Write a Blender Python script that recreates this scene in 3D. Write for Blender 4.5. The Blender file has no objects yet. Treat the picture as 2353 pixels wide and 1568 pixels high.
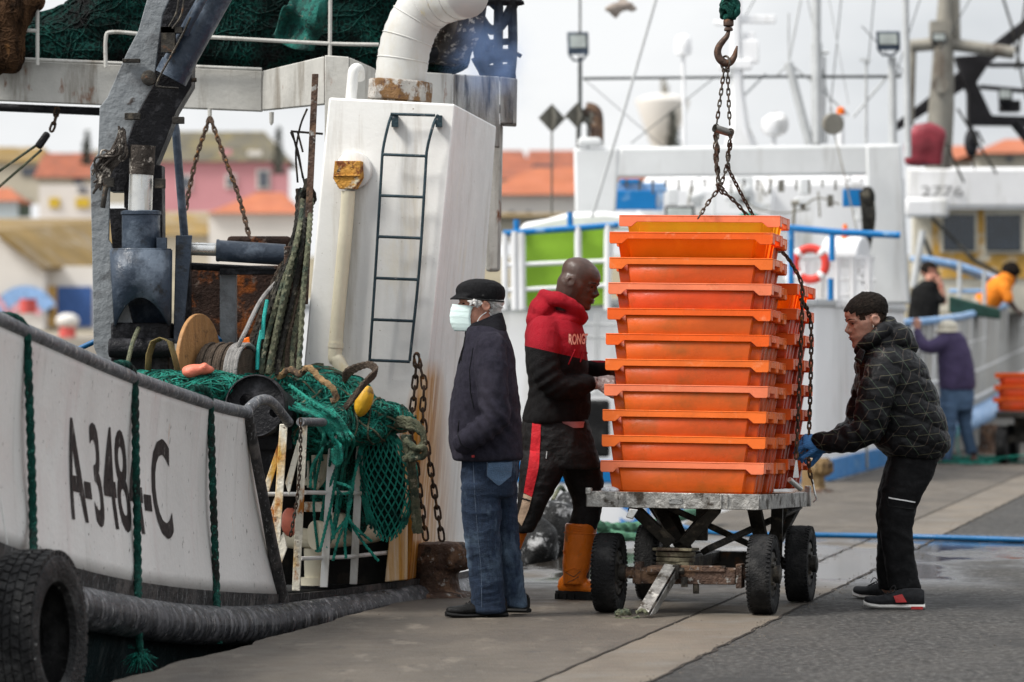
import bpy, bmesh, math, random
from mathutils import Vector, Matrix, noise
from mathutils.bvhtree import BVHTree
V = Vector
R = math.radians
random.seed(7)
scene = bpy.context.scene
COL = scene.collection
F = 9804.0                     # focal length in picture units; the camera stands 1.34 m above the quay
def P(dx, dy, D):              # point seen at (dx, dy) of the photograph, D metres away
    return V(((dx - 1176.5) / F * D, D, 1.34 - (dy - 793.0) / F * D))
def S(D): return F / D

# ------------------------------------------------------------------ materials
def _n(nt, t, **kw):
    n = nt.nodes.new(t)
    for k, v in kw.items():
        if k in n.inputs: n.inputs[k].default_value = v
        else: setattr(n, k, v)
    return n
def c4(c): return (c[0], c[1], c[2], 1.0)
def mat(name, col, rough=0.6, metal=0.0, var=0.25, scale=6.0, bump=0.15, bscale=60.0, over=(), stretch=(1, 1, 1),
        rnd=False, spec=0.5, transl=0.0, split=None, bstretch=(1, 1, 1), detail=6.0, rvar=0.12, con=1.5, cells=None):
    """col with noise variation; over = patches (colour, scale, lo, hi, stretch, roughness); split = (colour, z, slope_x)."""
    if spec == .5: spec = .3 if max(col) > .06 else .12
    m = bpy.data.materials.new(name); m.use_nodes = True
    nt = m.node_tree; L = nt.links.new
    bs = nt.nodes['Principled BSDF']; out = nt.nodes['Material Output']
    tc = _n(nt, 'ShaderNodeTexCoord')
    co = tc.outputs['Object']
    if rnd:
        oi = _n(nt, 'ShaderNodeObjectInfo')
        mm = _n(nt, 'ShaderNodeVectorMath', operation='SCALE'); mm.inputs[0].default_value = (37.1, 91.7, 53.3)
        L(oi.outputs['Random'], mm.inputs['Scale'])
        ad = _n(nt, 'ShaderNodeVectorMath', operation='ADD')
        L(co, ad.inputs[0]); L(mm.outputs[0], ad.inputs[1]); co = ad.outputs[0]
    def nz(sc, st=(1, 1, 1), det=detail, ro=0.6):
        mp = _n(nt, 'ShaderNodeMapping'); mp.inputs['Scale'].default_value = st
        L(co, mp.inputs['Vector'])
        n = _n(nt, 'ShaderNodeTexNoise', Scale=sc, Detail=det, Roughness=ro)
        L(mp.outputs[0], n.inputs['Vector'])
        q = _n(nt, 'ShaderNodeMapRange'); L(n.outputs['Fac'], q.inputs[0]); q.inputs[1].default_value = .5 - .5 / con; q.inputs[2].default_value = .5 + .5 / con; return q.outputs[0]
    base = nz(scale, stretch)
    cr = _n(nt, 'ShaderNodeValToRGB')
    e = cr.color_ramp.elements
    e[0].position = 0.3; e[1].position = 0.7
    e[0].color = c4([max(0, x * (1 - var)) for x in col]); e[1].color = c4([min(1, x * (1 + var)) for x in col])
    L(base, cr.inputs[0]); cur = cr.outputs[0]
    if split:
        sx = _n(nt, 'ShaderNodeSeparateXYZ'); L(tc.outputs['Object'], sx.inputs[0])
        ma = _n(nt, 'ShaderNodeMath', operation='MULTIPLY_ADD'); L(sx.outputs['X'], ma.inputs[0]); ma.inputs[1].default_value = split[2]
        L(sx.outputs['Z'], ma.inputs[2])
        gt = _n(nt, 'ShaderNodeMath', operation='GREATER_THAN'); L(ma.outputs[0], gt.inputs[0]); gt.inputs[1].default_value = split[1]
        g2 = _n(nt, 'ShaderNodeMath', operation='GREATER_THAN'); g2.name = 'floor'; L(sx.outputs['Z'], g2.inputs[0]); g2.inputs[1].default_value = -99
        g3 = _n(nt, 'ShaderNodeMath', operation='MULTIPLY'); L(gt.outputs[0], g3.inputs[0]); L(g2.outputs[0], g3.inputs[1]); gt.name = 'line'; gt = g3
        mx = _n(nt, 'ShaderNodeMix', data_type='RGBA'); L(gt.outputs[0], mx.inputs[0])
        L(cur, mx.inputs[6]); mx.inputs[7].default_value = c4(split[0]); cur = mx.outputs[2]
    ro = None
    rn = nz(scale * 3.1)
    rm = _n(nt, 'ShaderNodeMapRange'); L(rn, rm.inputs[0])
    rm.inputs[1].default_value = .3; rm.inputs[2].default_value = .7
    rm.inputs[3].default_value = max(.03, rough - rvar); rm.inputs[4].default_value = min(1, rough + rvar); ro = rm.outputs[0]
    for ov in over:
        oc, osc, lo, hi, st = ov[:5]
        f = _n(nt, 'ShaderNodeMapRange'); L(nz(osc, st, 8.0, .65), f.inputs[0]); f.inputs[1].default_value = lo; f.inputs[2].default_value = hi
        mx = _n(nt, 'ShaderNodeMix', data_type='RGBA'); L(f.outputs[0], mx.inputs[0]); L(cur, mx.inputs[6]); mx.inputs[7].default_value = c4(oc); cur = mx.outputs[2]
        if len(ov) > 5:
            mr = _n(nt, 'ShaderNodeMix', data_type='FLOAT'); L(f.outputs[0], mr.inputs[0]); L(ro, mr.inputs[2]); mr.inputs[3].default_value = ov[5]; ro = mr.outputs[0]
    if cells:   # knotted twine: light threads, dark holes
        vo = _n(nt, 'ShaderNodeTexVoronoi', feature='DISTANCE_TO_EDGE', Scale=cells, Randomness=.7); L(co, vo.inputs['Vector'])
        q = _n(nt, 'ShaderNodeMapRange'); L(vo.outputs['Distance'], q.inputs[0]); q.inputs[1].default_value = .05; q.inputs[2].default_value = .22; q.inputs[3].default_value = 1.5; q.inputs[4].default_value = .35
        mx = _n(nt, 'ShaderNodeVectorMath', operation='SCALE'); L(cur, mx.inputs[0]); L(q.outputs[0], mx.inputs['Scale']); cur = mx.outputs[0]
    L(cur, bs.inputs['Base Color']); L(ro, bs.inputs['Roughness'])
    bs.inputs['Metallic'].default_value = metal
    bs.inputs['Specular IOR Level'].default_value = spec
    if bump:
        b = _n(nt, 'ShaderNodeBump', Strength=min(1.0, bump * 2), Distance=0.01); L(nz(bscale, bstretch, 4.0), b.inputs['Height']); L(b.outputs[0], bs.inputs['Normal'])
    if transl:
        tr = _n(nt, 'ShaderNodeBsdfTranslucent'); L(cur, tr.inputs['Color'])
        mx = _n(nt, 'ShaderNodeMixShader'); mx.inputs[0].default_value = transl
        L(bs.outputs[0], mx.inputs[1]); L(tr.outputs[0], mx.inputs[2]); L(mx.outputs[0], out.inputs['Surface'])
    return m
RUST = (.16, .055, .018); RUSTO = (.42, .16, .02); GRIME = (.06, .05, .04)
Z1 = (1, 1, 1); VERT = (1, 1, .08)
M = {}
M['hull'] = mat('hull_paint', (.64, .62, .595), .45, var=.07, scale=1.3, bump=.08, bscale=30, stretch=(1, 1, .3),
    over=[((.55, .47, .455), 2.2, .56, .95, (1.5, 1.5, .25)), ((.40, .38, .355), 7, .62, 1.0, (2.2, 2.2, .10)), ((.66, .64, .61), 25, .74, .9, (1, 1, .05)), ((.05, .045, .04), 40, .72, .76, (1, 1, .5)), (RUSTO, 12, .74, .86, (2, 2, .12))])
M['strake'] = mat('strake_rubber', (.035, .034, .034), .5, bump=.3, bscale=40, over=[((.22, .22, .22), 30, .6, .75, (3, 3, .1)), ((.10, .09, .085), 5, .5, .7, Z1)])
M['fender'] = mat('fender_rubber', (.035, .037, .042), .35, bump=.35, bscale=25, bstretch=(4, 4, .6), over=[((.16, .16, .17), 7, .5, .7, (3, 2, .3)), ((.34, .33, .32), 22, .61, .72, (3, 3, .15)), ((.015, .015, .015), 9, .55, .75, (2, 2, .4))], spec=.4)
M['rail'] = mat('rail_grey', (.10, .105, .115), .4, bump=.25, bscale=50, over=[((.30, .29, .28), 18, .56, .7, (3, 3, 1)), ((.03, .03, .03), 30, .6, .75, Z1), (RUST, 14, .68, .8, Z1)])
M['white'] = mat('white_steel', (.69, .685, .66), .42, var=.05, scale=2, bump=.06, bscale=25, over=[((.46, .43, .38), 5, .55, .85, (1.5, 1.5, .15)), ((.28, .24, .19), 45, .76, .82, Z1), ((.66, .56, .36), 1.6, .60, .95, (1.4, 1.4, .35)), (RUSTO, 6, .80, .95, (2, 2, .12))])
M['pipew'] = mat('stained_pipe', (.52, .515, .49), .45, var=.05, scale=2, bump=.06, bscale=25, over=[((.46, .43, .37), 5, .55, .85, (1.5, 1.5, .6)), ((.55, .45, .20), 8, .70, .85, (1, 1, .5)), ((.25, .2, .14), 40, .78, .84, Z1)])
M['drainw'] = mat('yellowed_pipe', (.70, .64, .48), .45, var=.06, scale=4, bump=.06, over=[((.58, .42, .14), 4, .55, .85, (1, 1, .3)), ((.30, .2, .1), 40, .76, .82, Z1)])
M['whiteb'] = mat('white_paint', (.76, .76, .765), .45, var=.05, scale=1.2, bump=.03, over=[((.52, .51, .48), 3, .55, .8, (1.5, 1.5, .2))])
M['greyw'] = mat('weathered_white', (.42, .41, .38), .55, var=.12, scale=3, bump=.12, bscale=30, over=[((.22, .20, .17), 5, .52, .74, (1.5, 1.5, .2)), (RUST, 7, .68, .8, (1, 1, .4))])
M['rustw'] = mat('rusting_white', (.66, .62, .52), .6, var=.1, scale=4, bump=.25, bscale=40, over=[((.52, .30, .06), 5, .50, .66, (1, 1, .35)), ((.36, .13, .02), 10, .56, .68, (1, 1, .5)), ((.07, .03, .02), 22, .66, .75, Z1)])
M['rusty'] = mat('rusty_yellow', (.55, .27, .05), .8, var=.2, scale=12, bump=.4, bscale=60, over=[((.70, .62, .45), 9, .52, .62, Z1), ((.20, .06, .015), 16, .53, .65, Z1), ((.04, .02, .01), 30, .65, .75, Z1)])
M['rustcol'] = mat('rust_stain', (.68, .63, .52), .6, var=.1, scale=3, bump=.1, over=[((.58, .30, .045), 5, .30, .62, (3, 3, .16)), ((.30, .10, .012), 7, .58, .8, (2.5, 2.5, .14)), ((.06, .03, .015), 20, .76, .86, (1, 1, .5))])
M['brownrust'] = mat('brown_rust', (.075, .045, .032), .8, var=.4, scale=7, bump=.5, bscale=45, over=[((.17, .10, .06), 9, .5, .66, Z1), ((.30, .29, .27), 26, .63, .72, Z1), ((.02, .015, .012), 14, .58, .7, Z1)])
M['darkrust'] = mat('dark_rust', (.03, .018, .014), .85, var=.5, scale=6, bump=.4, over=[((.20, .06, .015), 7, .56, .7, Z1), ((.10, .09, .08), 14, .62, .75, Z1)])
M['cgrey'] = mat('crane_grey', (.20, .215, .225), .5, var=.12, scale=3, bump=.4, bscale=16, over=[((.12, .125, .13), 6, .5, .7, Z1), ((.45, .45, .44), 40, .80, .86, Z1), ((.05, .04, .035), 8, .66, .78, Z1)])
M['cblue'] = mat('crane_blue', (.030, .043, .064), .42, var=.18, scale=4, bump=.25, bscale=20, over=[((.10, .125, .16), 5, .5, .7, Z1), ((.40, .42, .42), 42, .81, .87, Z1), ((.02, .022, .025), 9, .6, .74, Z1)])
M['black'] = mat('black_steel', (.014, .014, .016), .45, bump=.25, over=[((.05, .05, .055), 12, .55, .75, Z1), ((.25, .25, .25), 55, .83, .88, Z1)])
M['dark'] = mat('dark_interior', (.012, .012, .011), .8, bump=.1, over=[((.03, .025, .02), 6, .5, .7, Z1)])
M['chrome'] = mat('ram_steel', (.62, .62, .60), .3, metal=.75, var=.08, bump=.02, over=[((.5, .45, .36), 8, .56, .75, (3, 3, .2), .5)])
M['soot'] = mat('sooty_steel', (.05, .042, .036), .8, var=.4, scale=14, bump=.5, over=[((.42, .38, .33), 20, .58, .68, Z1)])
M['flange'] = mat('flange_cast', (.40, .38, .35), .75, var=.15, scale=10, bump=.5, over=[((.17, .09, .035), 9, .47, .58, Z1), ((.10, .05, .03), 24, .6, .7, Z1)])
M['wood'] = mat('plywood', (.33, .17, .065), .65, var=.15, scale=6, bump=.15, stretch=(6, 6, .6), over=[((.12, .06, .03), 9, .6, .75, Z1)])
M['rope_brown'] = mat('brown_rope', (.075, .055, .04), .9, var=.3, scale=20, bump=.6, bscale=120)
M['rope_grey'] = mat('grey_cable', (.25, .24, .23), .6, var=.2, scale=20, bump=.4, bscale=120)
M['rope_dark'] = mat('dark_rope', (.028, .027, .024), .85, var=.4, scale=25, bump=.6, bscale=110, over=[((.10, .09, .07), 12, .55, .7, Z1)])
M['rope_green'] = mat('green_rope', (.006, .055, .042), .7, var=.4, scale=30, bump=.6, bscale=160, over=[((.02, .022, .02), 7, .5, .66, (1, 1, .6)), ((.03, .16, .12), 40, .62, .72, Z1)])
M['rope_moss'] = mat('mossy_rope', (.13, .135, .085), .9, var=.3, scale=25, bump=.7, bscale=140, over=[((.05, .07, .05), 9, .5, .66, Z1), ((.30, .27, .19), 30, .62, .72, Z1)])
M['rope_tan'] = mat('tan_rope', (.30, .19, .09), .9, var=.3, scale=25, bump=.6, bscale=140, over=[((.09, .06, .04), 9, .52, .66, Z1)])
M['rope_teal'] = mat('teal_twine', (.012, .23, .17), .6, var=.35, scale=30, bump=.5, bscale=150, over=[((.004, .06, .05), 12, .55, .7, Z1)])
M['rope_jade'] = mat('jade_hawser', (.07, .18, .11), .85, var=.3, scale=20, bump=.5, bscale=100)
M['net'] = mat('green_net', (.004, .085, .060), .75, var=.5, scale=14, bump=.7, bscale=90, over=[((.012, .20, .15), 20, .55, .68, Z1), ((.10, .10, .07), 18, .66, .74, Z1)], cells=45)
M['netd'] = mat('dark_green_net', (.002, .017, .014), .85, var=.6, scale=5, bump=.7, bscale=60, over=[((.003, .042, .032), 4, .56, .8, Z1), ((.006, .006, .006), 3, .5, .64, Z1)], cells=32)
M['netk'] = mat('black_net', (.006, .010, .009), .9, var=.5, scale=5, bump=.7, bscale=60, over=[((.03, .03, .028), 12, .6, .75, Z1)])
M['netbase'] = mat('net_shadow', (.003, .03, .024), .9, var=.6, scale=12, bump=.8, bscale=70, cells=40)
M['tyre'] = mat('tyre_rubber', (.012, .012, .0125), .62, bump=.3, bscale=80, over=[((.035, .034, .033), 6, .5, .7, Z1), ((.20, .20, .20), 60, .84, .9, Z1)], spec=.12)
M['tyre_scuff'] = mat('scuffed_tyre', (.014, .014, .0145), .45, bump=.4, bscale=60, over=[((.26, .26, .25), 26, .70, .82, (1, 1, 3)), ((.04, .04, .04), 8, .5, .7, Z1)])
M['chain'] = mat('chain_steel', (.10, .085, .07), .45, metal=.7, var=.4, scale=30, bump=.2, over=[((.08, .04, .025), 25, .5, .65, Z1, .8)])
M['chain_rust'] = mat('rusty_chain', (.055, .038, .028), .8, metal=.2, var=.5, scale=30, bump=.3, over=[((.20, .09, .03), 25, .58, .7, Z1)])
M['hook'] = mat('hook_steel', (.075, .048, .036), .55, metal=.45, var=.3, scale=25, bump=.2, over=[((.14, .07, .04), 20, .55, .7, Z1, .8)])
M['steel'] = mat('galvanised', (.30, .29, .27), .42, metal=.55, var=.35, scale=14, bump=.2, over=[((.06, .05, .04), 10, .52, .66, Z1, .7), ((.55, .53, .49), 18, .6, .7, Z1)])
M['oily'] = mat('oily_steel', (.035, .032, .028), .5, metal=.3, var=.4, scale=9, bump=.2, over=[((.10, .085, .065), 12, .56, .7, Z1), ((.11, .055, .03), 9, .66, .78, Z1)])
M['blue_hose'] = mat('blue_hose', (.0, .085, .22), .35, var=.1, bump=.05)
M['bluepaint'] = mat('blue_paint', (.006, .16, .42), .4, var=.08, scale=2, bump=.03, over=[((.20, .36, .55), 5, .6, .8, Z1)])
M['bluecap'] = mat('pale_blue_paint', (.22, .38, .62), .5, var=.1, scale=3, over=[((.5, .6, .72), 6, .55, .75, Z1)])
M['lime'] = mat('lime_tarp', (.27, .48, .035), .55, var=.06, scale=4, bump=.06, bscale=20)
M['tarpw'] = mat('white_tarp', (.72, .72, .71), .6, var=.06, scale=3, bump=.15, bscale=8)
M['redtarp'] = mat('red_tarp', (.22, .028, .04), .5, var=.3, scale=4, bump=.4, bscale=9)
M['ochre'] = mat('ochre_paint', (.52, .30, .06), .6, var=.2, scale=2, over=[((.66, .6, .48), 3, .5, .7, Z1)])
M['cream'] = mat('cream_paint', (.60, .56, .46), .6, var=.1, scale=2)
M['glass'] = mat('dark_glass', (.012, .02, .03), .12, var=.2, bump=0, spec=.8, rvar=.03)
M['lamp'] = mat('lamp_glass', (.36, .39, .37), .2, var=.15, bump=0, spec=.8, rvar=.05)
M['mastw'] = mat('mast_paint', (.46, .47, .47), .5, var=.1, scale=3)
M['mastg'] = mat('mast_drab', (.24, .225, .19), .6, var=.2, scale=2, over=[((.12, .10, .08), 3, .55, .7, (1, 1, .3))])
M['blackboom'] = mat('black_boom', (.022, .021, .023), .6, var=.3, scale=3, bump=.1)
M['dayshape'] = mat('day_shape', (.10, .095, .08), .7, var=.25, scale=4)
M['orangep'] = mat('orange_plastic', (.85, .16, .01), .4, var=.1)
M['lifebuoy'] = mat('lifebuoy_red', (.62, .05, .035), .5, var=.1)
M['coral'] = mat('coral_buoy', (.58, .16, .10), .5, var=.15, scale=8, over=[((.5, .3, .22), 10, .58, .7, Z1)])
M['yellowf'] = mat('yellow_float', (.62, .34, .02), .45, var=.15, scale=9, over=[((.2, .12, .03), 12, .6, .72, Z1)])
M['strap'] = mat('olive_strap', (.17, .13, .05), .85, var=.2, scale=20, bump=.4, bscale=150)
M['skin_old'] = mat('skin_ruddy', (.42, .20, .135), .5, var=.15, scale=25, bump=.15, bscale=120, over=[((.34, .10, .07), 9, .55, .75, Z1)], spec=.4)
M['skin_dark'] = mat('skin_brown', (.050, .028, .021), .46, var=.2, scale=14, bump=.04, bscale=150, spec=.36, over=[((.075, .040, .031), 9, .5, .8, Z1)])
M['skin_fair'] = mat('skin_fair', (.37, .195, .14), .5, var=.12, scale=20, bump=.08, bscale=150, spec=.4)
M['hair_white'] = mat('white_hair', (.58, .57, .55), .65, var=.3, scale=30, bump=.9, bscale=70, stretch=(1, 1, .4), bstretch=(1, 3, 1))
M['hair_dark'] = mat('dark_hair', (.014, .010, .0075), .75, var=.5, scale=70, bump=.7, bscale=170)
M['stubble'] = mat('cropped_hair', (.055, .034, .024), .8, var=.4, scale=120, bump=.5, bscale=260)
M['eye'] = mat('eye_dark', (.02, .015, .012), .15, bump=0)
M['eyew'] = mat('eye_white', (.55, .52, .49), .25, bump=0)
M['lip'] = mat('lips', (.20, .075, .06), .5, bump=.05)
M['mask'] = mat('surgical_mask', (.56, .68, .66), .8, var=.05, scale=10, bump=.1, bscale=16, bstretch=(.5, .5, 2))
M['cap_black'] = mat('black_wool', (.010, .010, .011), .85, var=.3, scale=60, bump=.3, bscale=300)
M['fleece'] = mat('navy_fleece', (.027, .025, .038), .95, var=.2, scale=40, bump=.5, bscale=260, over=[((.056, .051, .070), 5, .5, .85, (1, 1, .6))], spec=.15)
M['fleece_dark'] = mat('dark_collar', (.010, .010, .013), .9, bump=.4, bscale=200)
M['denim'] = mat('blue_denim', (.017, .029, .054), .85, var=.25, scale=50, bump=.4, bscale=260, stretch=(3, 3, .5), over=[((.13, .19, .26), 4.5, .52, .80, (1, 1, .5)), ((.012, .02, .04), 5, .55, .75, (1, 1, .5))], spec=.2)
M['denim_light'] = mat('light_denim', (.075, .125, .20), .85, var=.2, scale=6, bump=.3, bscale=150)
M['stitch'] = mat('denim_stitch', (.09, .12, .17), .8, bump=.1)
M['leather'] = mat('black_leather', (.010, .010, .010), .38, var=.3, scale=20, bump=.2, bscale=120)
M['rubber'] = mat('black_sole', (.013, .013, .013), .7, bump=.2)
M['hoodie'] = mat('red_black_sweatshirt', (.009, .0085, .009), .9, var=.3, scale=12, bump=.35, bscale=200, split=((.30, .010, .020), 1.335, .20), spec=.15)
M['hoodred'] = mat('red_sweatshirt', (.31, .010, .020), .9, var=.12, scale=12, bump=.35, bscale=200, spec=.15)
M['print'] = mat('pink_print', (.78, .42, .33), .7, var=.08, bump=.1)
M['trackpants'] = mat('black_trackpants', (.010, .0095, .010), .75, var=.3, scale=8, bump=.3, bscale=30, spec=.25)
M['stripe_red'] = mat('red_stripe', (.48, .012, .02), .75, var=.12, bump=.2)
M['stripe_beige'] = mat('beige_stripe', (.42, .30, .21), .8, var=.12, bump=.2)
M['rigdark'] = mat('dark_rigging', (.06, .065, .065), .6)
M['sooted'] = mat('sooted_white', (.40, .39, .36), .6, var=.15, scale=3, bump=.15, over=[((.16, .14, .12), 4, .42, .62, (1.5, 1.5, .25)), ((.012, .011, .011), 4.5, .5, .66, (2, 2, .25))])
M['pinktee'] = mat('pink_hem', (.55, .26, .28), .8, bump=.1)
M['boot'] = mat('orange_boot', (.62, .155, .012), .35, var=.12, scale=7, bump=.1, over=[((.20, .09, .03), 7, .56, .74, Z1, .6)])
M['glove_grey'] = mat('grey_glove', (.27, .23, .22), .8, var=.2, scale=14, bump=.4, bscale=80, over=[((.5, .47, .45), 25, .58, .7, Z1)])
M['glove_blue'] = mat('blue_nitrile', (.05, .19, .44), .42, var=.12, scale=14, bump=.35, bscale=50, bstretch=(1, 1, 3))
M['blackpants'] = mat('black_jersey', (.005, .005, .0055), .85, var=.3, scale=8, bump=.2, bscale=40, spec=.2)
M['sneaker'] = mat('charcoal_sneaker', (.020, .021, .023), .75, var=.3, scale=40, bump=.3, bscale=300)
M['solew'] = mat('white_midsole', (.5, .49, .46), .6, var=.12, scale=12, bump=.1)
M['sneakred'] = mat('sneaker_red', (.30, .02, .02), .6, var=.2, bump=.2)
M['purple'] = mat('purple_jersey', (.060, .045, .10), .9, var=.15, scale=12, bump=.3)
M['blacktee'] = mat('black_shirt', (.010, .010, .010), .9, bump=.2)
M['orangetee'] = mat('orange_shirt', (.70, .20, .012), .85, var=.12, bump=.2)
M['jeans'] = mat('faded_jeans', (.07, .12, .20), .85, var=.2, scale=6, bump=.2)
M['brownshoe'] = mat('brown_shoe', (.09, .04, .03), .6)
M['fish'] = mat('fish_heap', (.13, .055, .03), .35, var=.6, scale=25, bump=.5, over=[((.30, .22, .16), 30, .58, .7, Z1)])
M['ice'] = mat('crushed_ice', (.75, .77, .80), .35, var=.1, scale=40, bump=.6, bscale=120)
M['plank'] = mat('sign_plate', (.27, .27, .26), .4, metal=.6)
M['gull'] = mat('gull_feathers', (.26, .22, .19), .8, var=.25, scale=6)
M['paintblack'] = mat('stencil_black', (.032, .027, .026), .6, var=.3, scale=12, bump=.05, over=[((.35, .33, .31), 30, .68, .76, (3, 3, .15))])
M['paintblue'] = mat('letter_blue', (.03, .22, .60), .5, bump=0)
M['paintgrey'] = mat('letter_grey', (.14, .14, .14), .6, bump=0)
# jacket: black quilted with a printed net of thin coloured hexagon/cube lines
def jacket_mat():
    m = mat('cube_print_jacket', (.007, .007, .008), .5, var=.3, scale=8, bump=.35, bscale=14, spec=.16)
    nt = m.node_tree; L = nt.links.new; bs = nt.nodes['Principled BSDF']
    tc = _n(nt, 'ShaderNodeTexCoord')
    mp = _n(nt, 'ShaderNodeMapping'); mp.inputs['Scale'].default_value = (14.0, 9.0, 12.0); mp.inputs['Rotation'].default_value = (.2, .3, .1)
    L(tc.outputs['Object'], mp.inputs['Vector'])
    old = bs.inputs['Base Color'].links[0].from_socket
    cur = old
    # thin printed cube outlines: edges of a triangular grid with every third piece left out
    vo = _n(nt, 'ShaderNodeTexVoronoi', feature='F1', Scale=11.0); L(tc.outputs['Object'], vo.inputs['Vector'])
    sc_ = _n(nt, 'ShaderNodeSeparateColor'); L(vo.outputs['Color'], sc_.inputs[0])
    wn = _n(nt, 'ShaderNodeTexNoise', Scale=4.0); L(tc.outputs['Object'], wn.inputs['Vector'])
    wp = _n(nt, 'ShaderNodeVectorMath', operation='SCALE'); L(wn.outputs['Color'], wp.inputs[0]); wp.inputs['Scale'].default_value = .05
    wq = _n(nt, 'ShaderNodeVectorMath', operation='ADD'); L(tc.outputs['Object'], wq.inputs[0]); L(wp.outputs[0], wq.inputs[1])
    def mth(op, a, b=None, c=None):
        n = _n(nt, 'ShaderNodeMath', operation=op)
        for k, x in enumerate((a, b, c)):
            if x is None: continue
            if isinstance(x, (int, float)): n.inputs[k].default_value = x
            else: L(x, n.inputs[k])
        return n.outputs[0]
    Lc = .062; hc = Lc * math.sqrt(3) / 2
    for k, (ang, colr) in enumerate(((6, (.085, .08, .05)), (66, (.075, .058, .048)), (126, (.055, .078, .053)))):
        def dotp(a, s_):
            dt = _n(nt, 'ShaderNodeVectorMath', operation='DOT_PRODUCT'); L(wq.outputs[0], dt.inputs[0]); dt.inputs[1].default_value = (math.cos(R(a)) / s_, .3 * math.cos(R(a)) / s_, math.sin(R(a)) / s_); return dt.outputs['Value']
        a_ = dotp(ang + 90, hc); t_ = dotp(ang, Lc)
        ra = mth('ROUND', a_); da = mth('ABSOLUTE', mth('SUBTRACT', a_, ra))
        a3 = _n(nt, 'ShaderNodeMapRange'); L(da, a3.inputs[0]); a3.inputs[1].default_value = .012; a3.inputs[2].default_value = .04; a3.inputs[3].default_value = 1; a3.inputs[4].default_value = 0
        ft = mth('FLOOR', mth('MULTIPLY_ADD', ra, (-.5, .5, -.5)[k], t_)); cl = mth('MULTIPLY_ADD', ft, (1.0, -1.0, -2.0)[k], mth('MULTIPLY', ra, -1.0))
        md = mth('FLOORED_MODULO', mth('ADD', cl, (3 - 1, 3 - 2, 3 - 1)[k] + 300.0), 3.0)
        mu = mth('MULTIPLY', mth('MULTIPLY', a3.outputs[0], mth('GREATER_THAN', md, .5)), mth('GREATER_THAN', sc_.outputs[k], .16))
        mx = _n(nt, 'ShaderNodeMix', data_type='RGBA'); L(mu, mx.inputs[0]); L(cur, mx.inputs[6]); mx.inputs[7].default_value = c4(colr); cur = mx.outputs[2]
    L(cur, bs.inputs['Base Color']); return m
M['jacket'] = jacket_mat()

# ------------------------------------------------------------------ mesh builder
def smooth_path(pts, n=6):
    pts = [V(p) for p in pts]
    if len(pts) < 3: return pts
    q = [pts[0] * 2 - pts[1]] + pts + [pts[-1] * 2 - pts[-2]]
    out = []
    for i in range(1, len(q) - 2):
        a, b, c, d = q[i - 1], q[i], q[i + 1], q[i + 2]
        for k in range(n):
            t = k / n
            out.append(.5 * ((2 * b) + (c - a) * t + (2 * a - 5 * b + 4 * c - d) * t * t + (3 * b - a - 3 * c + d) * t ** 3))
    out.append(pts[-1]); return out
def resample(pts, step):
    out = [pts[0].copy()]; acc = 0.0
    for a, b in zip(pts, pts[1:]):
        l = (b - a).length
        if l < 1e-9: continue
        t = step - acc
        while t <= l:
            out.append(a.lerp(b, t / l)); t += step
        acc = l - (t - step)
    return out
def frames(pts):
    n = len(pts); T = []
    for i in range(n):
        T.append((pts[min(i + 1, n - 1)] - pts[max(i - 1, 0)]).normalized())
    up = V((0, 0, 1)) if abs(T[0].z) < .9 else V((0, 1, 0))
    N = (up - T[0] * up.dot(T[0])).normalized(); out = []
    for i in range(n):
        N = (N - T[i] * N.dot(T[i]))
        N = N.normalized() if N.length > 1e-6 else T[i].orthogonal().normalized()
        out.append((T[i], N, T[i].cross(N)))
    return out
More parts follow.
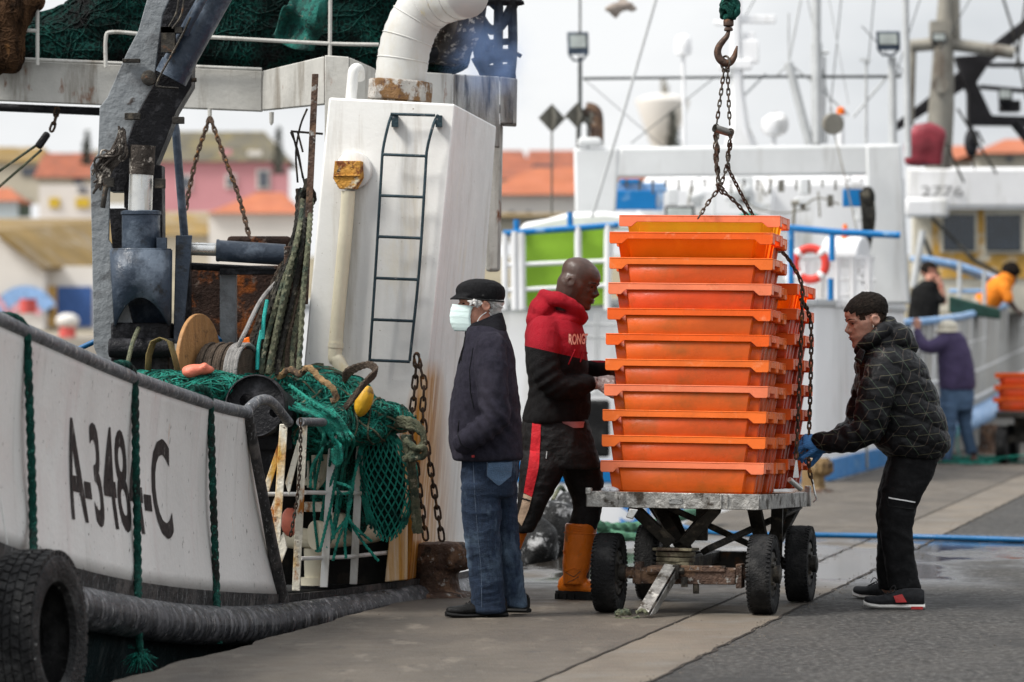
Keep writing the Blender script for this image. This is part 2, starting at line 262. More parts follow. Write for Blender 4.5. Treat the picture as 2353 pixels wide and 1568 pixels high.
class MB:
    def __init__(s): s.v = []; s.f = []; s.mi = []; s.m = 0; s.cuts = []
    def add(s, vs, fs):
        s.cuts.append((len(s.v), len(s.f))); o = len(s.v); s.v += [tuple(v) for v in vs]
        for f in fs: s.f.append([i + o for i in f]); s.mi.append(s.m)
        return s
    def hexa(s, p):  # 4 bottom ccw, 4 top ccw
        return s.add(p, [(3, 2, 1, 0), (4, 5, 6, 7), (0, 1, 5, 4), (1, 2, 6, 5), (2, 3, 7, 6), (3, 0, 4, 7)])
    def box(s, c, d, rot=None):
        c = V(c); x, y, z = d[0] / 2, d[1] / 2, d[2] / 2
        p = [V(q) for q in ((-x, -y, -z), (x, -y, -z), (x, y, -z), (-x, y, -z), (-x, -y, z), (x, -y, z), (x, y, z), (-x, y, z))]
        return s.hexa([c + (rot @ q if rot else q) for q in p])
    def prism(s, poly, off):
        off = V(off); n = len(poly); p = [V(q) for q in poly]
        fs = [list(range(n)), list(range(2 * n - 1, n - 1, -1))] + [(i, i + n, (i + 1) % n + n, (i + 1) % n) for i in range(n)]
        return s.add(p + [q + off for q in p], fs)
    def quad(s, a, b, c, d): return s.add([a, b, c, d], [(0, 1, 2, 3)])
    def loft(s, rings, cap=True, closed=True):
        n = len(rings[0]); vs = [p for r in rings for p in r]; fs = []
        for i in range(len(rings) - 1):
            for j in range(n if closed else n - 1):
                k = (j + 1) % n
                fs.append((i * n + j, i * n + k, (i + 1) * n + k, (i + 1) * n + j))
        if cap and closed:
            fs.append(list(range(n - 1, -1, -1))); b = (len(rings) - 1) * n; fs.append(list(range(b, b + n)))
        return s.add(vs, fs)
    def tube(s, pts, r, n=10, cap=True, lobes=0, amp=.2, twist=0.0, flat=1.0):
        pts = [V(p) for p in pts]; rr = r if isinstance(r, (list, tuple)) else [r] * len(pts)
        rings = []; acc = 0
        for i, (T, N, B) in enumerate(frames(pts)):
            if i: acc += (pts[i] - pts[i - 1]).length
            ring = []
            for j in range(n):
                a = 2 * math.pi * j / n; q = rr[i]
                if lobes: q *= 1 + amp * math.cos(lobes * (a - twist * acc))
                ring.append(pts[i] + N * (math.cos(a) * q) + B * (math.sin(a) * q * flat))
            rings.append(ring)
        return s.loft(rings, cap)
    def rope(s, pts, r, n=9):
        p = resample(smooth_path(pts, 8), r * .55)
        return s.tube(p, r, n, lobes=3, amp=.17, twist=1.0 / (r * 1.45))
    def lathe(s, prof, o, axis, n=24, cap=True):
        o = V(o); ax = V(axis).normalized(); a = ax.orthogonal().normalized(); b = ax.cross(a)
        return s.loft([[o + ax * h + (a * math.cos(2 * math.pi * j / n) + b * math.sin(2 * math.pi * j / n)) * r for j in range(n)] for r, h in prof], cap)
    def ell(s, c, d, nu=16, nv=10, rot=None):
        c = V(c); rings = []
        for i in range(1, nv):
            t = math.pi * i / nv
            q = [V((math.cos(2 * math.pi * j / nu) * math.sin(t) * d[0], math.sin(2 * math.pi * j / nu) * math.sin(t) * d[1], -math.cos(t) * d[2])) for j in range(nu)]
            rings.append([c + (rot @ x if rot else x) for x in q])
        return s.loft(rings)
    def torus(s, c, axis, Rr, r, n=32, k=10, flat=1.0):
        c = V(c); ax = V(axis).normalized(); a = ax.orthogonal().normalized(); b = ax.cross(a); rings = []
        for i in range(n + 1):
            t = 2 * math.pi * i / n; d = a * math.cos(t) + b * math.sin(t)
            rings.append([c + d * (Rr + r * math.cos(2 * math.pi * j / k)) + ax * (r * flat * math.sin(2 * math.pi * j / k)) for j in range(k)])
        return s.loft(rings, cap=False)
    def chain(s, pts, L, w, r, n=6, k=10):
        p = resample(smooth_path(pts, 6), L * .74); fr = frames(p)
        for i, (c, (T, N, B)) in enumerate(zip(p, fr)):
            a, b = (N, B) if i % 2 else (B, N)
            loop = []
            for j in range(k):
                t = 2 * math.pi * j / k; h = L / 2 - w / 2
                loop.append(c + T * (math.sin(t) * w / 2 + (h if math.sin(t) > 0 else -h if math.sin(t) < 0 else 0)) + a * (math.cos(t) * (w / 2 - r)))
            rings = []
            for j in range(k + 1):
                q = loop[j % k]; t2 = (loop[(j + 1) % k] - loop[(j - 1) % k]).normalized(); u = b; v = t2.cross(u)
                rings.append([q + u * (math.cos(2 * math.pi * m / n) * r) + v * (math.sin(2 * math.pi * m / n) * r) for m in range(n)])
            s.loft(rings, cap=False)
        return s
    def mesh(s, name):
        me = bpy.data.meshes.new(name); me.from_pydata(s.v, [], s.f); me.polygons.foreach_set('material_index', s.mi)
        bm = bmesh.new(); bm.from_mesh(me); bmesh.ops.recalc_face_normals(bm, faces=bm.faces); bm.to_mesh(me); bm.free()
        return me
    def build_each(s, name, m, parent=None, **kw):
        cuts = s.cuts + [(len(s.v), len(s.f))]; o = None
        for (a, c_), (b_, d_) in zip(cuts, cuts[1:]):
            q = MB(); q.v = s.v[a:b_]; q.f = [[i - a for i in f] for f in s.f[c_:d_]]; q.mi = s.mi[c_:d_]; o = q.build(name, m, parent, **kw)
        return o
    def build(s, name, m, parent=None, smooth=True, bevel=0, angle=.7, solid=0, seg=2, sub=0):
        me = s.mesh(name); return link(name, me, m, parent, smooth, bevel, angle, solid, seg, sub)
def wloc(o):
    w = V((0, 0, 0))
    while o is not None: w = w + o.location; o = o.parent
    return w
def link(name, me, m, parent=None, smooth=True, bevel=0, angle=.7, solid=0, seg=2, sub=0):
    for x in (m if isinstance(m, (list, tuple)) else [m]): me.materials.append(M[x] if isinstance(x, str) else x)
    if smooth:
        me.polygons.foreach_set('use_smooth', [True] * len(me.polygons))
        if angle: me.set_sharp_from_angle(angle=angle)
    o = bpy.data.objects.new(name, me); COL.objects.link(o)
    if parent is not None:
        o.location = -wloc(parent); o.parent = parent
    if solid:
        k = o.modifiers.new('solid', 'SOLIDIFY'); k.thickness = solid; k.offset = 0
    if bevel:
        k = o.modifiers.new('bevel', 'BEVEL'); k.width = bevel; k.segments = seg; k.limit_method = 'ANGLE'; k.angle_limit = .6
    if sub:
        k = o.modifiers.new('sub', 'SUBSURF'); k.levels = k.render_levels = sub
    return o
def tag(o, label, cat, group=None, kind=None):
    if label: o['label'] = label
    if cat: o['category'] = cat
    if group: o['group'] = group
    if kind: o['kind'] = kind
    return o
def thing(name, label, cat, loc=(0, 0, 0), group=None):
    o = bpy.data.objects.new(name, None); COL.objects.link(o); o.location = V(loc); o.empty_display_size = .1
    return tag(o, label, cat, group)
def struct(o): o['kind'] = 'structure'; return o
def remesh(mb, name, vox, it=4, disp=None, fac=.5):
    me = mb.mesh(name + '_raw'); o = bpy.data.objects.new('tmp', me); COL.objects.link(o)
    k = o.modifiers.new('r', 'REMESH'); k.mode = 'VOXEL'; k.voxel_size = vox
    if it:
        k = o.modifiers.new('s', 'SMOOTH'); k.factor = fac; k.iterations = it
    dg = bpy.context.evaluated_depsgraph_get(); out = bpy.data.meshes.new_from_object(o.evaluated_get(dg)); out.name = name
    bpy.data.objects.remove(o); bpy.data.meshes.remove(me)
    if disp:
        co = [(v.co.copy(), v.normal.copy()) for v in out.vertices]
        for v, (c, n) in zip(out.vertices, co): v.co = c + n * disp(c, n)
    return out
def fbm(c, s, st=(1, 1, 1)): return noise.noise(V((c.x * s * st[0], c.y * s * st[1], c.z * s * st[2])))
def bvh_of(me): return BVHTree.FromPolygons([v.co for v in me.vertices], [tuple(p.vertices) for p in me.polygons])
def text_mesh(txt, font_h=0.0):
    cu = bpy.data.curves.new('txt', 'FONT'); cu.body = txt; cu.size = 1.0; cu.offset = font_h; cu.resolution_u = 4
    o = bpy.data.objects.new('txt', cu); COL.objects.link(o)
    dg = bpy.context.evaluated_depsgraph_get(); me = bpy.data.meshes.new_from_object(o.evaluated_get(dg)); bpy.data.objects.remove(o)
    xs = [v.co.x for v in me.vertices]; ys = [v.co.y for v in me.vertices]
    x0, x1, y0, y1 = min(xs), max(xs), min(ys), max(ys)
    for v in me.vertices: v.co = V(((v.co.x - x0) / (x1 - x0), (v.co.y - y0) / (y1 - y0), 0))
    return me
# ------------------------------------------------------------------ camera, sky, sun
cam = bpy.data.cameras.new('camera'); co = bpy.data.objects.new('camera', cam); COL.objects.link(co)
cam.sensor_width = 36; cam.lens = 36 * F / 2353; cam.clip_end = 5000; cam.clip_start = .5
co.location = (0, 0, 1.34); co.rotation_euler = (R(90) + math.atan(9 / F), 0, 0)
cam.dof.use_dof = True; cam.dof.focus_distance = 21.3; cam.dof.aperture_fstop = 3.2; cam.dof.aperture_blades = 9
scene.camera = co
SUN_AZ, SUN_EL = R(-112), R(50)     # high on the left, a little behind the camera
sdir = V((math.sin(SUN_AZ) * math.cos(SUN_EL), math.cos(SUN_AZ) * math.cos(SUN_EL), math.sin(SUN_EL)))
sun = bpy.data.lights.new('sun', 'SUN'); so = bpy.data.objects.new('sun', sun); COL.objects.link(so)
sun.energy = 3.8; sun.angle = R(17); sun.color = (1, .965, .91)
so.rotation_euler = sdir.to_track_quat('Z', 'Y').to_euler()
w = bpy.data.worlds.new('World'); scene.world = w; w.use_nodes = True
nt = w.node_tree; bg = nt.nodes['Background']; L = nt.links.new
sky = nt.nodes.new('ShaderNodeTexSky'); sky.sky_type = 'NISHITA'; sky.sun_disc = False; sky.sun_elevation = SUN_EL; sky.sun_rotation = SUN_AZ
sky.dust_density = 3.0
tc = nt.nodes.new('ShaderNodeTexCoord'); mp = nt.nodes.new('ShaderNodeMapping'); mp.inputs['Scale'].default_value = (4, 4, 9)
L(tc.outputs['Generated'], mp.inputs['Vector'])
nz = nt.nodes.new('ShaderNodeTexNoise'); nz.inputs['Scale'].default_value = 1.6; nz.inputs['Detail'].default_value = 7; L(mp.outputs[0], nz.inputs['Vector'])
cr = nt.nodes.new('ShaderNodeValToRGB'); L(nz.outputs['Fac'], cr.inputs[0])
cr.color_ramp.elements[0].position = .36; cr.color_ramp.elements[0].color = (5.6, 5.9, 6.25, 1)
cr.color_ramp.elements[1].position = .64; cr.color_ramp.elements[1].color = (9.0, 9.1, 9.2, 1)
mx = nt.nodes.new('ShaderNodeMix'); mx.data_type = 'RGBA'; mx.inputs[0].default_value = .90      # cloud cover over the clear sky
L(sky.outputs[0], mx.inputs[6]); L(cr.outputs[0], mx.inputs[7])
sz = nt.nodes.new('ShaderNodeSeparateXYZ'); L(tc.outputs['Generated'], sz.inputs[0])          # cloud is thinner and brighter overhead
gr = nt.nodes.new('ShaderNodeMapRange'); L(sz.outputs['Z'], gr.inputs[0]); gr.inputs[1].default_value = .12; gr.inputs[2].default_value = .9; gr.inputs[3].default_value = 1.0; gr.inputs[4].default_value = 1.75
ml = nt.nodes.new('ShaderNodeVectorMath'); ml.operation = 'SCALE'; L(mx.outputs[2], ml.inputs[0]); L(gr.outputs[0], ml.inputs['Scale']); L(ml.outputs[0], bg.inputs['Color'])
bg.inputs['Strength'].default_value = .095
vs = scene.view_settings; vs.view_transform = 'Standard'; vs.look = 'None'; vs.exposure = .28; vs.gamma = 1
scene.cycles.max_bounces = 6; scene.cycles.transparent_max_bounces = 8; scene.cycles.volume_bounces = 1; scene.cycles.use_denoising = True

# ------------------------------------------------------------------ ground
SL = .19
def EX(y): return -1.585 + SL * (y - 17)
def edge(y):
    return EX(y) + .06 * noise.noise(V((y * 1.3, 0, 0))) + .03 * noise.noise(V((y * 5, 3, 0)))
M['concrete'] = mat('quay_concrete', (.082, .068, .052), .75, var=.22, scale=1.6, bump=.4, bscale=70, stretch=(1, .35, 1),
    over=[((.055, .045, .035), 1.2, .52, .74, (1, .4, 1)), ((.05, .042, .034), 11, .66, .8, (1, .2, 1)), ((.165, .14, .11), 5, .6, .85, (1, .3, 1)), ((.055, .048, .04), 7, .66, .76, Z1), ((.40, .39, .36), 48, .80, .86, (1, .3, 1))])
M['strip'] = mat('strip_concrete', (.120, .098, .073), .75, var=.2, scale=2, bump=.35, bscale=70, stretch=(1, .3, 1), over=[((.13, .115, .095), 2, .5, .7, Z1), ((.40, .39, .36), 48, .80, .86, (1, .3, 1))])
M['asphalt'] = mat('asphalt', (.0165, .0145, .012), .85, var=.45, scale=2.5, bump=.6, bscale=75, stretch=(1, .4, 1), over=[((.09, .085, .078), 30, .5, .62, Z1), ((.013, .012, .0105), 1.1, .52, .75, (1, .3, 1)), ((.055, .05, .043), .8, .55, .85, (1, .35, 1)), ((.012, .011, .01), 9, .68, .82, (1, .25, 1)), ((.22, .22, .21), 90, .76, .82, Z1)])
def wet(m, y0, y1, x0=None):
    """standing water: a band of the quay that has just been hosed down is dark, smooth and mirrors the sky"""
    nt = m.node_tree; L = nt.links.new; bs = nt.nodes['Principled BSDF']
    tc = _n(nt, 'ShaderNodeTexCoord'); sp = _n(nt, 'ShaderNodeSeparateXYZ'); L(tc.outputs['Object'], sp.inputs[0])
    def rng(sock, a, b, c, d):
        q = _n(nt, 'ShaderNodeMapRange'); L(sock, q.inputs[0]); q.inputs[1].default_value = a; q.inputs[2].default_value = b; q.inputs[3].default_value = c; q.inputs[4].default_value = d; return q.outputs[0]
    a = rng(sp.outputs['Y'], y0, y0 + 1.2, 0, 1); b = rng(sp.outputs['Y'], y1 - 1.5, y1, 1, 0)
    mp = _n(nt, 'ShaderNodeMapping'); mp.inputs['Scale'].default_value = (.9, .45, 1); L(tc.outputs['Object'], mp.inputs['Vector'])
    n = _n(nt, 'ShaderNodeTexNoise', Scale=1.3, Detail=6.0); L(mp.outputs[0], n.inputs['Vector'])
    c = rng(n.outputs['Fac'], .34, .50, 0, 1)
    mu = _n(nt, 'ShaderNodeMath', operation='MULTIPLY'); L(a, mu.inputs[0]); L(b, mu.inputs[1])
    m2 = _n(nt, 'ShaderNodeMath', operation='MULTIPLY'); L(mu.outputs[0], m2.inputs[0]); L(c, m2.inputs[1])
    bs.inputs['Specular IOR Level'].default_value = .5
    old = bs.inputs['Roughness'].links[0].from_socket
    mr = _n(nt, 'ShaderNodeMix', data_type='FLOAT'); L(m2.outputs[0], mr.inputs[0]); L(old, mr.inputs[2]); mr.inputs[3].default_value = .07; L(mr.outputs[0], bs.inputs['Roughness'])
    oc = bs.inputs['Base Color'].links[0].from_socket
    hs = _n(nt, 'ShaderNodeMix', data_type='RGBA', blend_type='MULTIPLY'); L(m2.outputs[0], hs.inputs[0]); L(oc, hs.inputs[6]); hs.inputs[7].default_value = (.62, .62, .64, 1); L(hs.outputs[2], bs.inputs['Base Color'])
    bn = [x for x in nt.nodes if x.type == 'BUMP'][0]
    bm_ = _n(nt, 'ShaderNodeMapRange'); L(m2.outputs[0], bm_.inputs[0]); bm_.inputs[3].default_value = bn.inputs['Strength'].default_value; bm_.inputs[4].default_value = .015; L(bm_.outputs[0], bn.inputs['Strength'])
for k in ('concrete', 'strip', 'asphalt'): wet(M[k], 23.3, 30.5)
ys = [y * .12 + 9 for y in range(0, 420)] + [60 + 6 * k for k in range(0, 20)]
def strip_mesh(f0, f1, z=0.0, drop=None):
    b = MB(); vs = []; 
    for y in ys: vs += [V((f0(y), y, z)), V((f1(y), y, z))]
    b.add(vs, [(2 * i, 2 * i + 1, 2 * i + 3, 2 * i + 2) for i in range(len(ys) - 1)])
    if drop:
        vs = []
        for y in ys:
            e = f0(y); vs += [V((e, y, z)), V((e - .02, y, z - .10)), V((e - .05 + .04 * noise.noise(V((y * 2, 9, 0))), y, z - .5)), V((e + .02, y, drop))]
        b.add(vs, [(4 * i + j, 4 * i + 4 + j, 4 * i + 5 + j, 4 * i + 1 + j) for i in range(len(ys) - 1) for j in range(3)])
    return b
J1 = lambda y: .11 + SL * (y - 17) + .012 * noise.noise(V((y * 3, 5, 0)))
J2 = lambda y: .56 + SL * (y - 17) + .02 * noise.noise(V((y * 4, 8, 0)))
struct(strip_mesh(edge, J1, 0, -2.2).build('quay_pavement', 'concrete', smooth=False))
struct(strip_mesh(J1, J2).build('pavement_strip', 'strip', smooth=False))
struct(strip_mesh(J2, lambda y: 60.0).build('asphalt_road', 'asphalt', smooth=False))
M['crack'] = mat('joint_dirt', (.035, .03, .026), .9, bump=.2)
def crack(f, w_):
    b = MB(); vs = []
    for y in ys[:400]:
        k = w_ * (.6 + .8 * abs(noise.noise(V((y * 6, 1, 2))))); vs += [V((f(y) - k, y, .004)), V((f(y) + k, y, .004))]
    return b.add(vs, [(2 * i, 2 * i + 1, 2 * i + 3, 2 * i + 2) for i in range(len(vs) // 2 - 1)])
struct(crack(J1, .009).build('pavement_joint', 'crack', smooth=False))
struct(crack(J2, .012).build('road_joint', 'crack', smooth=False))
b = MB()
for yc, rot in ((24.0, .03), (27.3, -.02), (31.5, .02), (36.5, .0)):
    pts = [V((EX(yc) + .1 + t * 1.6, yc + rot * t - SL * t * 1.2 + .03 * noise.noise(V((t * 5, yc, 0))), .004)) for t in [k / 20 for k in range(21)]]
    vs = []
    for p in pts: vs += [p + V((0, -.014, 0)), p + V((0, .014, 0))]
    b.add(vs, [(2 * i, 2 * i + 1, 2 * i + 3, 2 * i + 2) for i in range(20)])
struct(b.build('slab_joint', 'crack', smooth=False))
M['water'] = mat('harbour_water', (.012, .022, .022), .12, var=.3, scale=.5, bump=.25, bscale=2.5, spec=.6, rvar=.04)
b = MB(); b.quad((-400, 5, -1.5), (60, 5, -1.5), (200, 600, -1.5), (-400, 600, -1.5))
struct(b.build('harbour_water', 'water', smooth=False))

b = MB(); rg = random.Random(77)
for k in range(900):
    y = rg.uniform(16.6, 36)
    x = J2(y) + rg.gauss(.02, .05) if k < 480 else J1(y) + rg.gauss(0, .03) if k < 640 else EX(y) + rg.uniform(.1, 4.5)
    s_ = rg.uniform(.002, .007) * (1.5 if k % 60 == 0 else 1); c_ = V((x, y, .004)); a = rg.uniform(0, 6.3)
    d, e = V((math.cos(a), math.sin(a), 0)) * s_, V((-math.sin(a), math.cos(a), 0)) * s_ * .7
    b.add([c_ - d, c_ + e, c_ + d, c_ - e, c_ + V((0, 0, s_ * .9))], [(0, 1, 4), (1, 2, 4), (2, 3, 4), (3, 0, 4)])
M['grit'] = mat('loose_grit', (.10, .085, .068), .9, var=.6, scale=40)
o = b.build('grit', 'grit', smooth=False); tag(o, 'loose grit and crumbs of concrete scattered along the quay joints', 'grit', kind='stuff')
# ------------------------------------------------------------------ near fishing boat
def Dh(dx): return 5.62 / (.21 - (dx - 1176.5) / F)
boat = thing('fishing_boat', 'white fishing boat with grey rail and black lettering moored at the quay edge', 'boat', (-1.6, 20, -1.5))
railp = [(-140, 676), (-60, 708), (0, 735), (140, 797), (300, 866), (480, 928), (565, 949)]
bandp = [(-150, 1196), (-60, 1222), (0, 1250), (130, 1295), (260, 1328), (400, 1350), (540, 1362), (648, 1366)]
rail3 = smooth_path([P(x, y, Dh(x)) for x, y in railp], 8)
band3 = smooth_path([P(x, y, Dh(x) + .02) for x, y in bandp], 8)
def at(path, t):
    f = max(0, min(1, t)) * (len(path) - 1); i = min(int(f), len(path) - 2); return path[i].lerp(path[i + 1], f - i)
HOUT = V((.98, -.2, 0))
def hull(u, v): # u bow..aft, v rail..band
    a, b_ = at(rail3, u), at(band3, u); p = a.lerp(b_, v)
    return p + HOUT * (-.03 * math.sin(math.pi * v))
b = MB(); nu, nv = 60, 14
b.add([hull(i / nu, j / nv) for i in range(nu + 1) for j in range(nv + 1)], [(i * (nv + 1) + j, (i + 1) * (nv + 1) + j, (i + 1) * (nv + 1) + j + 1, i * (nv + 1) + j + 1) for i in range(nu) for j in range(nv)])
bul = b.build('bulwark', 'hull', boat, solid=.02)
# lower hull: strake line carried on to the widest part by the railings, then down to the water
aft = [P(648, 1366, 21.3), P(740, 1358, 21.75), P(840, 1345, 22.2), P(932, 1333, 22.55), P(1040, 1318, 23.2), P(1130, 1300, 24.2)]
top = band3[:-1] + smooth_path(aft, 6)
b = MB(); n = len(top)
b.add([q for p in top for q in (p, p + HOUT * .02, p + HOUT * .012 + V((0, 0, -.075)), p + V((-.02, 0, -.075)))], [(4 * i + j, 4 * i + 4 + j, 4 * i + 4 + (j + 1) % 4, 4 * i + (j + 1) % 4) for i in range(n - 1) for j in range(4)])
b.build('rub_strake', 'strake', boat, angle=.5)
b = MB(); b.add([q for p in top for q in (p + V((0, 0, -.07)), p + V((-.12, .02, -.6)), V((p.x - .45, p.y + .1, -1.9)))], [(3 * i + j, 3 * i + 3 + j, 3 * i + 4 + j, 3 * i + 1 + j) for i in range(n - 1) for j in range(2)])
M['lowhull'] = mat('lower_hull', (.012, .022, .024), .5, bump=.2, over=[((.05, .06, .06), 8, .58, .75, (2, 2, .1))])
b.build('lower_hull', 'lowhull', boat)
b = MB(); b.tube(smooth_path([P(x, y, Dh(x) - .12 if x < 660 else d) for x, y, d in ((-150, 1290, 0), (0, 1362, 0), (200, 1400, 0), (400, 1432, 0), (550, 1437, 0), (650, 1428, 0), (740, 1417, 21.55), (840, 1402, 22.05), (930, 1388, 22.5), (1040, 1370, 23.2), (1130, 1350, 24.2))], 8), .092, 20)
b.build('fender_tube', 'fender', boat)
b = MB(); b.tube(rail3, .031, 14); b.ell(rail3[-1], (.036, .036, .036))
b.tube(smooth_path([P(562, 950, 20.62), P(578, 932, 20.7), P(600, 919, 20.85), P(625, 925, 21.0), P(664, 972, 21.2)], 6), .025, 12)
b.tube([P(690, 970, 21.15), P(760, 971, 21.5), P(856, 973, 22.0)], .022, 12)
b.build('cap_rail', 'rail', boat)
b = MB(); p0, p1 = P(570, 955, 20.6), P(650, 1385, 21.25); b.tube([p0, p0.lerp(p1, .5), p1], [.026, .026, .034], 10); b.build('end_trim', 'strake', boat)
# weld seam
b = MB(); b.tube([hull(.30, t / 20) + HOUT * .011 for t in range(21)], .004, 6); b.build('weld_seam', 'white', bul)
# registration
tm = text_mesh('A-3484-C', .012)
def hull_uv(dx, dy):  # find u, v near a point of the picture
    u = None; best = 9
    for k in range(201):
        q = hull(k / 200, .6); px = 1176.5 + q.x / q.y * F
        if abs(px - dx) < best or u is None: best = abs(px - dx); u = k / 200
    a, c = hull(u, 0), hull(u, 1); ya = 793 + (1.34 - a.z) / a.y * F; yc = 793 + (1.34 - c.z) / c.y * F
    return u, (dy - ya) / (yc - ya)
ut0, vt0 = hull_uv(150, 950); ub0, vb0 = hull_uv(150, 1195); ut1, vt1 = hull_uv(390, 1010); ub1, vb1 = hull_uv(390, 1240)
for v_ in tm.vertices:
    s_, t_ = v_.co.x, v_.co.y
    slant = .03 * (t_ - .5)
    u = ut0 + (ut1 - ut0) * (s_ + slant); vt = vt0 + (vt1 - vt0) * s_; vb = vb0 + (vb1 - vb0) * s_
    v_.co = hull(u, vb + (vt - vb) * t_) + HOUT * .013
link('registration', tm, 'paintblack', bul, smooth=False)
# deck
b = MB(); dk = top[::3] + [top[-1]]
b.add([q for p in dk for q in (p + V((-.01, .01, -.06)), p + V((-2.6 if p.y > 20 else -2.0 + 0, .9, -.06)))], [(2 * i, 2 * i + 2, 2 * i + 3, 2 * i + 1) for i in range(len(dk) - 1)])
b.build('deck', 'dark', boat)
# white casing tower (leans with the boat)
TL, TR, BR, BL = P(755, 224, 22.72), P(1046, 239, 22.55), P(938, 1335, 22.5), P(652, 1335, 22.75)
bk = P(1141, 290, 23.95) - TR
TRb, BRb = TR + bk, P(1064, 1300, 23.95); TLb, BLb = TL + bk, BL + (BRb - BR)
def FACE(dx, dy, off=.0):   # point on the front face of the tower
    n_ = (TR - TL).cross(BL - TL).normalized()
    if n_.y > 0: n_ = -n_
    d = V(((dx - 1176.5) / F, 1, -(dy - 793) / F)); o = V((0, 0, 1.34)); t = (TL - o).dot(n_) / d.dot(n_)
    return o + d * t + n_ * off
b = MB(); b.hexa([BL, BR, BRb, BLb, TL, TR, TRb, TLb]); 
M['tower'] = M['white'].copy(); nt = M['tower'].node_tree; L = nt.links.new; bs = nt.nodes['Principled BSDF']   # rust that has run down the outboard corner below the ladder
tcn = _n(nt, 'ShaderNodeTexCoord'); sx = _n(nt, 'ShaderNodeSeparateXYZ'); L(tcn.outputs['Object'], sx.inputs[0])
def mth(op, a, b_=None, c_=None):
    n = _n(nt, 'ShaderNodeMath', operation=op)
    for k, x in enumerate((a, b_, c_)):
        if x is None: continue
        if isinstance(x, (int, float)): n.inputs[k].default_value = x
        else: L(x, n.inputs[k])
    return n.outputs[0]
def rmp(s_, a, b_, lo, hi):
    q = _n(nt, 'ShaderNodeMapRange'); L(s_, q.inputs[0])
    for k, v_ in enumerate((a, b_, lo, hi)): q.inputs[k + 1].default_value = v_
    return q.outputs[0]
kx = (TR.x - BR.x) / (TR.z - BR.z); dx_ = mth('SUBTRACT', mth('MULTIPLY_ADD', sx.outputs['Z'], kx, BR.x - kx * BR.z), sx.outputs['X'])     # distance in from the corner
mpn = _n(nt, 'ShaderNodeMapping'); mpn.inputs['Scale'].default_value = (22, 22, 1.3); L(tcn.outputs['Object'], mpn.inputs['Vector']); nzn = _n(nt, 'ShaderNodeTexNoise', Scale=1.0, Detail=5.0); L(mpn.outputs[0], nzn.inputs['Vector'])
wd = rmp(sx.outputs['Z'], .1, 1.3, .17, .04)
m1_ = mth('MULTIPLY', rmp(mth('DIVIDE', mth('ABSOLUTE', dx_), wd),   .5, 1.6, 1, 0), rmp(sx.outputs['Z'], 1.16, 1.27, 1, 0)); m1_ = mth('MULTIPLY', m1_, rmp(nzn.outputs['Fac'], .32, .50, .40, 1))
cr_ = _n(nt, 'ShaderNodeValToRGB'); L(nzn.outputs['Fac'], cr_.inputs[0]); cr_.color_ramp.elements[0].position = .40; cr_.color_ramp.elements[0].color = (.58, .29, .05, 1); cr_.color_ramp.elements[1].position = .66; cr_.color_ramp.elements[1].color = (.30, .10, .012, 1)
mxn = _n(nt, 'ShaderNodeMix', data_type='RGBA'); L(m1_, mxn.inputs[0]); L(bs.inputs['Base Color'].links[0].from_socket, mxn.inputs[6]); L(cr_.outputs[0], mxn.inputs[7]); L(mxn.outputs[2], bs.inputs['Base Color'])
tower = b.build('casing_tower', 'tower', boat, bevel=.012)
b = MB()
c = FACE(815, 392); b.lathe([(.10, 0), (.10, .028), (.092, .032)], c, FACE(815, 392, 1) - c, 32); b.build('cover_plate', 'white', tower, bevel=.003)
b = MB(); q = lambda x, y, o_=.03: FACE(x, y, o_)
b.prism([q(780, 372), q(838, 372), q(840, 410), q(826, 436), q(790, 436), q(776, 412)], FACE(800, 400, .09) - FACE(800, 400, .03))
b.tube([q(778, 406, .095), q(838, 406, .095)], .006, 6); b.build('rusty_valve', 'rusty', tower, bevel=.004)
b = MB(); b.tube(smooth_path([FACE(806, 440, .045), FACE(800, 520, .04), FACE(776, 795, .04), FACE(782, 830, .045), FACE(815, 885, .05)], 6), .038, 14)
b.tube([FACE(777, 788, .04), FACE(776, 800, .04)], .042, 14); b.build('drain_pipe', 'drainw', tower)
b = MB(); b.tube(smooth_path([P(806, 235, 22.85), P(811, 175, 22.85), P(815, 160, 22.86), P(824, 160, 22.9), P(826, 180, 22.95)], 5), .03, 12); b.build('vent_pipe', 'white', tower)
lad = MB()
LS = [(903, 263), (901, 290), (889, 345), (885, 400), (872, 620), (858, 830)]; RS = [(1008, 266), (1004, 290), (990, 345), (986, 400), (972, 620), (950, 830)]
for s_ in (LS, RS):
    lad.tube(smooth_path([FACE(x, y, .02 if i == 0 else .075) for i, (x, y) in enumerate(s_)], 4), .008, 8)
for y in (357, 451, 545, 640, 735, 828):
    f = lambda s_: [(a[0] + (b_[0] - a[0]) * (y - a[1]) / (b_[1] - a[1])) for a, b_ in zip(s_, s_[1:]) if a[1] <= y <= b_[1]][0]
    lad.tube([FACE(f(LS), y, .075), FACE(f(RS), y + 4, .075)], .008, 8)
lad.tube([FACE(905, 264, .06), FACE(1006, 267, .06)], .008, 8)
for x in (911, 1012): lad.box(FACE(x, 280, .03), (.035, .06, .06))
M['ladder'] = mat('ladder_paint', (.03, .05, .06), .5, bump=.2, over=[((.2, .2, .2), 30, .66, .75, Z1)])
lad.build('ladder', 'ladder', tower)
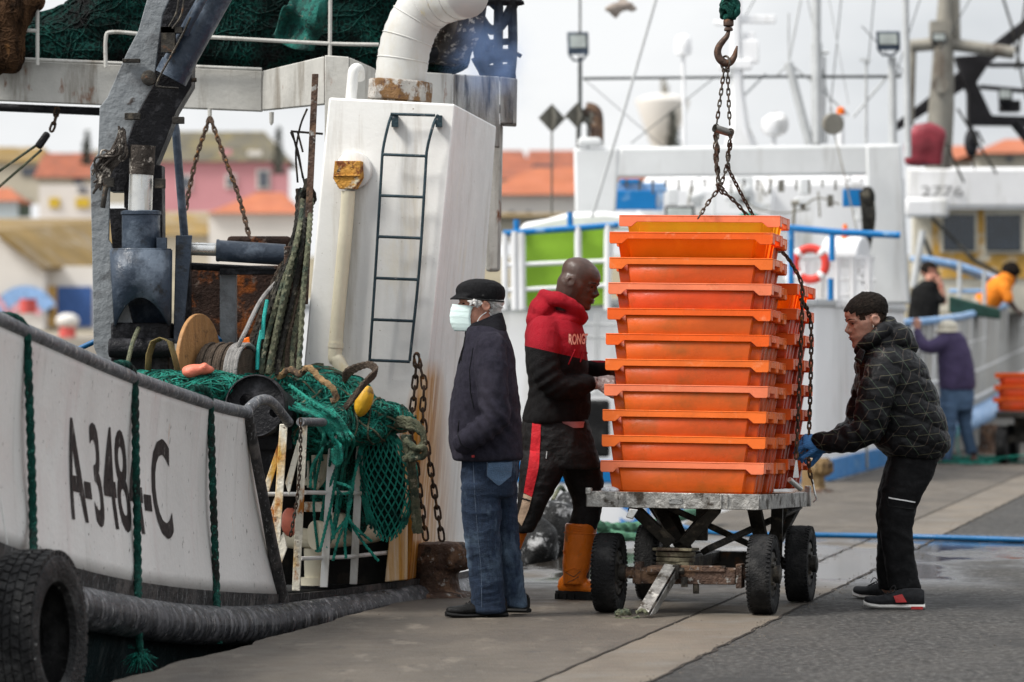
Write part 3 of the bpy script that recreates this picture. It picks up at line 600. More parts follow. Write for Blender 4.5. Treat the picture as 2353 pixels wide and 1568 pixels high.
# exhaust pipe, flange
b = MB(); b.lathe([(.175, 0), (.175, .105), (.165, .11)], P(918, 232, 23.1), V((.08, 0, 1)), 8); b.lathe([(.15, -.02), (.15, 0)], P(918, 232, 23.1), V((.08, 0, 1)), 20)
b.build('pipe_flange', 'flange', boat, bevel=.006)
b = MB(); path = smooth_path([P(919, 215, 23.1), P(924, 150, 23.1), P(936, 90, 23.1), P(962, 35, 23.1), P(1000, 3, 23.05), P(1045, -12, 22.95), P(1075, -18, 22.85)], 5)
b.tube(path, [.137 + .004 * (i % 2) for i in range(len(path))], 24)
for i in range(0, len(path), 4): pass
b.build('exhaust_pipe', 'pipew', boat, angle=None)
b = MB()
for i in range(2, len(path) - 1, 4): b.torus(path[i], path[i + 1] - path[i - 1], .138, .0045, 28, 6)
b.build('pipe_seam', 'pipew', boat)
# gallery beams
def beam(mb, a, c_, th=.09, dirv=V((0, 1, 0))): # a, c: (top, bottom) point pairs of the near face
    mb.hexa([a[1], c_[1], c_[1] + dirv * th, a[1] + dirv * th, a[0], c_[0], c_[0] + dirv * th, a[0] + dirv * th])
b = MB()
beam(b, (P(-420, 120, 24.4), P(-420, 214, 24.4)), (P(602, 163, 24.3), P(602, 256, 24.3)))
beam(b, (P(603, 163, 24.29), P(603, 254, 24.29)), (P(745, 129, 23.35), P(745, 240, 23.35)))
beam(b, (P(746, 127, 23.34), P(746, 330, 23.34)), (P(802, 131, 23.34), P(802, 330, 23.34)), .12)
beam(b, (P(803, 132, 23.36), P(803, 262, 23.36)), (P(862, 158, 23.55), P(862, 266, 23.55)))
beam(b, (P(863, 159, 23.56), P(863, 280, 23.56)), (P(1040, 170, 24.1), P(1040, 318, 24.1)))
be = MB(); beam(be, (P(1041, 170, 24.1), P(1041, 318, 24.1)), (P(1148, 176, 24.4), P(1148, 340, 24.4)))
beam(be, (P(1149, 176, 24.41), P(1149, 284, 24.41)), (P(1189, 181, 24.5), P(1187, 286, 24.5)), .3)
be.build('beam_end', 'sooted', boat, bevel=.008)
for x0, y0, x1, y1 in ((-420, 116, 602, 160),): b.tube([P(x0, y0, 24.36), P(x1, y1, 24.27)], .012, 6)
gal = b.build('gallery_beam', 'greyw', boat, bevel=.008)
b = MB(); b.hexa([P(1118, 625, 24.6), P(1150, 625, 24.6), P(1146, 625, 24.9), P(1116, 625, 24.9), P(1108, 285, 24.6), P(1156, 285, 24.6), P(1156, 285, 24.9), P(1108, 285, 24.9)])
b.build('gallery_post', 'greyw', boat, bevel=.02)
b = MB()
for pts in ([(86, -10), (86, 150)], [(-20, 68), (86, 71)], [(243, 155), (243, 88), (258, 74), (330, 79)], [(470, 85), (745, 100), (870, 103)], [(759, -10), (758, 130)]):
    b.tube(smooth_path([P(x, y, 24.2) for x, y in pts], 4), .011, 8)
b.build_each('gallery_rail', 'greyw', boat)
b = MB(); b.tube([P(-420, 229, 24.9), P(260, 258, 24.9)], .024, 10); b.build('black_pipe', 'black', boat)
b = MB(); b.tube([P(482, 250, 24.3), P(482, 276, 24.3)], .012, 8); b.tube([P(624, 258, 24.2), P(624, 282, 24.2), P(623, 288, 24.2)], [.014, .012, .004], 8); b.build('beam_lug', 'greyw', boat)
# soot on the beam end, dark drum and A-frame behind the pipe
b = MB(); b.lathe([(.02, -.02), (.36, -.02), (.36, .14), (.30, .16), (.30, .34), (.02, .34)], P(1050, 12, 24.7), V((-.9, -.45, .1)), 36); b.build('net_drum', 'soot', boat)
b = MB(); b.ell(P(1000, 120, 24.6), (.11, .1, .065)); b.build('drum_hub', 'black', boat)
b = MB()
for pts, r in (([(1098, -20), (1103, 120), (1120, 178)], .04), ([(1146, -20), (1144, 180)], .028), ([(1176, -20), (1178, 120), (1166, 220), (1152, 262)], .028), ([(1092, 20), (1122, 66), (1150, 60), (1180, 10)], .03),
               ([(1090, 150), (1130, 130), (1180, 128)], .04), ([(1100, 60), (1130, 130)], .03), ([(1090, 5), (1200, 3)], .025), ([(1180, 120), (1198, 130)], .012), ([(1182, 12), (1204, 6)], .012), ([(1120, 170), (1185, 165)], .05), ([(1110, 100), (1180, 95)], .02), ([(1095, -20), (1180, 60)], .012)):
    b.tube(smooth_path([P(x, y, 24.8) for x, y in pts], 4), r, 8)
b.build('stern_frame', 'black', boat)
# smoke from the exhaust
SC = P(1128, 150, 24.15)
b = MB(); b.ell(SC, (.34, .2, .40), 24, 16); me = b.mesh('smoke')
sm = bpy.data.materials.new('smoke'); sm.use_nodes = True; nt = sm.node_tree; nt.nodes.remove(nt.nodes['Principled BSDF'])
pv = nt.nodes.new('ShaderNodeVolumePrincipled'); nt.links.new(pv.outputs[0], nt.nodes['Material Output'].inputs['Volume'])
pv.inputs['Color'].default_value = (.34, .50, .85, 1); pv.inputs['Anisotropy'].default_value = .1
t1 = nt.nodes.new('ShaderNodeTexCoord'); t2 = nt.nodes.new('ShaderNodeTexNoise'); t2.inputs['Scale'].default_value = 6; nt.links.new(t1.outputs['Object'], t2.inputs['Vector'])
t3 = nt.nodes.new('ShaderNodeMapRange'); nt.links.new(t2.outputs['Fac'], t3.inputs[0]); t3.inputs[1].default_value = .36; t3.inputs[2].default_value = .75; t3.inputs[3].default_value = .0; t3.inputs[4].default_value = 5.0
t4 = nt.nodes.new('ShaderNodeVectorMath'); t4.operation = 'SUBTRACT'; nt.links.new(t1.outputs['Object'], t4.inputs[0]); t4.inputs[1].default_value = SC
t5 = nt.nodes.new('ShaderNodeVectorMath'); t5.operation = 'MULTIPLY'; nt.links.new(t4.outputs[0], t5.inputs[0]); t5.inputs[1].default_value = (1 / .34, 1 / .2, 1 / .40)
t6 = nt.nodes.new('ShaderNodeVectorMath'); t6.operation = 'LENGTH'; nt.links.new(t5.outputs[0], t6.inputs[0])
t7 = nt.nodes.new('ShaderNodeMapRange'); t7.interpolation_type = 'SMOOTHSTEP'; nt.links.new(t6.outputs['Value'], t7.inputs[0]); t7.inputs[1].default_value = .1; t7.inputs[2].default_value = .95; t7.inputs[3].default_value = 1; t7.inputs[4].default_value = 0
t8 = nt.nodes.new('ShaderNodeMath'); t8.operation = 'MULTIPLY'; nt.links.new(t3.outputs[0], t8.inputs[0]); nt.links.new(t7.outputs[0], t8.inputs[1]); nt.links.new(t8.outputs[0], pv.inputs['Density'])
tag(link('exhaust_smoke', me, sm), 'blue haze of exhaust smoke in front of the black stern frame', 'smoke', kind='stuff')

# upper nets on the gallery
def strands(me, n, seg, step, r, mat_, name, parent, rnd=1, keep=lambda p: True, sides=5, wander=.5, off=.6):
    """thin cords wandering over a surface"""
    rg = random.Random(rnd); bv = bvh_of(me); vs = me.vertices; b = MB(); tries = 0; made = 0
    while made < n and tries < n * 6:
        tries += 1
        p = vs[rg.randrange(len(vs))].co.copy()
        if not keep(p): continue
        loc, nor, i, d = bv.find_nearest(p)
        t = V((rg.uniform(-1, 1), rg.uniform(-1, 1), rg.uniform(-.6, .6))); t = (t - nor * t.dot(nor)).normalized(); pts = []
        lift = rg.uniform(.2, 1.6) * off
        for k in range(seg):
            pts.append(loc + nor * (r * (lift + .8 * math.sin(k * .7 + made))))
            t = (t + V((rg.uniform(-1, 1), rg.uniform(-1, 1), rg.uniform(-1, 1))) * wander * .5)
            t = (t - nor * t.dot(nor)).normalized(); q = loc + t * step
            loc, nor, i, d = bv.find_nearest(q)
        b.tube(smooth_path(pts, 2), r, sides); made += 1
    return b.build(name, mat_, parent)
def lump(mb, dx, dy, D, rx, ry, rz): mb.ell(P(dx, dy, D), (rx, ry, rz), 14, 9)
def rough(a1, s1, a2, s2, st=Z1): return lambda c_, n_: a1 * fbm(c_, s1, st) + a2 * fbm(c_, s2, st)
un = thing('net_heap', 'dark green trawl net heaped on the gallery above the crane', 'fishing net', P(430, 150, 24.7))
b = MB()
for x, y, rx, rz in ((60, 110, .3, .16), (150, 95, .35, .18), (250, 60, .3, .22), (330, 90, .35, .2), (430, 70, .4, .26), (540, 70, .4, .27), (640, 60, .35, .28), (720, 40, .35, .3), (800, 60, .3, .3), (860, 100, .28, .25), (480, 10, .5, .2), (300, 10, .3, .15), (620, 0, .5, .22), (760, -10, .4, .2), (900, 20, .3, .3), (960, 70, .25, .3), (560, 130, .5, .1), (200, 128, .5, .09), (960, 140, .3, .1), (1010, 60, .2, .3)):
    lump(b, x, y, 24.85, rx, .26, rz)
me = remesh(b, 'heap', .045, 2, rough(.05, 3, .02, 9))
link('net_body', me, 'netd', un)
strands(me, 420, 18, .045, .0055, 'netd', 'net_fold', un, 3, sides=4, wander=1.0)['kind'] = 'stuff'
tn = thing('folded_net', 'lighter teal fold of net hanging beside the white exhaust pipe', 'fishing net', P(690, 60, 24.4))
b = MB(); g = []
for i in range(20):
    for j in range(10):
        u, v_ = i / 19, j / 9; x = 625 + 95 * v_ + 45 * u; y = 80 - 95 * u + 45 * v_ * (1 - u) + 10 * math.sin(u * 9 + v_ * 4)
        g.append(P(x, y, 24.35 + .06 * math.sin(v_ * 6) + .05 * math.sin(u * 7)))
b.add(g, [(i * 10 + j, (i + 1) * 10 + j, (i + 1) * 10 + j + 1, i * 10 + j + 1) for i in range(19) for j in range(9)])
M['nett'] = mat('teal_net', (.006, .085, .068), .8, var=.5, scale=10, bump=.8, bscale=60, over=[((.004, .03, .026), 22, .5, .62, Z1), ((.10, .12, .09), 30, .66, .74, Z1)])
b.build('net_sheet', 'nett', tn, solid=.01)
bn = thing('brown_net', 'clump of shaggy brown net hanging at the left end of the gallery', 'fishing net', P(20, 150, 24.2))
b = MB()
for x, y, rx, rz in ((10, 30, .12, .2), (20, 90, .09, .2), (30, 130, .06, .1), (-30, 60, .15, .3), (40, 20, .1, .15), (55, 5, .12, .08)): lump(b, x, y, 24.2, rx, .12, rz)
me = remesh(b, 'bn', .025, 2, rough(.03, 6, .012, 18, (1, 1, .4)))
M['brownnet'] = mat('brown_net', (.05, .026, .013), .95, var=.7, scale=14, bump=.8, bscale=50, stretch=(1, 1, .4), over=[((.16, .075, .025), 12, .55, .72, (1, 1, .3))])
link('net_body', me, 'brownnet', bn); strands(me, 260, 14, .035, .0032, 'brownnet', 'net_fibre', bn, 5, sides=4, wander=1.1)['kind'] = 'stuff'

# ------------------------------------------------------------------ crane (part of the boat)
DC = 22.0
pl = [(343, -20), (318, 70), (292, 120), (246, 225), (229, 246), (225, 352), (207, 385), (211, 552), (215, 796), (230, 835), (330, 835), (256, 560), (250, 552), (253, 405), (292, 327), (313, 267), (352, 197), (373, 35), (398, -20)]
b = MB(); b.prism([P(x, y, DC - .12) for x, y in pl], V((0, .035, 0))); crane = b.build('crane', 'cgrey', boat, bevel=.004, smooth=False)
web = [(372, -20), (372, 40), (352, 197), (313, 267), (292, 327), (253, 405), (250, 440), (285, 440), (300, 395), (352, 392), (383, 317), (404, 257), (440, 197), (441, 148), (470, 60), (500, -20)]
b = MB(); b.prism([P(x, y, DC) for x, y in web], V((0, .25, 0))); b.prism([P(x, y, DC) for x, y in ((250, 479), (300, 479), (300, 610), (262, 610))], V((0, .2, 0))); b.prism([P(x, y, DC + .01) for x, y in ((285, 380), (302, 380), (302, 478), (285, 478))], V((0, .2, 0))); b.prism([P(x, y, DC + .01) for x, y in ((348, 380), (372, 380), (374, 610), (348, 610))], V((0, .2, 0)))
b.build('crane_web', 'black', crane, bevel=.004)
b = MB(); b.tube([P(508, -30, DC - .1), P(392, 178, DC - .1)], .082, 20); b.tube([P(408, 150, DC - .1), P(392, 180, DC - .1)], .088, 20)
b.tube([P(480, -30, DC - .22), P(432, 60, DC - .22), P(424, 78, DC - .2)], .024, 10)
b.build('lift_cylinder', 'cblue', crane)
b = MB()
for pts in ([(438, 40), (420, 78), (395, 125), (361, 190), (370, 200), (410, 203)], [(412, -10), (405, 30), (388, 62)], [(424, -10), (416, 36), (396, 66)]): b.tube(smooth_path([P(x, y, DC - .24) for x, y in pts], 5), .006, 6)
b.box(P(387, 92, DC - .2), (.07, .08, .13)); b.box(P(395, 70, DC - .2), (.11, .08, .03)); b.build('hose', 'oily', crane)
b = MB(); b.tube([P(325, 385, DC - .14), P(321, 520, DC - .14)], .062, 24); b.build('piston', 'chrome', crane)
b = MB(); b.tube([P(328, 335, DC - .14), P(324.5, 402, DC - .14)], .066, 24); b.build('greasy_head', 'soot', crane)
b = MB(); b.lathe([(.09, 0), (.098, .01), (.098, .2), (.104, .205), (.104, .22), (.09, .225)], P(324, 585, DC - .14), V((0, 0, 1)), 28)
b.box(P(372, 560, DC - .2), (.05, .06, .06)); b.build('collar', 'cblue', crane)
b = MB(); b.loft([[P(324, 575, DC - .14) + V((math.cos(t) * .155, math.sin(t) * .155, 0)) for t in [2 * math.pi * k / 36 for k in range(36)]],
    [P(328, 745, DC - .14) + V((math.cos(t) * .142, math.sin(t) * .142, .06 - .075 * math.cos(t * 2) * 1 if math.sin(t) < .0 else .0)) for t in [2 * math.pi * k / 36 for k in range(36)]]], cap=False)
b.lathe([(.1, 0), (.155, 0.001)], P(324, 575, DC - .14), V((0, 0, 1)), 36, cap=False)
b.build('cylinder_sleeve', 'cblue', crane, solid=.012)
b = MB(); b.box(P(328, 800, DC), (.30, .3, .26)); b.tube([P(250, 800, DC - .2), P(400, 800, DC - .2)], .05, 14); b.build('pivot_block', 'black', crane, bevel=.01)
b = MB()
for x, y in ((268, 792), (277, 806), (283, 790), (290, 805)): b.lathe([(.022, 0), (.022, .03)], P(x, y, DC - .17), V((0, -1, 0)), 6)
for x, y in ((250, 395), (368, 422)): b.box(P(x, y + (0 if x > 300 else 25), DC - .16), (.055, .03, .05))
b.tube([P(243, 430, DC - .17), P(236, 478, DC - .17)], .014, 8); b.box(P(305, 268, DC - .16), (.08, .05, .035)); b.box(P(410, 277, DC - .1), (.06, .05, .035)); b.box(P(302, 140, DC - .15), (.09, .04, .02))
b.lathe([(.04, 0), (.04, .03), (.025, .035)], P(343, 180, DC - .13), V((0, -1, 0)), 16); b.tube([P(440, 184, DC), P(452, 184, DC)], .012, 8)
b.build_each('bracket', 'oily', crane, bevel=.003)
b = MB()
rgl = random.Random(8)
for k in range(16):
    g_ = lambda s_: rgl.gauss(0, s_)
    pts = [P(222 + g_(7), 395 + g_(14), DC - .16), P(238 + g_(7), 372 + g_(10), DC - .17 + g_(.015)), P(262 + g_(6), 345 + g_(12), DC - .18 + g_(.015)), P(282 + g_(5), 312 + g_(12), DC - .17), P(276 + g_(8), 352 + g_(10), DC - .18), P(246 + g_(8), 388 + g_(10), DC - .17), P(224 + g_(6), 420 + g_(14), DC - .16)]
    b.tube(smooth_path(pts, 5), .0065, 6)
tag(b.build('lashing_rope', 'soot'), 'grimy rope lashed round the knuckle of the crane', 'rope')
b = MB(); b.tube([P(396, 262, 22.4), P(404, 300, 22.4), P(425, 560, 22.4)], .022, 12); b.build('crane_stay', 'cblue', crane)
# winch
b = MB(); b.hexa([P(398, 790, 21.9), P(420, 790, 21.9), P(420, 790, 22.1), P(398, 790, 22.1), P(404, 541, 21.9), P(442, 541, 21.9), P(442, 541, 22.1), P(404, 541, 22.1)]); winch = b.build('winch', 'cblue', boat, bevel=.004)
b = MB(); b.tube([P(436, 572, 22.1), P(500, 574, 22.1)], .034, 16); b.build('winch_rod', 'chrome', winch)
b = MB(); b.tube([P(498, 576, 22.1), P(655, 586, 22.1)], .055, 20); b.tube([P(498, 576, 22.1), P(504, 576, 22.1)], .058, 20); b.build('winch_cylinder', 'cblue', winch)
b = MB(); b.box(P(426, 690, 22.15), (.06, .1, .66)); b.tube([P(440, 612, 22.2), P(630, 622, 22.2)], .02, 10); b.box(P(585, 625, 22.2), (.36, .1, .03)); b.build('winch_frame', 'black', winch, bevel=.004)
b = MB(); b.box(P(525, 720, 22.25), (.085, .08, .48)); b.build('winch_post', 'cgrey', winch, bevel=.004)
b = MB(); b.box(P(550, 745, 22.9), (.56, .5, .62)); b.box(P(600, 560, 22.9), (.34, .4, .07)); b.build('winch_house', 'darkrust', boat, bevel=.02)
b = MB(); ax = V((.93, -.36, 0)); b.lathe([(.02, 0), (.255, 0), (.255, .022), (.02, .022)], P(452, 836, 21.75), ax, 48)
b.build('wooden_flange', 'wood', winch, bevel=.004)
b = MB(); c = P(470, 860, 21.75)
for k in range(9): b.torus(c + ax * (.028 + .017 * k), ax, .15 + .006 * math.sin(k * 2.1), .010, 28, 6)
b.lathe([(.13, 0), (.13, .24)], c, ax, 24); b.build('rope_drum', 'rope_brown', winch)
b = MB()
for k in range(4): b.torus(c + ax * (.185 + .019 * k), ax, .152, .0105, 28, 6)
b.build('cable_drum', 'rope_grey', winch)
b = MB(); b.tube(smooth_path([P(545, 800, 21.6), P(565, 760, 21.6), P(600, 690, 21.8), P(644, 640, 22.0)], 6), .012, 8); tag(b.build('winch_cable', 'rope_grey'), 'grey cable running up from the drum of the winch', 'cable')
b = MB(); vs_ = []
for k, (x, y) in enumerate([(340, 850), (342, 815), (352, 785), (372, 776), (390, 784), (400, 815), (408, 850)]): vs_ += [P(x - 6, y, 21.4), P(x + 6, y + 3, 21.46)]
b.add(vs_, [(2 * i, 2 * i + 1, 2 * i + 3, 2 * i + 2) for i in range(6)]); tag(b.build('webbing_strap', 'strap', solid=.006), 'olive webbing strap looped up in front of the crane foot', 'strap')
b = MB(); b.tube(smooth_path([P(292, 840, 21.5), P(304, 790, 21.6), P(318, 755, 21.8)], 5), .012, 8); tag(b.build('loose_rope', 'rope_moss'), 'mossy rope end under the crane cylinder', 'rope')
b = MB(); b.tube(smooth_path([P(165, 810, 22.2), P(190, 798, 22.2), P(225, 782, 22.2)], 5), .014, 10); tag(b.build('blue_pipe', 'blue_hose'), 'short blue hose behind the rail left of the crane', 'hose')
b = MB(); b.tube([P(480, 758, 22.1), P(505, 785, 22.0)], .016, 8); tag(b.build('blue_tube', 'blue_hose'), 'blue tube poking out behind the wooden drum flange', 'hose')
for (x, y), lb in (((566, 786), 'upper orange block by the hanging ropes'), ((558, 808), 'lower orange block by the hanging ropes')):
    b = MB(); b.hexa([P(x - 9, y + 10, 21.7), P(x + 9, y + 8, 21.7), P(x + 9, y + 8, 21.75), P(x - 9, y + 10, 21.75), P(x - 12, y - 6, 21.7), P(x + 7, y - 12, 21.7), P(x + 7, y - 12, 21.75), P(x - 12, y - 6, 21.75)])
    tag(b.build('orange_float', 'orangep', bevel=.006), lb, 'float', 'orange blocks by the hanging ropes')
b = MB(); b.ell(P(455, 850, 21.35), (.085, .06, .03)); b.ell(P(440, 855, 21.35), (.05, .06, .03)); b.ell(P(470, 843, 21.33), (.02, .05, .025)); me = remesh(b, 'buoy', .01, 2, rough(.006, 12, 0, 1)); tag(link('deflated_buoy', me, 'coral'), 'slack coral pink buoy lying on the green net', 'buoy')
# hanging ropes by the tower
rg = random.Random(4)
bz = MB()
for k in range(5): bz.rope([P(690 + 4 * k, 470 + 6 * k, 22.1 + .03 * k), P(705, 430 - 4 * k, 22.05), P(722 - 3 * k, 455 + 5 * k, 22.1), P(700 + 2 * k, 485, 22.15)], .014, 7)
tag(bz.build('rope_knot', 'rope_dark'), 'dark knot where the hanging ropes are tied to the post', 'rope')
for k in range(27):
    t = k / 26; x0 = 686 + 30 * t; x1 = 560 + 122 * t; dd = 22.12 - .12 * (k % 3) - .1 * rg.random()
    pts = [P(x0, 432 + rg.uniform(0, 25), 22.15), P(x0 - 8 + rg.uniform(-6, 6), 540, dd), P(x0 * .55 + x1 * .45 + rg.uniform(-8, 8), 660, dd - .05), P(x0 * .15 + x1 * .85 + rg.uniform(-4, 4), 790, dd - .1), P(x1 + rg.uniform(-6, 6), 862, dd - .15)]
    b = MB(); b.rope(pts, rg.choice((.012, .014, .016)), 7)
    o = b.build('hanging_rope', rg.choice(('rope_dark', 'rope_dark', 'rope_moss')) if k % 5 else 'rope_brown')
    tag(o, 'dark rope hanging in the bunch between the winch and the white tower', 'rope', 'ropes hanging beside the tower')
for x, y0, y1, lb in ((595, 760, 850, 'left turquoise cord among the hanging ropes'), (608, 690, 780, 'right turquoise cord among the hanging ropes')):
    b = MB(); b.tube(smooth_path([P(x + 6, y0, 21.75), P(x - 2, (y0 + y1) / 2, 21.72), P(x - 4, y1, 21.7)], 5), .010, 7); M.setdefault('turq', mat('turquoise_cord', (.02, .36, .32), .6, bump=.3, bscale=120)); tag(b.build('turquoise_cord', 'turq'), lb, 'cord', 'turquoise cords among the ropes')
b = MB(); b.hexa([P(692, 700, 21.9), P(708, 700, 21.9), P(708, 700, 21.95), P(692, 700, 21.95), P(717, 170, 21.95), P(732, 170, 21.95), P(732, 170, 22.0), P(717, 170, 22.0)]); b.build('rusty_post', 'brownrust', boat, bevel=.003)
b = MB(); b.box(P(663, 625, 21.85), (.045, .02, .26)); b.tube([P(676, 620, 21.9), P(684, 560, 21.95)], .008, 8); b.build('wooden_peg', 'brownrust', boat, bevel=.003)
b = MB()
for pts in ([(668, 302), (742, 308)], [(672, 304), (690, 380), (704, 440)], [(684, 304), (696, 350)], [(706, 250), (690, 290), (680, 350), (684, 420)], [(668, 304), (684, 345), (696, 410)]): b.tube(smooth_path([P(x, y, 22.4) for x, y in pts], 4), .006, 6)
b.build('wire_guard', 'oily', boat)
# chains and block under the gallery
for pts, lb in (([P(480, 276, 24.2), P(455, 350, 24.0), P(438, 420, 23.9), P(427, 480, 23.8)], 'left leg of the rusty chain hanging under the gallery beam'), ([P(485, 276, 24.2), P(515, 360, 24.0), P(548, 450, 23.8), P(573, 545, 23.6)], 'right leg of the rusty chain hanging under the gallery beam')):
    b = MB(); b.chain(pts, .055, .032, .006); tag(b.build('hanging_chain', 'chain_rust'), lb, 'chain', 'chains under the gallery beam')
b = MB(); b.chain([P(130, 258, 24.8), P(126, 278, 24.8), P(118, 300, 24.8)], .06, .04, .008); 
tk = thing('pulley_block', 'black pulley block on a short chain with two ropes at upper left', 'pulley', P(95, 320, 24.8)); b.build('chain', 'chain_rust', tk)
b = MB(); b.hexa([P(78, 335, 24.7), P(94, 345, 24.7), P(94, 345, 24.85), P(78, 335, 24.85), P(104, 300, 24.7), P(118, 310, 24.7), P(118, 310, 24.85), P(104, 300, 24.85)]); b.build('block', 'black', tk, bevel=.015)
b = MB(); b.tube([P(82, 335, 24.8), P(-300, 602, 24.0)], .008, 7); b.tube([P(95, 345, 24.8), P(-300, 690, 24.0)], .008, 7); b.build('fall_rope', 'rope_moss', tk)

# ------------------------------------------------------------------ railing section with machinery, nets draped over it
b = MB(); b.hexa([P(612, 1345, 22.15), P(902, 1340, 22.42), P(900, 1340, 22.6), P(620, 1345, 22.6), P(600, 985, 22.15), P(905, 985, 22.42), P(900, 985, 22.6), P(600, 985, 22.6)]); b.build('dark_recess_fill', 'dark', boat)  # solid bulk before the casing; near-black colour supplies the recess shade
def post(mb, x0, y0, x1, y1, D0, D1, w_=.04, th=.02):
    a, c_ = P(x0, y0, D0), P(x1, y1, D1); mb.hexa([c_ + V((-w_ / 2, 0, 0)), c_ + V((w_ / 2, -.01, 0)), c_ + V((w_ / 2, th - .01, 0)), c_ + V((-w_ / 2, th, 0)), a + V((-w_ / 2, 0, 0)), a + V((w_ / 2, -.01, 0)), a + V((w_ / 2, th - .01, 0)), a + V((-w_ / 2, th, 0))])
for i, (x0, y0, x1, y1, D0, D1, mm) in enumerate(((652, 975, 630, 1320, 21.2, 21.3, 'rustw'), (697, 978, 680, 1358, 21.2, 21.4, 'rustw'), (766, 978, 744, 1350, 21.55, 21.75, 'white'), (830, 980, 812, 1343, 21.9, 22.1, 'white'))):
    b = MB(); post(b, x0, y0, x1, y1, D0, D1); b.build('railing_post', mm, boat, bevel=.003)
b = MB()
b.prism([P(642, 1010, 21.25), P(652, 1020, 21.25), P(618, 1130, 21.25), P(600, 1135, 21.25)], V((0, .02, 0))); b.prism([P(684, 1010, 21.24), P(690, 1030, 21.24), P(664, 1140, 21.24), P(655, 1110, 21.24)], V((0, .02, 0)))
b.prism([P(632, 1140, 21.27), P(642, 1150, 21.27), P(620, 1240, 21.27), P(612, 1200, 21.27)], V((0, .02, 0))); b.prism([P(637, 1240, 21.27), P(652, 1225, 21.27), P(660, 1260, 21.27), P(634, 1330, 21.27)], V((0, .02, 0)))
b.build('gusset_plate', 'rustw', boat, bevel=.003)
b = MB()
for a, c_ in (((600, 1136, 21.3), (690, 1136, 21.42)), ((700, 1132, 21.45), (850, 1134, 22.05)), ((690, 1284, 21.5), (800, 1280, 22.0)), ((800, 1280, 22.0), (910, 1268, 22.4))): b.tube([P(*a), P(*c_)], .011, 8)
b.build('railing_bar', 'white', boat)
b = MB()
for pts, r in (([P(700, 1045, 22.0), P(752, 1042, 22.1), P(812, 1052, 22.4)], .045), ([P(735, 1045, 21.9), P(735, 1085, 21.9), P(715, 1115, 21.9)], .045), ([P(690, 1235, 21.9), P(730, 1240, 21.9), P(790, 1235, 22.2), P(900, 1220, 22.5)], .05), ([P(720, 1260, 21.9), P(722, 1340, 21.9)], .05), ([P(648, 1240, 21.9), P(690, 1245, 21.9)], .04), ([P(786, 1180, 22.2), P(780, 1240, 22.2)], .06)):
    b.tube(smooth_path(pts, 4), r, 14)
b.lathe([(.075, 0), (.075, .03)], P(735, 1230, 21.8), V((-.8, -.6, 0)), 20); b.lathe([(.06, 0), (.06, .03)], P(712, 1115, 21.85), V((0, 0, 1)), 18); b.lathe([(.07, 0), (.07, .04)], P(722, 1345, 21.9), V((0, 0, 1)), 18)
b.ell(P(752, 1040, 22.05), (.06, .06, .055)); b.build('machine_pipe', 'drainw', boat)
b = MB()
for x in (708, 720, 732): b.box(P(x, 1090, 21.82), (.012, .03, .14))
b.box(P(722, 1165, 21.9), (.1, .06, .05)); b.build_each('valve_bar', 'rustw', boat, bevel=.004)
tag(MB().ell(P(666, 1200, 21.7), (.045, .045, .075)).build('red_float', 'coral'), 'coral red float behind the rusty railing post', 'float')
b = MB(); b.chain([P(691, 968, 21.1), P(690, 1060, 21.18), P(682, 1150, 21.24), P(668, 1230, 21.3)], .034, .02, .0038); tag(b.build('railing_chain', 'chain'), 'thin chain hanging down the rusty railing post', 'chain')
# black drum with holes
ax = V((-.25, -1, .12)).normalized(); c = P(592, 935, 21.3); pr = MB()
A_ = ax.orthogonal().normalized(); B_ = ax.cross(A_)
def disc_with_holes(mb, c_, Rr, th, holes, n=48):
    # annular fan pieces round each hole are simply cut out of a fine polar grid
    n = 120; vs_ = []; fs_ = []; nr = 60
    for i in range(nr + 1):
        for j in range(n):
            r_ = Rr * i / nr; t = 2 * math.pi * j / n; vs_.append(c_ + A_ * (r_ * math.cos(t)) + B_ * (r_ * math.sin(t)))
    for i in range(nr):
        for j in range(n):
            r_ = Rr * (i + .5) / nr; t = 2 * math.pi * (j + .5) / n; p = V((r_ * math.cos(t), r_ * math.sin(t)))
            if all((p - V(h[:2])).length > h[2] for h in holes): fs_.append((i * n + j, i * n + (j + 1) % n, (i + 1) * n + (j + 1) % n, (i + 1) * n + j))
    mb.add(vs_, fs_)
def ab(dx, dy): d = P(dx, dy, 21.3) - P(592, 935, 21.3); return (d.dot(A_), d.dot(B_))
disc_with_holes(pr, c, .158, .02, [(*ab(564, 922), .035), (*ab(635, 950), .026)])
gy = pr.build('net_roller', 'black', boat, solid=.012)
b = MB(); b.lathe([(.150, -.01), (.158, -.01), (.158, .05), (.150, .05)], c, ax, 48, cap=False); b.lathe([(.12, .06), (.12, .3)], c, -ax, 32); b.box(P(620, 1010, 21.7), (.24, .2, .1)); b.box(P(610, 1080, 21.7), (.10, .1, .22)); b.build('roller_frame', 'black', gy, bevel=.004)

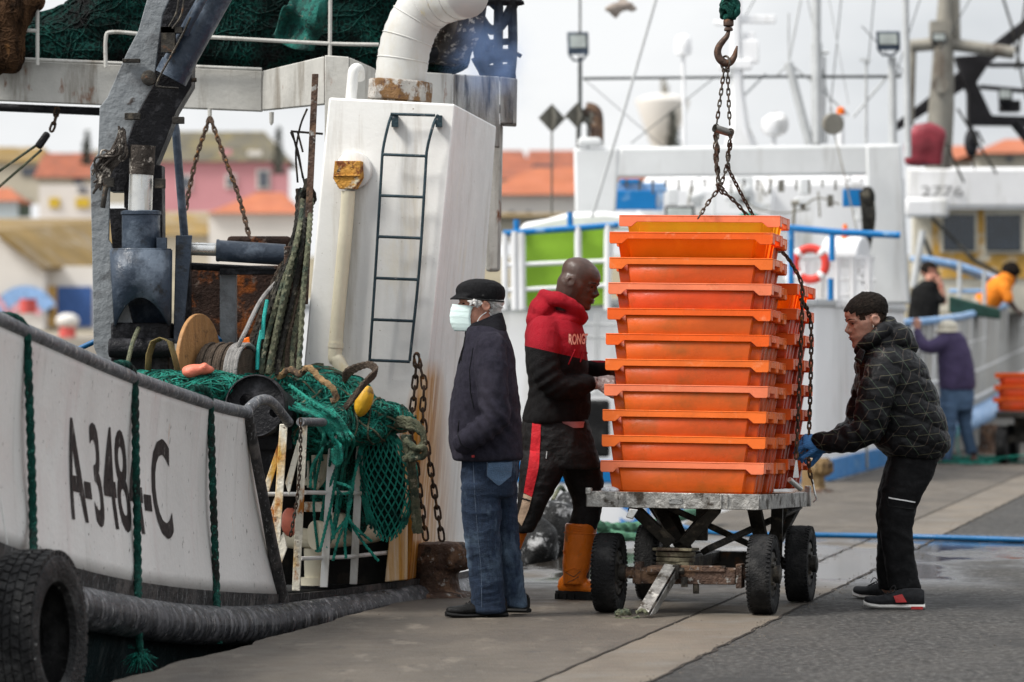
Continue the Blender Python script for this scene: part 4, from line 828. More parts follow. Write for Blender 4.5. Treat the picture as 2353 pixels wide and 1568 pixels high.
np_ = thing('trawl_net', 'bright green trawl net piled on the deck behind the grey rail', 'fishing net', P(620, 1000, 21.9))
b = MB()
for x, y, D, rx, rz in ((330, 880, 21.6, .16, .06), (400, 885, 21.5, .2, .07), (470, 890, 21.5, .22, .075), (540, 895, 21.7, .2, .09), (620, 890, 21.9, .2, .10), (690, 895, 21.9, .2, .11), (740, 905, 21.9, .16, .12), (790, 925, 21.95, .16, .12), (845, 945, 22.0, .14, .07), (900, 968, 22.05, .12, .045), (700, 950, 21.75, .14, .09), (760, 970, 21.7, .12, .09), (640, 960, 21.9, .15, .12), (480, 940, 21.6, .2, .06), (560, 960, 22.0, .3, .12), (650, 872, 21.9, .14, .06), (720, 872, 22.0, .16, .07), (590, 872, 21.9, .12, .06), (800, 905, 22.0, .12, .09), (870, 950, 22.0, .14, .06), (720, 1000, 21.75, .14, .09), (790, 990, 21.85, .12, .08), (850, 990, 21.95, .11, .07)):
    b.ell(P(x, y, D), (rx, .22, rz), 14, 9)
me = remesh(b, 'pile', .02, 2, rough(.018, 7, .008, 22)); link('net_body', me, 'net', np_)
kp = lambda p: p.y < 22.1
strands(me, 620, 13, .03, .0036, 'rope_teal', 'net_twine', np_, 11, kp, 5, .45, 1.2)['kind'] = 'stuff'
strands(me, 330, 12, .035, .0045, 'net', 'net_cord', np_, 12, kp, 5, .45, 1.2)['kind'] = 'stuff'
strands(me, 34, 14, .04, .006, 'rope_moss', 'net_hem', np_, 13, kp, 5, .4, 1.5)['kind'] = 'stuff'
b = MB()
for x, y, D, rx, rz in ((720, 1040, 22.0, .09, .09), (770, 1060, 22.05, .09, .12), (800, 1110, 22.1, .09, .13), (830, 1060, 22.1, .07, .12), (745, 1130, 22.1, .07, .09), (820, 1190, 22.15, .06, .09)): b.ell(P(x, y, D), (rx, .1, rz), 14, 9)
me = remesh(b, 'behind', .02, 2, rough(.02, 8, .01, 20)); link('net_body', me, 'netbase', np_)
strands(me, 260, 12, .03, .0042, 'net', 'net_cord', np_, 31, lambda p: p.y < 22.15, 5, .5, 1.3)['kind'] = 'stuff'
# cords over the rail
b = MB(); rg = random.Random(9)
for k in range(20):
    x = 722 + 3.4 * k + rg.uniform(-4, 4); yb = rg.choice((1010, 1060, 1120, 1180, 1240, 1270)); dn = 21.5 + .0045 * (x - 722) + (.22 if k % 3 else -.05)
    b.rope([P(x - 60, 935 + rg.uniform(-15, 15), 21.5), P(x - 15, 955 + rg.uniform(-5, 5), 21.42), P(x + 14, 990, 21.42), P(x + 22 + rg.uniform(-8, 8), 1020, 21.45), P(x + rg.uniform(-10, 10), (1020 + yb) / 2, dn), P(x - 8 + rg.uniform(-14, 14), yb, dn)], .0075, 6)
for k in range(5): b.rope([P(770, 1010 + 8 * k, 21.42), P(785, 1030 + 6 * k, 21.38), P(775, 1050 + 5 * k, 21.4), P(762, 1030 + 6 * k, 21.42)], .009, 6)
b.rope([P(775, 1110, 21.45), P(800, 1118, 21.42), P(806, 1130, 21.42), P(785, 1135, 21.45), P(772, 1122, 21.45)], .008, 6)
for x1, y1 in ((765, 1290), (750, 1260), (795, 1285), (870, 1290), (855, 1245)): b.rope([P(838 + (x1 - 800) * .1, 1000, 21.9), P(815, 1090, 21.8), P(800, 1180, 21.75), P((x1 + 790) / 2, (y1 + 1190) / 2, 21.7), P(x1, y1, 21.7)], .0075, 6)
b.rope([P(640, 930, 21.3), P(700, 950, 21.3), P(730, 962, 21.35)], .009, 6); b.rope([P(665, 885, 21.5), P(720, 925, 21.4), P(770, 960, 21.4)], .009, 6)
b.build('net_line', 'rope_teal', np_)
# hanging bag of net (diamond mesh)
b = MB(); nb = 26; top_c, bot_c = P(868, 985, 21.95), P(888, 1222, 22.0)
def bag(t, a):
    c_ = top_c.lerp(bot_c, t) + V((.03 * math.sin(t * 3), 0, 0)); r_ = .05 + .085 * math.sin(min(1, t * 1.05) * math.pi * .86) ** .8
    return c_ + V((math.cos(a) * r_ * 1.12, math.sin(a) * r_ * .8, .05 * math.cos(a * 2) * t)) + V((fbm(V((a, t * 3, 0)), 1.3) * .016, fbm(V((a, t * 3, 9)), 1.3) * .016, 0))
for k in range(nb):
    for sg in (1, -1):
        b.tube([bag(t / 24, 2 * math.pi * k / nb + sg * t / 24 * 2.1) for t in range(25)], .0042, 5)
b.build('net_bag', 'rope_teal', np_)
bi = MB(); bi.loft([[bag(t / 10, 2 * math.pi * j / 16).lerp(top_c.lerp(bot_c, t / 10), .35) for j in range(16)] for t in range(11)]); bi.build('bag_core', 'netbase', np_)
b = MB(); b.ell(P(836, 922, 21.75), (.045, .045, .085), rot=Matrix.Rotation(.35, 3, 'Y')); tag(b.build('yellow_float', 'yellowf'), 'yellow float tied into the top of the green net', 'float')
b = MB()
for k in range(5): b.rope([P(775 + 3 * k, 960 - 5 * k, 21.65), P(800 + 4 * k, 935 - 8 * k, 21.6), P(835 + 3 * k, 890 - 6 * k, 21.6), P(862 + k, 862 - 4 * k, 21.65), P(845, 842 - 2 * k, 21.7), P(808 - 3 * k, 858 - 2 * k, 21.75), P(790, 880, 21.8)], .009, 6)
tag(b.build('rope_loop', 'rope_brown'), 'frayed brown rope loop standing up beside the yellow float', 'rope')
b = MB(); b.rope([P(688, 862, 21.6), P(710, 845, 21.55), P(735, 870, 21.5), P(762, 890, 21.45), P(772, 915, 21.45), P(758, 925, 21.45)], .016); b.rope([P(640, 868, 21.7), P(665, 850, 21.65), P(690, 862, 21.6)], .017)
tag(b.build('tan_rope', 'rope_tan'), 'tan rope end snaking over the green net', 'rope')
b = MB()
for k in range(3): b.rope([P(895, 962 + 5 * k, 21.9), P(940, 965 + 8 * k, 21.8), P(968, 985 + 5 * k, 21.78), P(972, 1020, 21.78), P(950 - 8 * k, 1048 + 2 * k, 21.76), P(930, 1055, 21.78)], .016)
for k in range(2): b.rope([P(928 + 10 * k, 1000, 21.8), P(940 + 6 * k, 1060, 21.82), P(950 + 5 * k, 1140, 21.9), P(955 + 9 * k, 1225, 21.95)], .018)
b.rope([P(930, 1010, 21.76), P(955, 1030, 21.74), P(975, 1030, 21.75), P(972, 1048, 21.76), P(935, 1056, 21.75)], .017)
tag(b.build('mooring_knot', 'rope_moss'), 'thick mossy rope with a big knot hanging beside the rust streak', 'rope')
b = MB(); b.hexa([P(884, 1338, 22.28), P(930, 1333, 22.33), P(936, 1333, 22.5), P(890, 1338, 22.5), P(918, 1000, 22.3), P(934, 960, 22.36), P(940, 960, 22.5), P(925, 1000, 22.5)]); b.build('bulwark_end', 'rustcol', boat, bevel=.006)
for pts, lb in (([P(957, 828, 22.3), P(952, 900, 22.3), P(946, 985, 22.3), P(960, 1100, 22.35), P(978, 1232, 22.4)], 'left of the two rusty chains hanging down the white tower'), ([P(960, 830, 22.28), P(974, 880, 22.28), P(972, 960, 22.28), P(990, 1080, 22.3), P(1015, 1235, 22.35)], 'right of the two rusty chains hanging down the white tower')):
    b = MB(); b.chain(pts, .078, .042, .0065); tag(b.build('tower_chain', 'chain_rust'), lb, 'chain', 'rusty chains on the white tower')
# ropes over the bow rail and the tyre
def D2(x): return Dh(x) - .05
for pts, lb, fr in (([(-20, 728, .08), (25, 728, .0), (52, 745, -.02), (62, 780, -.03), (66, 880, -.03), (72, 1050, -.03), (76, 1200, -.04), (78, 1290, -.25)], 'green rope tied over the rail that holds the tyre fender', 0),
                    ([(265, 838, .06), (290, 838, .0), (306, 858, -.03), (310, 900, -.03), (313, 1100, -.03), (317, 1300, -.04), (318, 1400, -.25), (321, 1512, -.27)], 'green rope with a frayed end hanging over the lettering', 1),
                    ([(440, 893, .06), (465, 893, 0), (480, 908, -.03), (484, 950, -.03), (490, 1150, -.03), (497, 1340, -.04), (500, 1420, -.24), (502, 1480, -.26)], 'rightmost green rope hanging over the rail', 0)):
    t = thing('fender_rope', lb, 'rope', P(pts[-1][0], pts[-1][1], D2(pts[-1][0])), 'green ropes over the bow rail')
    b = MB(); b.rope([P(x, y, Dh(x) + o - .01) for x, y, o in pts], .0165, 12); b.build('rope', 'rope_green', t)
    if fr:
        b = MB(); rg = random.Random(2); c0 = P(321, 1508, D2(321) - .22)
        for k in range(110):
            d = V((rg.gauss(0, .6), rg.gauss(0, .6), rg.uniform(-.9, .55))).normalized(); l_ = rg.uniform(.03, .085)
            b.tube([c0, c0 + d * l_ * .5 + V((0, 0, .006)), c0 + d * l_ + V((rg.gauss(0, .008), 0, -.018))], [.0022, .0018, .0008], 4)
        b.ell(c0, (.022, .022, .03)); b.build('frayed_end', 'rope_teal', t)
def tyre(name, parent_thing, c_, ax_, Rr, w_, tread='block', seg=60, mat_='tyre'):
    """one tyre: rounded carcass with hollow inside plus raised tread blocks"""
    ax_ = V(ax_).normalized(); a = ax_.orthogonal().normalized(); b2 = ax_.cross(a); b = MB(); h = w_ / 2
    prof = [(.60 * Rr, -.62 * h), (.64 * Rr, -.86 * h), (.80 * Rr, -h), (.93 * Rr, -.93 * h), (.985 * Rr, -.72 * h), (Rr, 0), (.985 * Rr, .72 * h), (.93 * Rr, .93 * h), (.80 * Rr, h), (.64 * Rr, .86 * h), (.60 * Rr, .62 * h), (.82 * Rr, .7 * h), (.88 * Rr, 0), (.82 * Rr, -.7 * h), (.60 * Rr, -.62 * h)]
    b.lathe(prof, c_, ax_, seg, cap=False)
    def pt(t, r_, z): return c_ + (a * math.cos(t) + b2 * math.sin(t)) * r_ + ax_ * z
    if tread == 'block':
        n_ = 46
        for i in range(n_):
            for z0, z1, sk in ((-.9, -.58, .02), (-.50, -.20, -.015), (-.13, .13, .015), (.20, .50, -.015), (.58, .9, .02)):
                t0, t1 = 2 * math.pi * (i + .08 + sk * 8) / n_, 2 * math.pi * (i + .86 + sk * 8) / n_; r1 = Rr * (1.022 - .045 * abs((z0 + z1) / 2) ** 3); r0 = Rr * .93
                b.hexa([pt(t0, r0, z0 * h), pt(t1, r0, z0 * h), pt(t1, r0, z1 * h), pt(t0, r0, z1 * h), pt(t0 + sk, r1, z0 * h), pt(t1 + sk, r1, z0 * h), pt(t1 - sk, r1, z1 * h), pt(t0 - sk, r1, z1 * h)])
    else:
        n_ = 52
        for i in range(n_):
            for z0, z1 in ((-.98, -.62), (.62, .98)):
                t0, t1 = 2 * math.pi * (i + .1) / n_, 2 * math.pi * (i + .62) / n_
                b.hexa([pt(t0, .9 * Rr, z0 * h), pt(t1, .9 * Rr, z0 * h), pt(t1, .9 * Rr, z1 * h), pt(t0, .9 * Rr, z1 * h), pt(t0, (1.0 if z0 > 0 else .975) * Rr, z0 * h), pt(t1, (1.0 if z0 > 0 else .975) * Rr, z0 * h), pt(t1, (1.0 if z1 < 0 else .975) * Rr, z1 * h), pt(t0, (1.0 if z1 < 0 else .975) * Rr, z1 * h)])
    return b.build(name, mat_, parent_thing, angle=.6)
o = tyre('tyre_fender', None, P(84, 1462, 16.75), (.97, -.24, .03), .335, .21, 'block', 72, 'tyre_scuff'); tag(o, 'worn black car tyre hung over the bow as a fender', 'tyre')
# bollard at the quay edge
def bollard(lb, x0, x1, ytop, ybase, D, mat_, flip=1, big=.72):
    """mooring post: waisted stem with a heavy head that overhangs to one side"""
    s_ = S(D); w_ = (x1 - x0) / s_; h_ = (ybase - ytop) / s_; base = P((x0 + x1) / 2 - flip * w_ * s_ * .10, ybase, D); base.z = 0
    t = thing('mooring_bollard', lb, 'bollard', base); b = MB(); r_ = w_ * .36
    X = lambda f: P(x0 + (x1 - x0) * (f if flip > 0 else 1 - f), ybase, D).x
    def rg_(cx, r_, z, sq=1.0): return [V((X(cx) + math.cos(q_) * r_ * w_, base.y + math.sin(q_) * r_ * w_ * sq, z * h_)) for q_ in [2 * math.pi * m / 28 for m in range(28)]]
    b.loft([rg_(.41, .45, 0), rg_(.41, .43, .06), rg_(.41, .385, .15), rg_(.40, .36, .45), rg_(.40, .36, .75), rg_(.42, .34, .98)])
    b.loft([rg_(.58, .30, .47), rg_(.61, .37, .53), rg_(.62, .395, .66), rg_(.61, .39, .84), rg_(.58, .37, .95), rg_(.54, .34, 1.0)])
    r_ = w_ * .36
    for m in range(7): b.tube([V((X(.62) + math.cos(-m * .5) * .39 * w_, base.y + math.sin(-m * .5) * .39 * w_, .58 * h_)), V((X(.61) + math.cos(-m * .5) * .38 * w_, base.y + math.sin(-m * .5) * .38 * w_, .88 * h_))], .018, 6)
    me = remesh(b, 'bol', .010, 2, rough(.005, 9, .003, 30)); link('post', me, mat_, t)
    b = MB(); b.loft([[base + V((math.cos(q_) * r_ * k * (1 + .12 * math.sin(q_ * 5)), math.sin(q_) * r_ * k, z)) for q_ in [2 * math.pi * j / 28 for j in range(28)]] for k, z in ((1.75, .0), (1.6, .018), (1.1, .03))]); b.build('rust_base', 'brownrust', t)
    return t
bollard('rusty brown mooring bollard beside the man in jeans', 945, 1086, 1238, 1362, 22.75, 'brownrust')
# ------------------------------------------------------------------ cart
CO = V((.892, 21.25, 0)); CW = V((.978, -.21, 0)); CD = V((.21, .978, 0)); CROT = Matrix(((CW.x, CD.x, 0), (CW.y, CD.y, 0), (0, 0, 1)))
def C(t, q, z): return CO + CW * t + CD * q + V((0, 0, z))
def cart_(origin, rotm, name, label, lb2=None):
    pass
ct = thing('flatbed_cart', 'four wheeled steel hand cart loaded with orange fish crates', 'cart', C(-.085, .7, 0))
def cbox(mb, t, q, z, dt, dq, dz): mb.box(C(t, q, z), (dt, dq, dz), CROT)
b = MB()
T0, T1, Q0, Q1, ZT = -.525, .345, -.05, 1.62, .60
for q in (Q0, Q1): cbox(b, (T0 + T1) / 2, q, ZT - .037, T1 - T0, .012, .078)
for q in (Q0, Q1): cbox(b, (T0 + T1) / 2, q + (.03 if q < 1 else -.03), ZT - .006, T1 - T0, .05, .012)
for t in (T0, T1): cbox(b, t, (Q0 + Q1) / 2, ZT - .037, .012, Q1 - Q0 - .02, .076)
for t in (-.35, .17): cbox(b, t - .016, Q0 - .009, ZT - .037, .008, .012, .074); cbox(b, t + .016, Q0 - .009, ZT - .037, .008, .012, .074)
for q in (.35, .8, 1.2): cbox(b, (T0 + T1) / 2, q, ZT - .04, T1 - T0 - .02, .05, .05)
cbox(b, T0 + .01, Q0 - .004, ZT + .004, .03, .03, .03); cbox(b, T1 + .004, Q1 - .01, ZT - .02, .03, .05, .11)
b.build('platform', 'steel', ct, bevel=.003)
b = MB(); cbox(b, -.09, .78, ZT - .012, .84, 1.6, .02); b.build('deck_plate', 'wood', ct)
b = MB(); cbox(b, -.075, Q0 - .0095, ZT - .040, .066, .006, .026)
for t in (-.1, -.05): b.ell(C(t, Q0 - .0135, ZT - .034), (.004, .003, .004))
b.build('name_plate', 'plank', ct, bevel=.001)
def strut(mb, a, c_, wd, th, side):
    a, c_ = V(a), V(c_); ax_ = (c_ - a).normalized(); sd = (side - ax_ * side.dot(ax_)).normalized(); up = ax_.cross(sd)
    p = [a - sd * wd / 2 - up * th / 2, a + sd * wd / 2 - up * th / 2, a + sd * wd / 2 + up * th / 2, a - sd * wd / 2 + up * th / 2]
    mb.hexa(p + [q + (c_ - a) for q in p])
tt, zt = -.10, .315    # turntable
M['turntable'] = mat('worn_turntable', (.16, .14, .09), .55, metal=.2, var=.4, scale=14, bump=.2, over=[((.05, .03, .02), 12, .5, .7, Z1)])
b = MB()
for (t0, q0, t1, q1) in ((-.31, .02, -.125, .12), (-.24, .35, -.10, .22), (.12, .02, -.06, .12), (.05, .35, -.08, .22)):
    strut(b, C(t0, q0, ZT - .07), C(t1, q1, zt + .03), .058, .03, CW)
for t0, t1 in ((-.38, -.20), (.31, .20)):
    strut(b, C(t0, 1.0, ZT - .07), C(t1, 1.12, .24), .055, .03, CW); strut(b, C(t0, 1.45, ZT - .07), C(t1, 1.16, .24), .055, .03, CW)
strut(b, C(.0, .3, ZT - .05), C(.0, .3, .36), .06, .03, CW)
strut(b, C(.33, 1.4, ZT - .08), C(.02, .28, .31), .045, .03, CD); strut(b, C(-.42, 1.4, ZT - .08), C(-.18, .28, .31), .045, .03, CD)
strut(b, C(-.3, .75, ZT - .06), C(.3, 1.1, .25), .045, .03, CD); strut(b, C(.2, .7, ZT - .06), C(.22, 1.05, .22), .07, .04, CW); strut(b, C(.30, .85, ZT - .06), C(.26, 1.1, .22), .06, .04, CW)
b.build('strut', 'oily', ct, bevel=.003)
b = MB(); cbox(b, tt, .12, .318, .20, .22, .014); b.lathe([(.10, 0), (.10, .024)], C(tt, .12, .282), V((0, 0, 1)), 28); b.lathe([(.098, 0), (.098, .022)], C(tt, .12, .256), V((0, 0, 1)), 28); cbox(b, tt, .1, .24, .17, .14, .03)
b.build('turntable', 'turntable', ct, bevel=.003)
b = MB(); cbox(b, -.04, .05, .185, .52, .075, .075); cbox(b, -.27, .05, .20, .03, .1, .11); cbox(b, .24, .05, .19, .03, .1, .12); b.tube([C(-.36, .05, .2), C(.32, .05, .2)], .03, 12)
cbox(b, -.02, .02, .225, .38, .03, .03); b.tube([C(-.22, .0, .215), C(-.14, .0, .215)], .022, 10); b.build('front_axle', 'brownrust', ct, bevel=.003)
b = MB(); cbox(b, -.02, 1.1, .21, .6, .09, .1); b.tube([C(-.37, 1.1, .2), C(.36, 1.1, .2)], .03, 12); cbox(b, .27, 1.1, .2, .03, .12, .13); cbox(b, -.06, .6, .235, .06, 1.0, .06); b.build('rear_axle', 'oily', ct, bevel=.003)
b = MB(); cbox(b, tt + .03, .0, .21, .03, .10, .07); b.tube([C(tt - .01, -.03, .215), C(tt + .07, -.03, .215)], .018, 8); cbox(b, tt + .07, -.02, .16, .03, .03, .05); b.tube([C(.02, .03, .15), C(.02, .03, .10)], .016, 8); b.build_each('drawbar_hinge', 'oily', ct, bevel=.002)
dA = C(-.10, -.02, .232); dB = P(1478, 1418, 20.95); dB.z = .018
b = MB(); ax_ = (dB - dA).normalized(); sd = (CW - ax_ * CW.dot(ax_)).normalized(); up = ax_.cross(sd)
def bar(a0, a1, w0, w1, th, o_): 
    r = []
    for p_, w_ in ((a0, w0), (a1, w1)): r.append([p_ - sd * w_ / 2 + up * o_, p_ + sd * w_ / 2 + up * o_, p_ + sd * w_ / 2 + up * (o_ + th), p_ - sd * w_ / 2 + up * (o_ + th)])
    b.loft(r)
bar(dA, dB, .062, .062, .007, .012 if up.z > 0 else -.012)
for s_ in (-1, 1):
    b.loft([[p_ + sd * (s_ * .0345 - .003), p_ + sd * (s_ * .0345 + .003), p_ + sd * (s_ * .0345 + .003) + up * h_, p_ + sd * (s_ * .0345 - .003) + up * h_] for p_, h_ in ((dA, -.05 if up.z > 0 else .05), (dA.lerp(dB, .8), -.045 if up.z > 0 else .045), (dB, -.006 if up.z > 0 else .006))])
b.build('drawbar', 'steel', ct, bevel=.002)
b = MB(); b.hexa([P(1436, 1192, 21.2), P(1452, 1196, 21.2), P(1452, 1196, 21.26), P(1436, 1192, 21.26), P(1444, 1172, 21.2), P(1464, 1174, 21.2), P(1464, 1174, 21.26), P(1444, 1172, 21.26)]); b.build('latch', 'chrome', ct, bevel=.004)
def cwheel(t, q):
    w_ = bpy.data.objects.new('wheel', None)
    c_ = C(t, q, .2); b = MB(); b.lathe([(.03, -.05), (.10, -.05), (.12, -.02), (.125, .02), (.11, .05), (.03, .055)], c_, CW, 28); b.lathe([(.045, .05), (.045, .085), (.03, .09)], c_, CW, 14)
    for k in range(5):
        a = 2 * math.pi * k / 5; b.lathe([(.01, .05), (.01, .065)], c_ + (CD * math.cos(a) + V((0, 0, 1)) * math.sin(a)) * .075, CW, 6)
    o = b.build('wheel', 'oily', ct); tyre('tyre', o, c_, CW, .2, .122, 'lug', 56)
for t, q in ((-.425, .05), (.355, .05), (-.40, 1.1), (.39, 1.1)): cwheel(t, q)
b = MB(); 
for k in range(7):
    a0 = k * .9; b.rope([P(1432, 1412, 20.95) + V((math.cos(a0 + j) * (.036 - .002 * k), math.sin(a0 + j) * .03, .004 * j % .012 + .002 * k)) for j in range(6)], .0085, 6)
b.rope([P(1462, 1408, 20.95), P(1478, 1402, 20.94), P(1486, 1410, 20.9)], .009, 6); b.rope([P(1415, 1420, 20.95), P(1445, 1424, 20.9), P(1470, 1418, 20.92)], .009, 6)
tag(b.build('tow_rope', 'rope_moss'), 'knotted grey green rope at the end of the cart drawbar', 'rope')
b = MB(); b.ell(C(-.42, .06, .61), (.05, .06, .022)); b.ell(C(-.40, .03, .612), (.03, .04, .018)); me = remesh(b, 'ice', .008, 1, rough(.006, 25, .003, 60)); tag(link('ice_lump', me, 'ice'), 'lump of crushed ice on the left corner of the cart', 'ice')

# ------------------------------------------------------------------ crates
def crate_mat(nm, c1, dirt, tr):
    return mat(nm, c1, .38, var=.10, scale=4, bump=.05, bscale=40, rnd=True, transl=tr, over=[(dirt, 5, .5, .78, (1, 1, 1)), ((.8, .4, .2), 60, .86, .9, Z1), ((.10, .03, .02), 45, .84, .9, Z1)], spec=.4)
for k, (c1, dirt) in enumerate((((.68, .084, .003), (.46, .082, .006)), ((.72, .064, .003), (.50, .07, .006)), ((.68, .105, .004), (.46, .10, .008)))):
    M['crate%d' % k] = crate_mat('orange_crate', c1, dirt, .22)
M['crate3'] = crate_mat('thin_backlit_crate', (1.0, .15, .003), (1.0, .19, .004), .85)  # same orange plastic, brightened so light through the walls is in the colour
M['crate4'] = crate_mat('backlit_amber_crate', (1.0, .44, .02), (1.0, .36, .02), .85)  # amber is painted glow: daylight shining through the top orange tub
for k, c1 in enumerate(((.86, .17, .025), (.86, .22, .10), (.84, .12, .012))): M['rim%d' % k] = mat('crate_rim', c1, .35, var=.08, scale=5, bump=.04, rnd=True, transl=.12, over=[((.9, .36, .18), 12, .62, .95, Z1), ((.5, .12, .03), 9, .66, .95, Z1)])
HC = .150
TILT = Matrix.Translation(C(0, 0, .2)) @ Matrix.Rotation(R(-1.5), 4, CW) @ Matrix.Rotation(R(.7), 4, CD) @ Matrix.Translation(-C(0, 0, .2))   # the quay falls away a little there
for o in ct.children:
    if o.name.split('.')[0] not in ('wheel', 'drawbar', 'front_axle', 'rear_axle', 'drawbar_hinge'):
        Lo = Matrix.Translation(o.location + ct.location); o.data.transform(Lo.inverted() @ TILT @ Lo)
def plan(a, b_, z, nt_=.022, no=.05):
    """outline of the tub: long panels stand proud of the corners, ribs on the ends"""
    q = []
    q += [(-a + no + .01, -b_), (a - no - .01, -b_), (a - no, -b_ + nt_), (a - .006, -b_ + nt_), (a, -b_ + nt_ + .006)]
    for y in (-.42, .42):
        yy = y * b_; q += [(a, yy - .030), (a - .014, yy - .026), (a - .014, yy + .026), (a, yy + .030)]
    q += [(a, b_ - nt_ - .006), (a - .006, b_ - nt_), (a - no, b_ - nt_)]
    h = len(q); q += [(-x, -y) for x, y in q]
    return [V((x, y, z)) for x, y in q]
def make_crate(bm_, rm_, D2_=.335):
    hb = D2_ / 2 - .010
    b = MB(); b.loft([plan(.356, hb - .012, .003), plan(.360, hb - .009, 0.008), plan(.381, hb, HC - .012)], cap=False)
    bt = plan(.356, hb - .012, .003); b.add(bt, [list(range(len(bt)))])
    me = b.mesh('crate_body'); 
    r = MB(); W_ = .414; Dd = D2_ / 2
    prof = [(-W_, HC), (-W_, HC - .046), (-W_ + .006, HC - .054), (-.350, HC - .054), (-.322, HC - .030), (.322, HC - .030), (.350, HC - .054), (W_ - .006, HC - .054), (W_, HC - .046), (W_, HC)]
    for s_ in (-1, 1): r.prism([V((x, s_ * (Dd - .005) - .0035, z)) for x, z in prof], V((0, .007, 0)))
    # top flange joins the outer lip to the tub
    o_ = [(-W_, -Dd), (W_, -Dd), (W_, Dd), (-W_, Dd)]; i_ = [(-.373, -hb + .002), (.373, -hb + .002), (.373, hb - .002), (-.373, hb - .002)]
    for k in range(4):
        a, c_, d_, e = o_[k], o_[(k + 1) % 4], i_[(k + 1) % 4], i_[k]; r.prism([V((*a, HC - .001)), V((*c_, HC - .001)), V((*d_, HC - .001)), V((*e, HC - .001))], V((0, 0, .006)))
    for s_ in (-1, 1):
        x = s_ * (W_ - .004)
        for y0, y1, dz in ((-Dd + .01, -Dd + .075, .05), (-Dd + .088, Dd - .088, .030), (Dd - .075, Dd - .01, .05)): r.box((x, (y0 + y1) / 2, HC - dz / 2), (.006, y1 - y0, dz))
        for y in (-Dd + .078, -Dd + .012, Dd - .078, Dd - .012): r.box((x - s_ * .02, y, HC - .026), (.038, .004, .048))
    return me, r.mesh('crate_rim')
meshes = {}
def crate_thing(loc, label, group, bmat, rmat, first={}):
    t = thing('fish_crate', label, 'crate', loc, group); t.rotation_euler = (0, 0, math.atan2(CW.y, CW.x))
    key = (bmat, rmat)
    if key not in first:
        a, c_ = make_crate(bmat, rmat)
        for me, mm in ((a, bmat), (c_, rmat)):
            me.materials.append(M[mm]); me.polygons.foreach_set('use_smooth', [True] * len(me.polygons)); me.set_sharp_from_angle(angle=.5)
        bo = bpy.data.objects.new('tub', a); 
        if bmat not in ('crate3', 'crate4'): k = bo.modifiers.new('solid', 'SOLIDIFY'); k.thickness = .0035; k.offset = -1
        ro = bpy.data.objects.new('rim', c_); k = ro.modifiers.new('bevel', 'BEVEL'); k.width = .0035; k.segments = 2; k.limit_method = 'ANGLE'
        first[key] = (bo, ro); COL.objects.link(bo); COL.objects.link(ro); bo.parent = t; ro.parent = t
    else:
        for o in first[key]: c_ = o.copy(); COL.objects.link(c_); c_.parent = t
    return t
ORD = ['bottom', 'second from the bottom', 'third from the bottom', 'fourth from the bottom', 'fifth from the bottom', 'sixth from the bottom', 'seventh from the bottom', 'third from the top', 'second from the top', 'top', 'uppermost extra']
rows = [(0.1675, 10, 'front stack', (-.054, .0030)), (.5075, 11, 'second stack', (-.047, -.0012)), (.86, 8, 'third stack', (-.040, .0055)), (1.20, 8, 'rearmost stack', (-.022, .0020))]
rg = random.Random(21); PITCH = .1272; ZB = .603
top_pts = {}
for q, n_, nm, sh in rows:
    for k in range(n_):
        z = ZB + PITCH * k; t = sh[0] + sh[1] * k + rg.uniform(-.003, .003)
        if q > .8: z += .012 * k / 8 + .02
        if k == 10: z = ZB + PITCH * 9 + .104; t += .012
        fromtop = n_ - 1 - k
        o_ = 'topmost' if fromtop == 0 else 'bottom' if k == 0 else {1: 'second', 2: 'third', 3: 'fourth', 4: 'fifth', 5: 'sixth', 6: 'seventh', 7: 'eighth', 8: 'ninth', 9: 'tenth'}[fromtop] + ' from the top'
        bmat = 'crate%d' % rg.choice((0, 0, 1, 2)); rmat = 'rim%d' % (1 if k in (0, 7, 3) and q < .3 else rg.choice((0, 0, 2)))
        if q > .8: bmat = 'crate1'; rmat = 'rim2'
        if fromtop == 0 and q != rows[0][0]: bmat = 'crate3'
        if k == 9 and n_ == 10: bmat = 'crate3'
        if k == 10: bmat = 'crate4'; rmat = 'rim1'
        extra = {('front stack', 0): ' with faded pink rim', }.get((nm, k), '')
        lb = 'orange fish crate%s, %s in the %s from the cart front' % (extra, o_, nm) if 'd stack' in nm else 'orange fish crate%s, %s in the %s on the cart' % (extra, o_, nm)
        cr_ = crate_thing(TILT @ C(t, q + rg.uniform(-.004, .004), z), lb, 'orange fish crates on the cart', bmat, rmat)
        cr_.rotation_euler = (TILT.to_3x3() @ CROT).to_euler()
        top_pts[nm] = (t, q, z)
# catch in the top crates
for nm, lb in (('front stack', 'brown heap of catch inside the topmost crate of the front stack'), ('second stack', 'brown heap of catch in the backlit amber crate at the very top')):
    t, q, z = top_pts[nm]; b = MB(); rg = random.Random(5)
    for i in range(70):
        x = rg.uniform(-.27, .27); y = rg.uniform(-.088, .09)
        b.ell(C(t + x, q + y, z + .05 + .018 * math.cos(x * 9 + 1) + rg.uniform(0, .014)), (.045, .016, .014), 8, 6, Matrix.Rotation(rg.uniform(0, 3), 3, 'Z') @ Matrix.Rotation(rg.uniform(-.4, .4), 3, 'Y'))
    b.box(C(t, q, z + .032), (.62, .25, .05), CROT); b.tube([C(t - .05, q - .11, z + .05), C(t - .02, q - .11, z + .10)], .004, 5); b.tube([C(t + .12, q - .1, z + .05), C(t + .15, q - .1, z + .11)], .003, 5)
    o = b.build('fish_catch', 'fish'); o.data.transform(TILT); tag(o, lb, 'fish', kind='stuff')

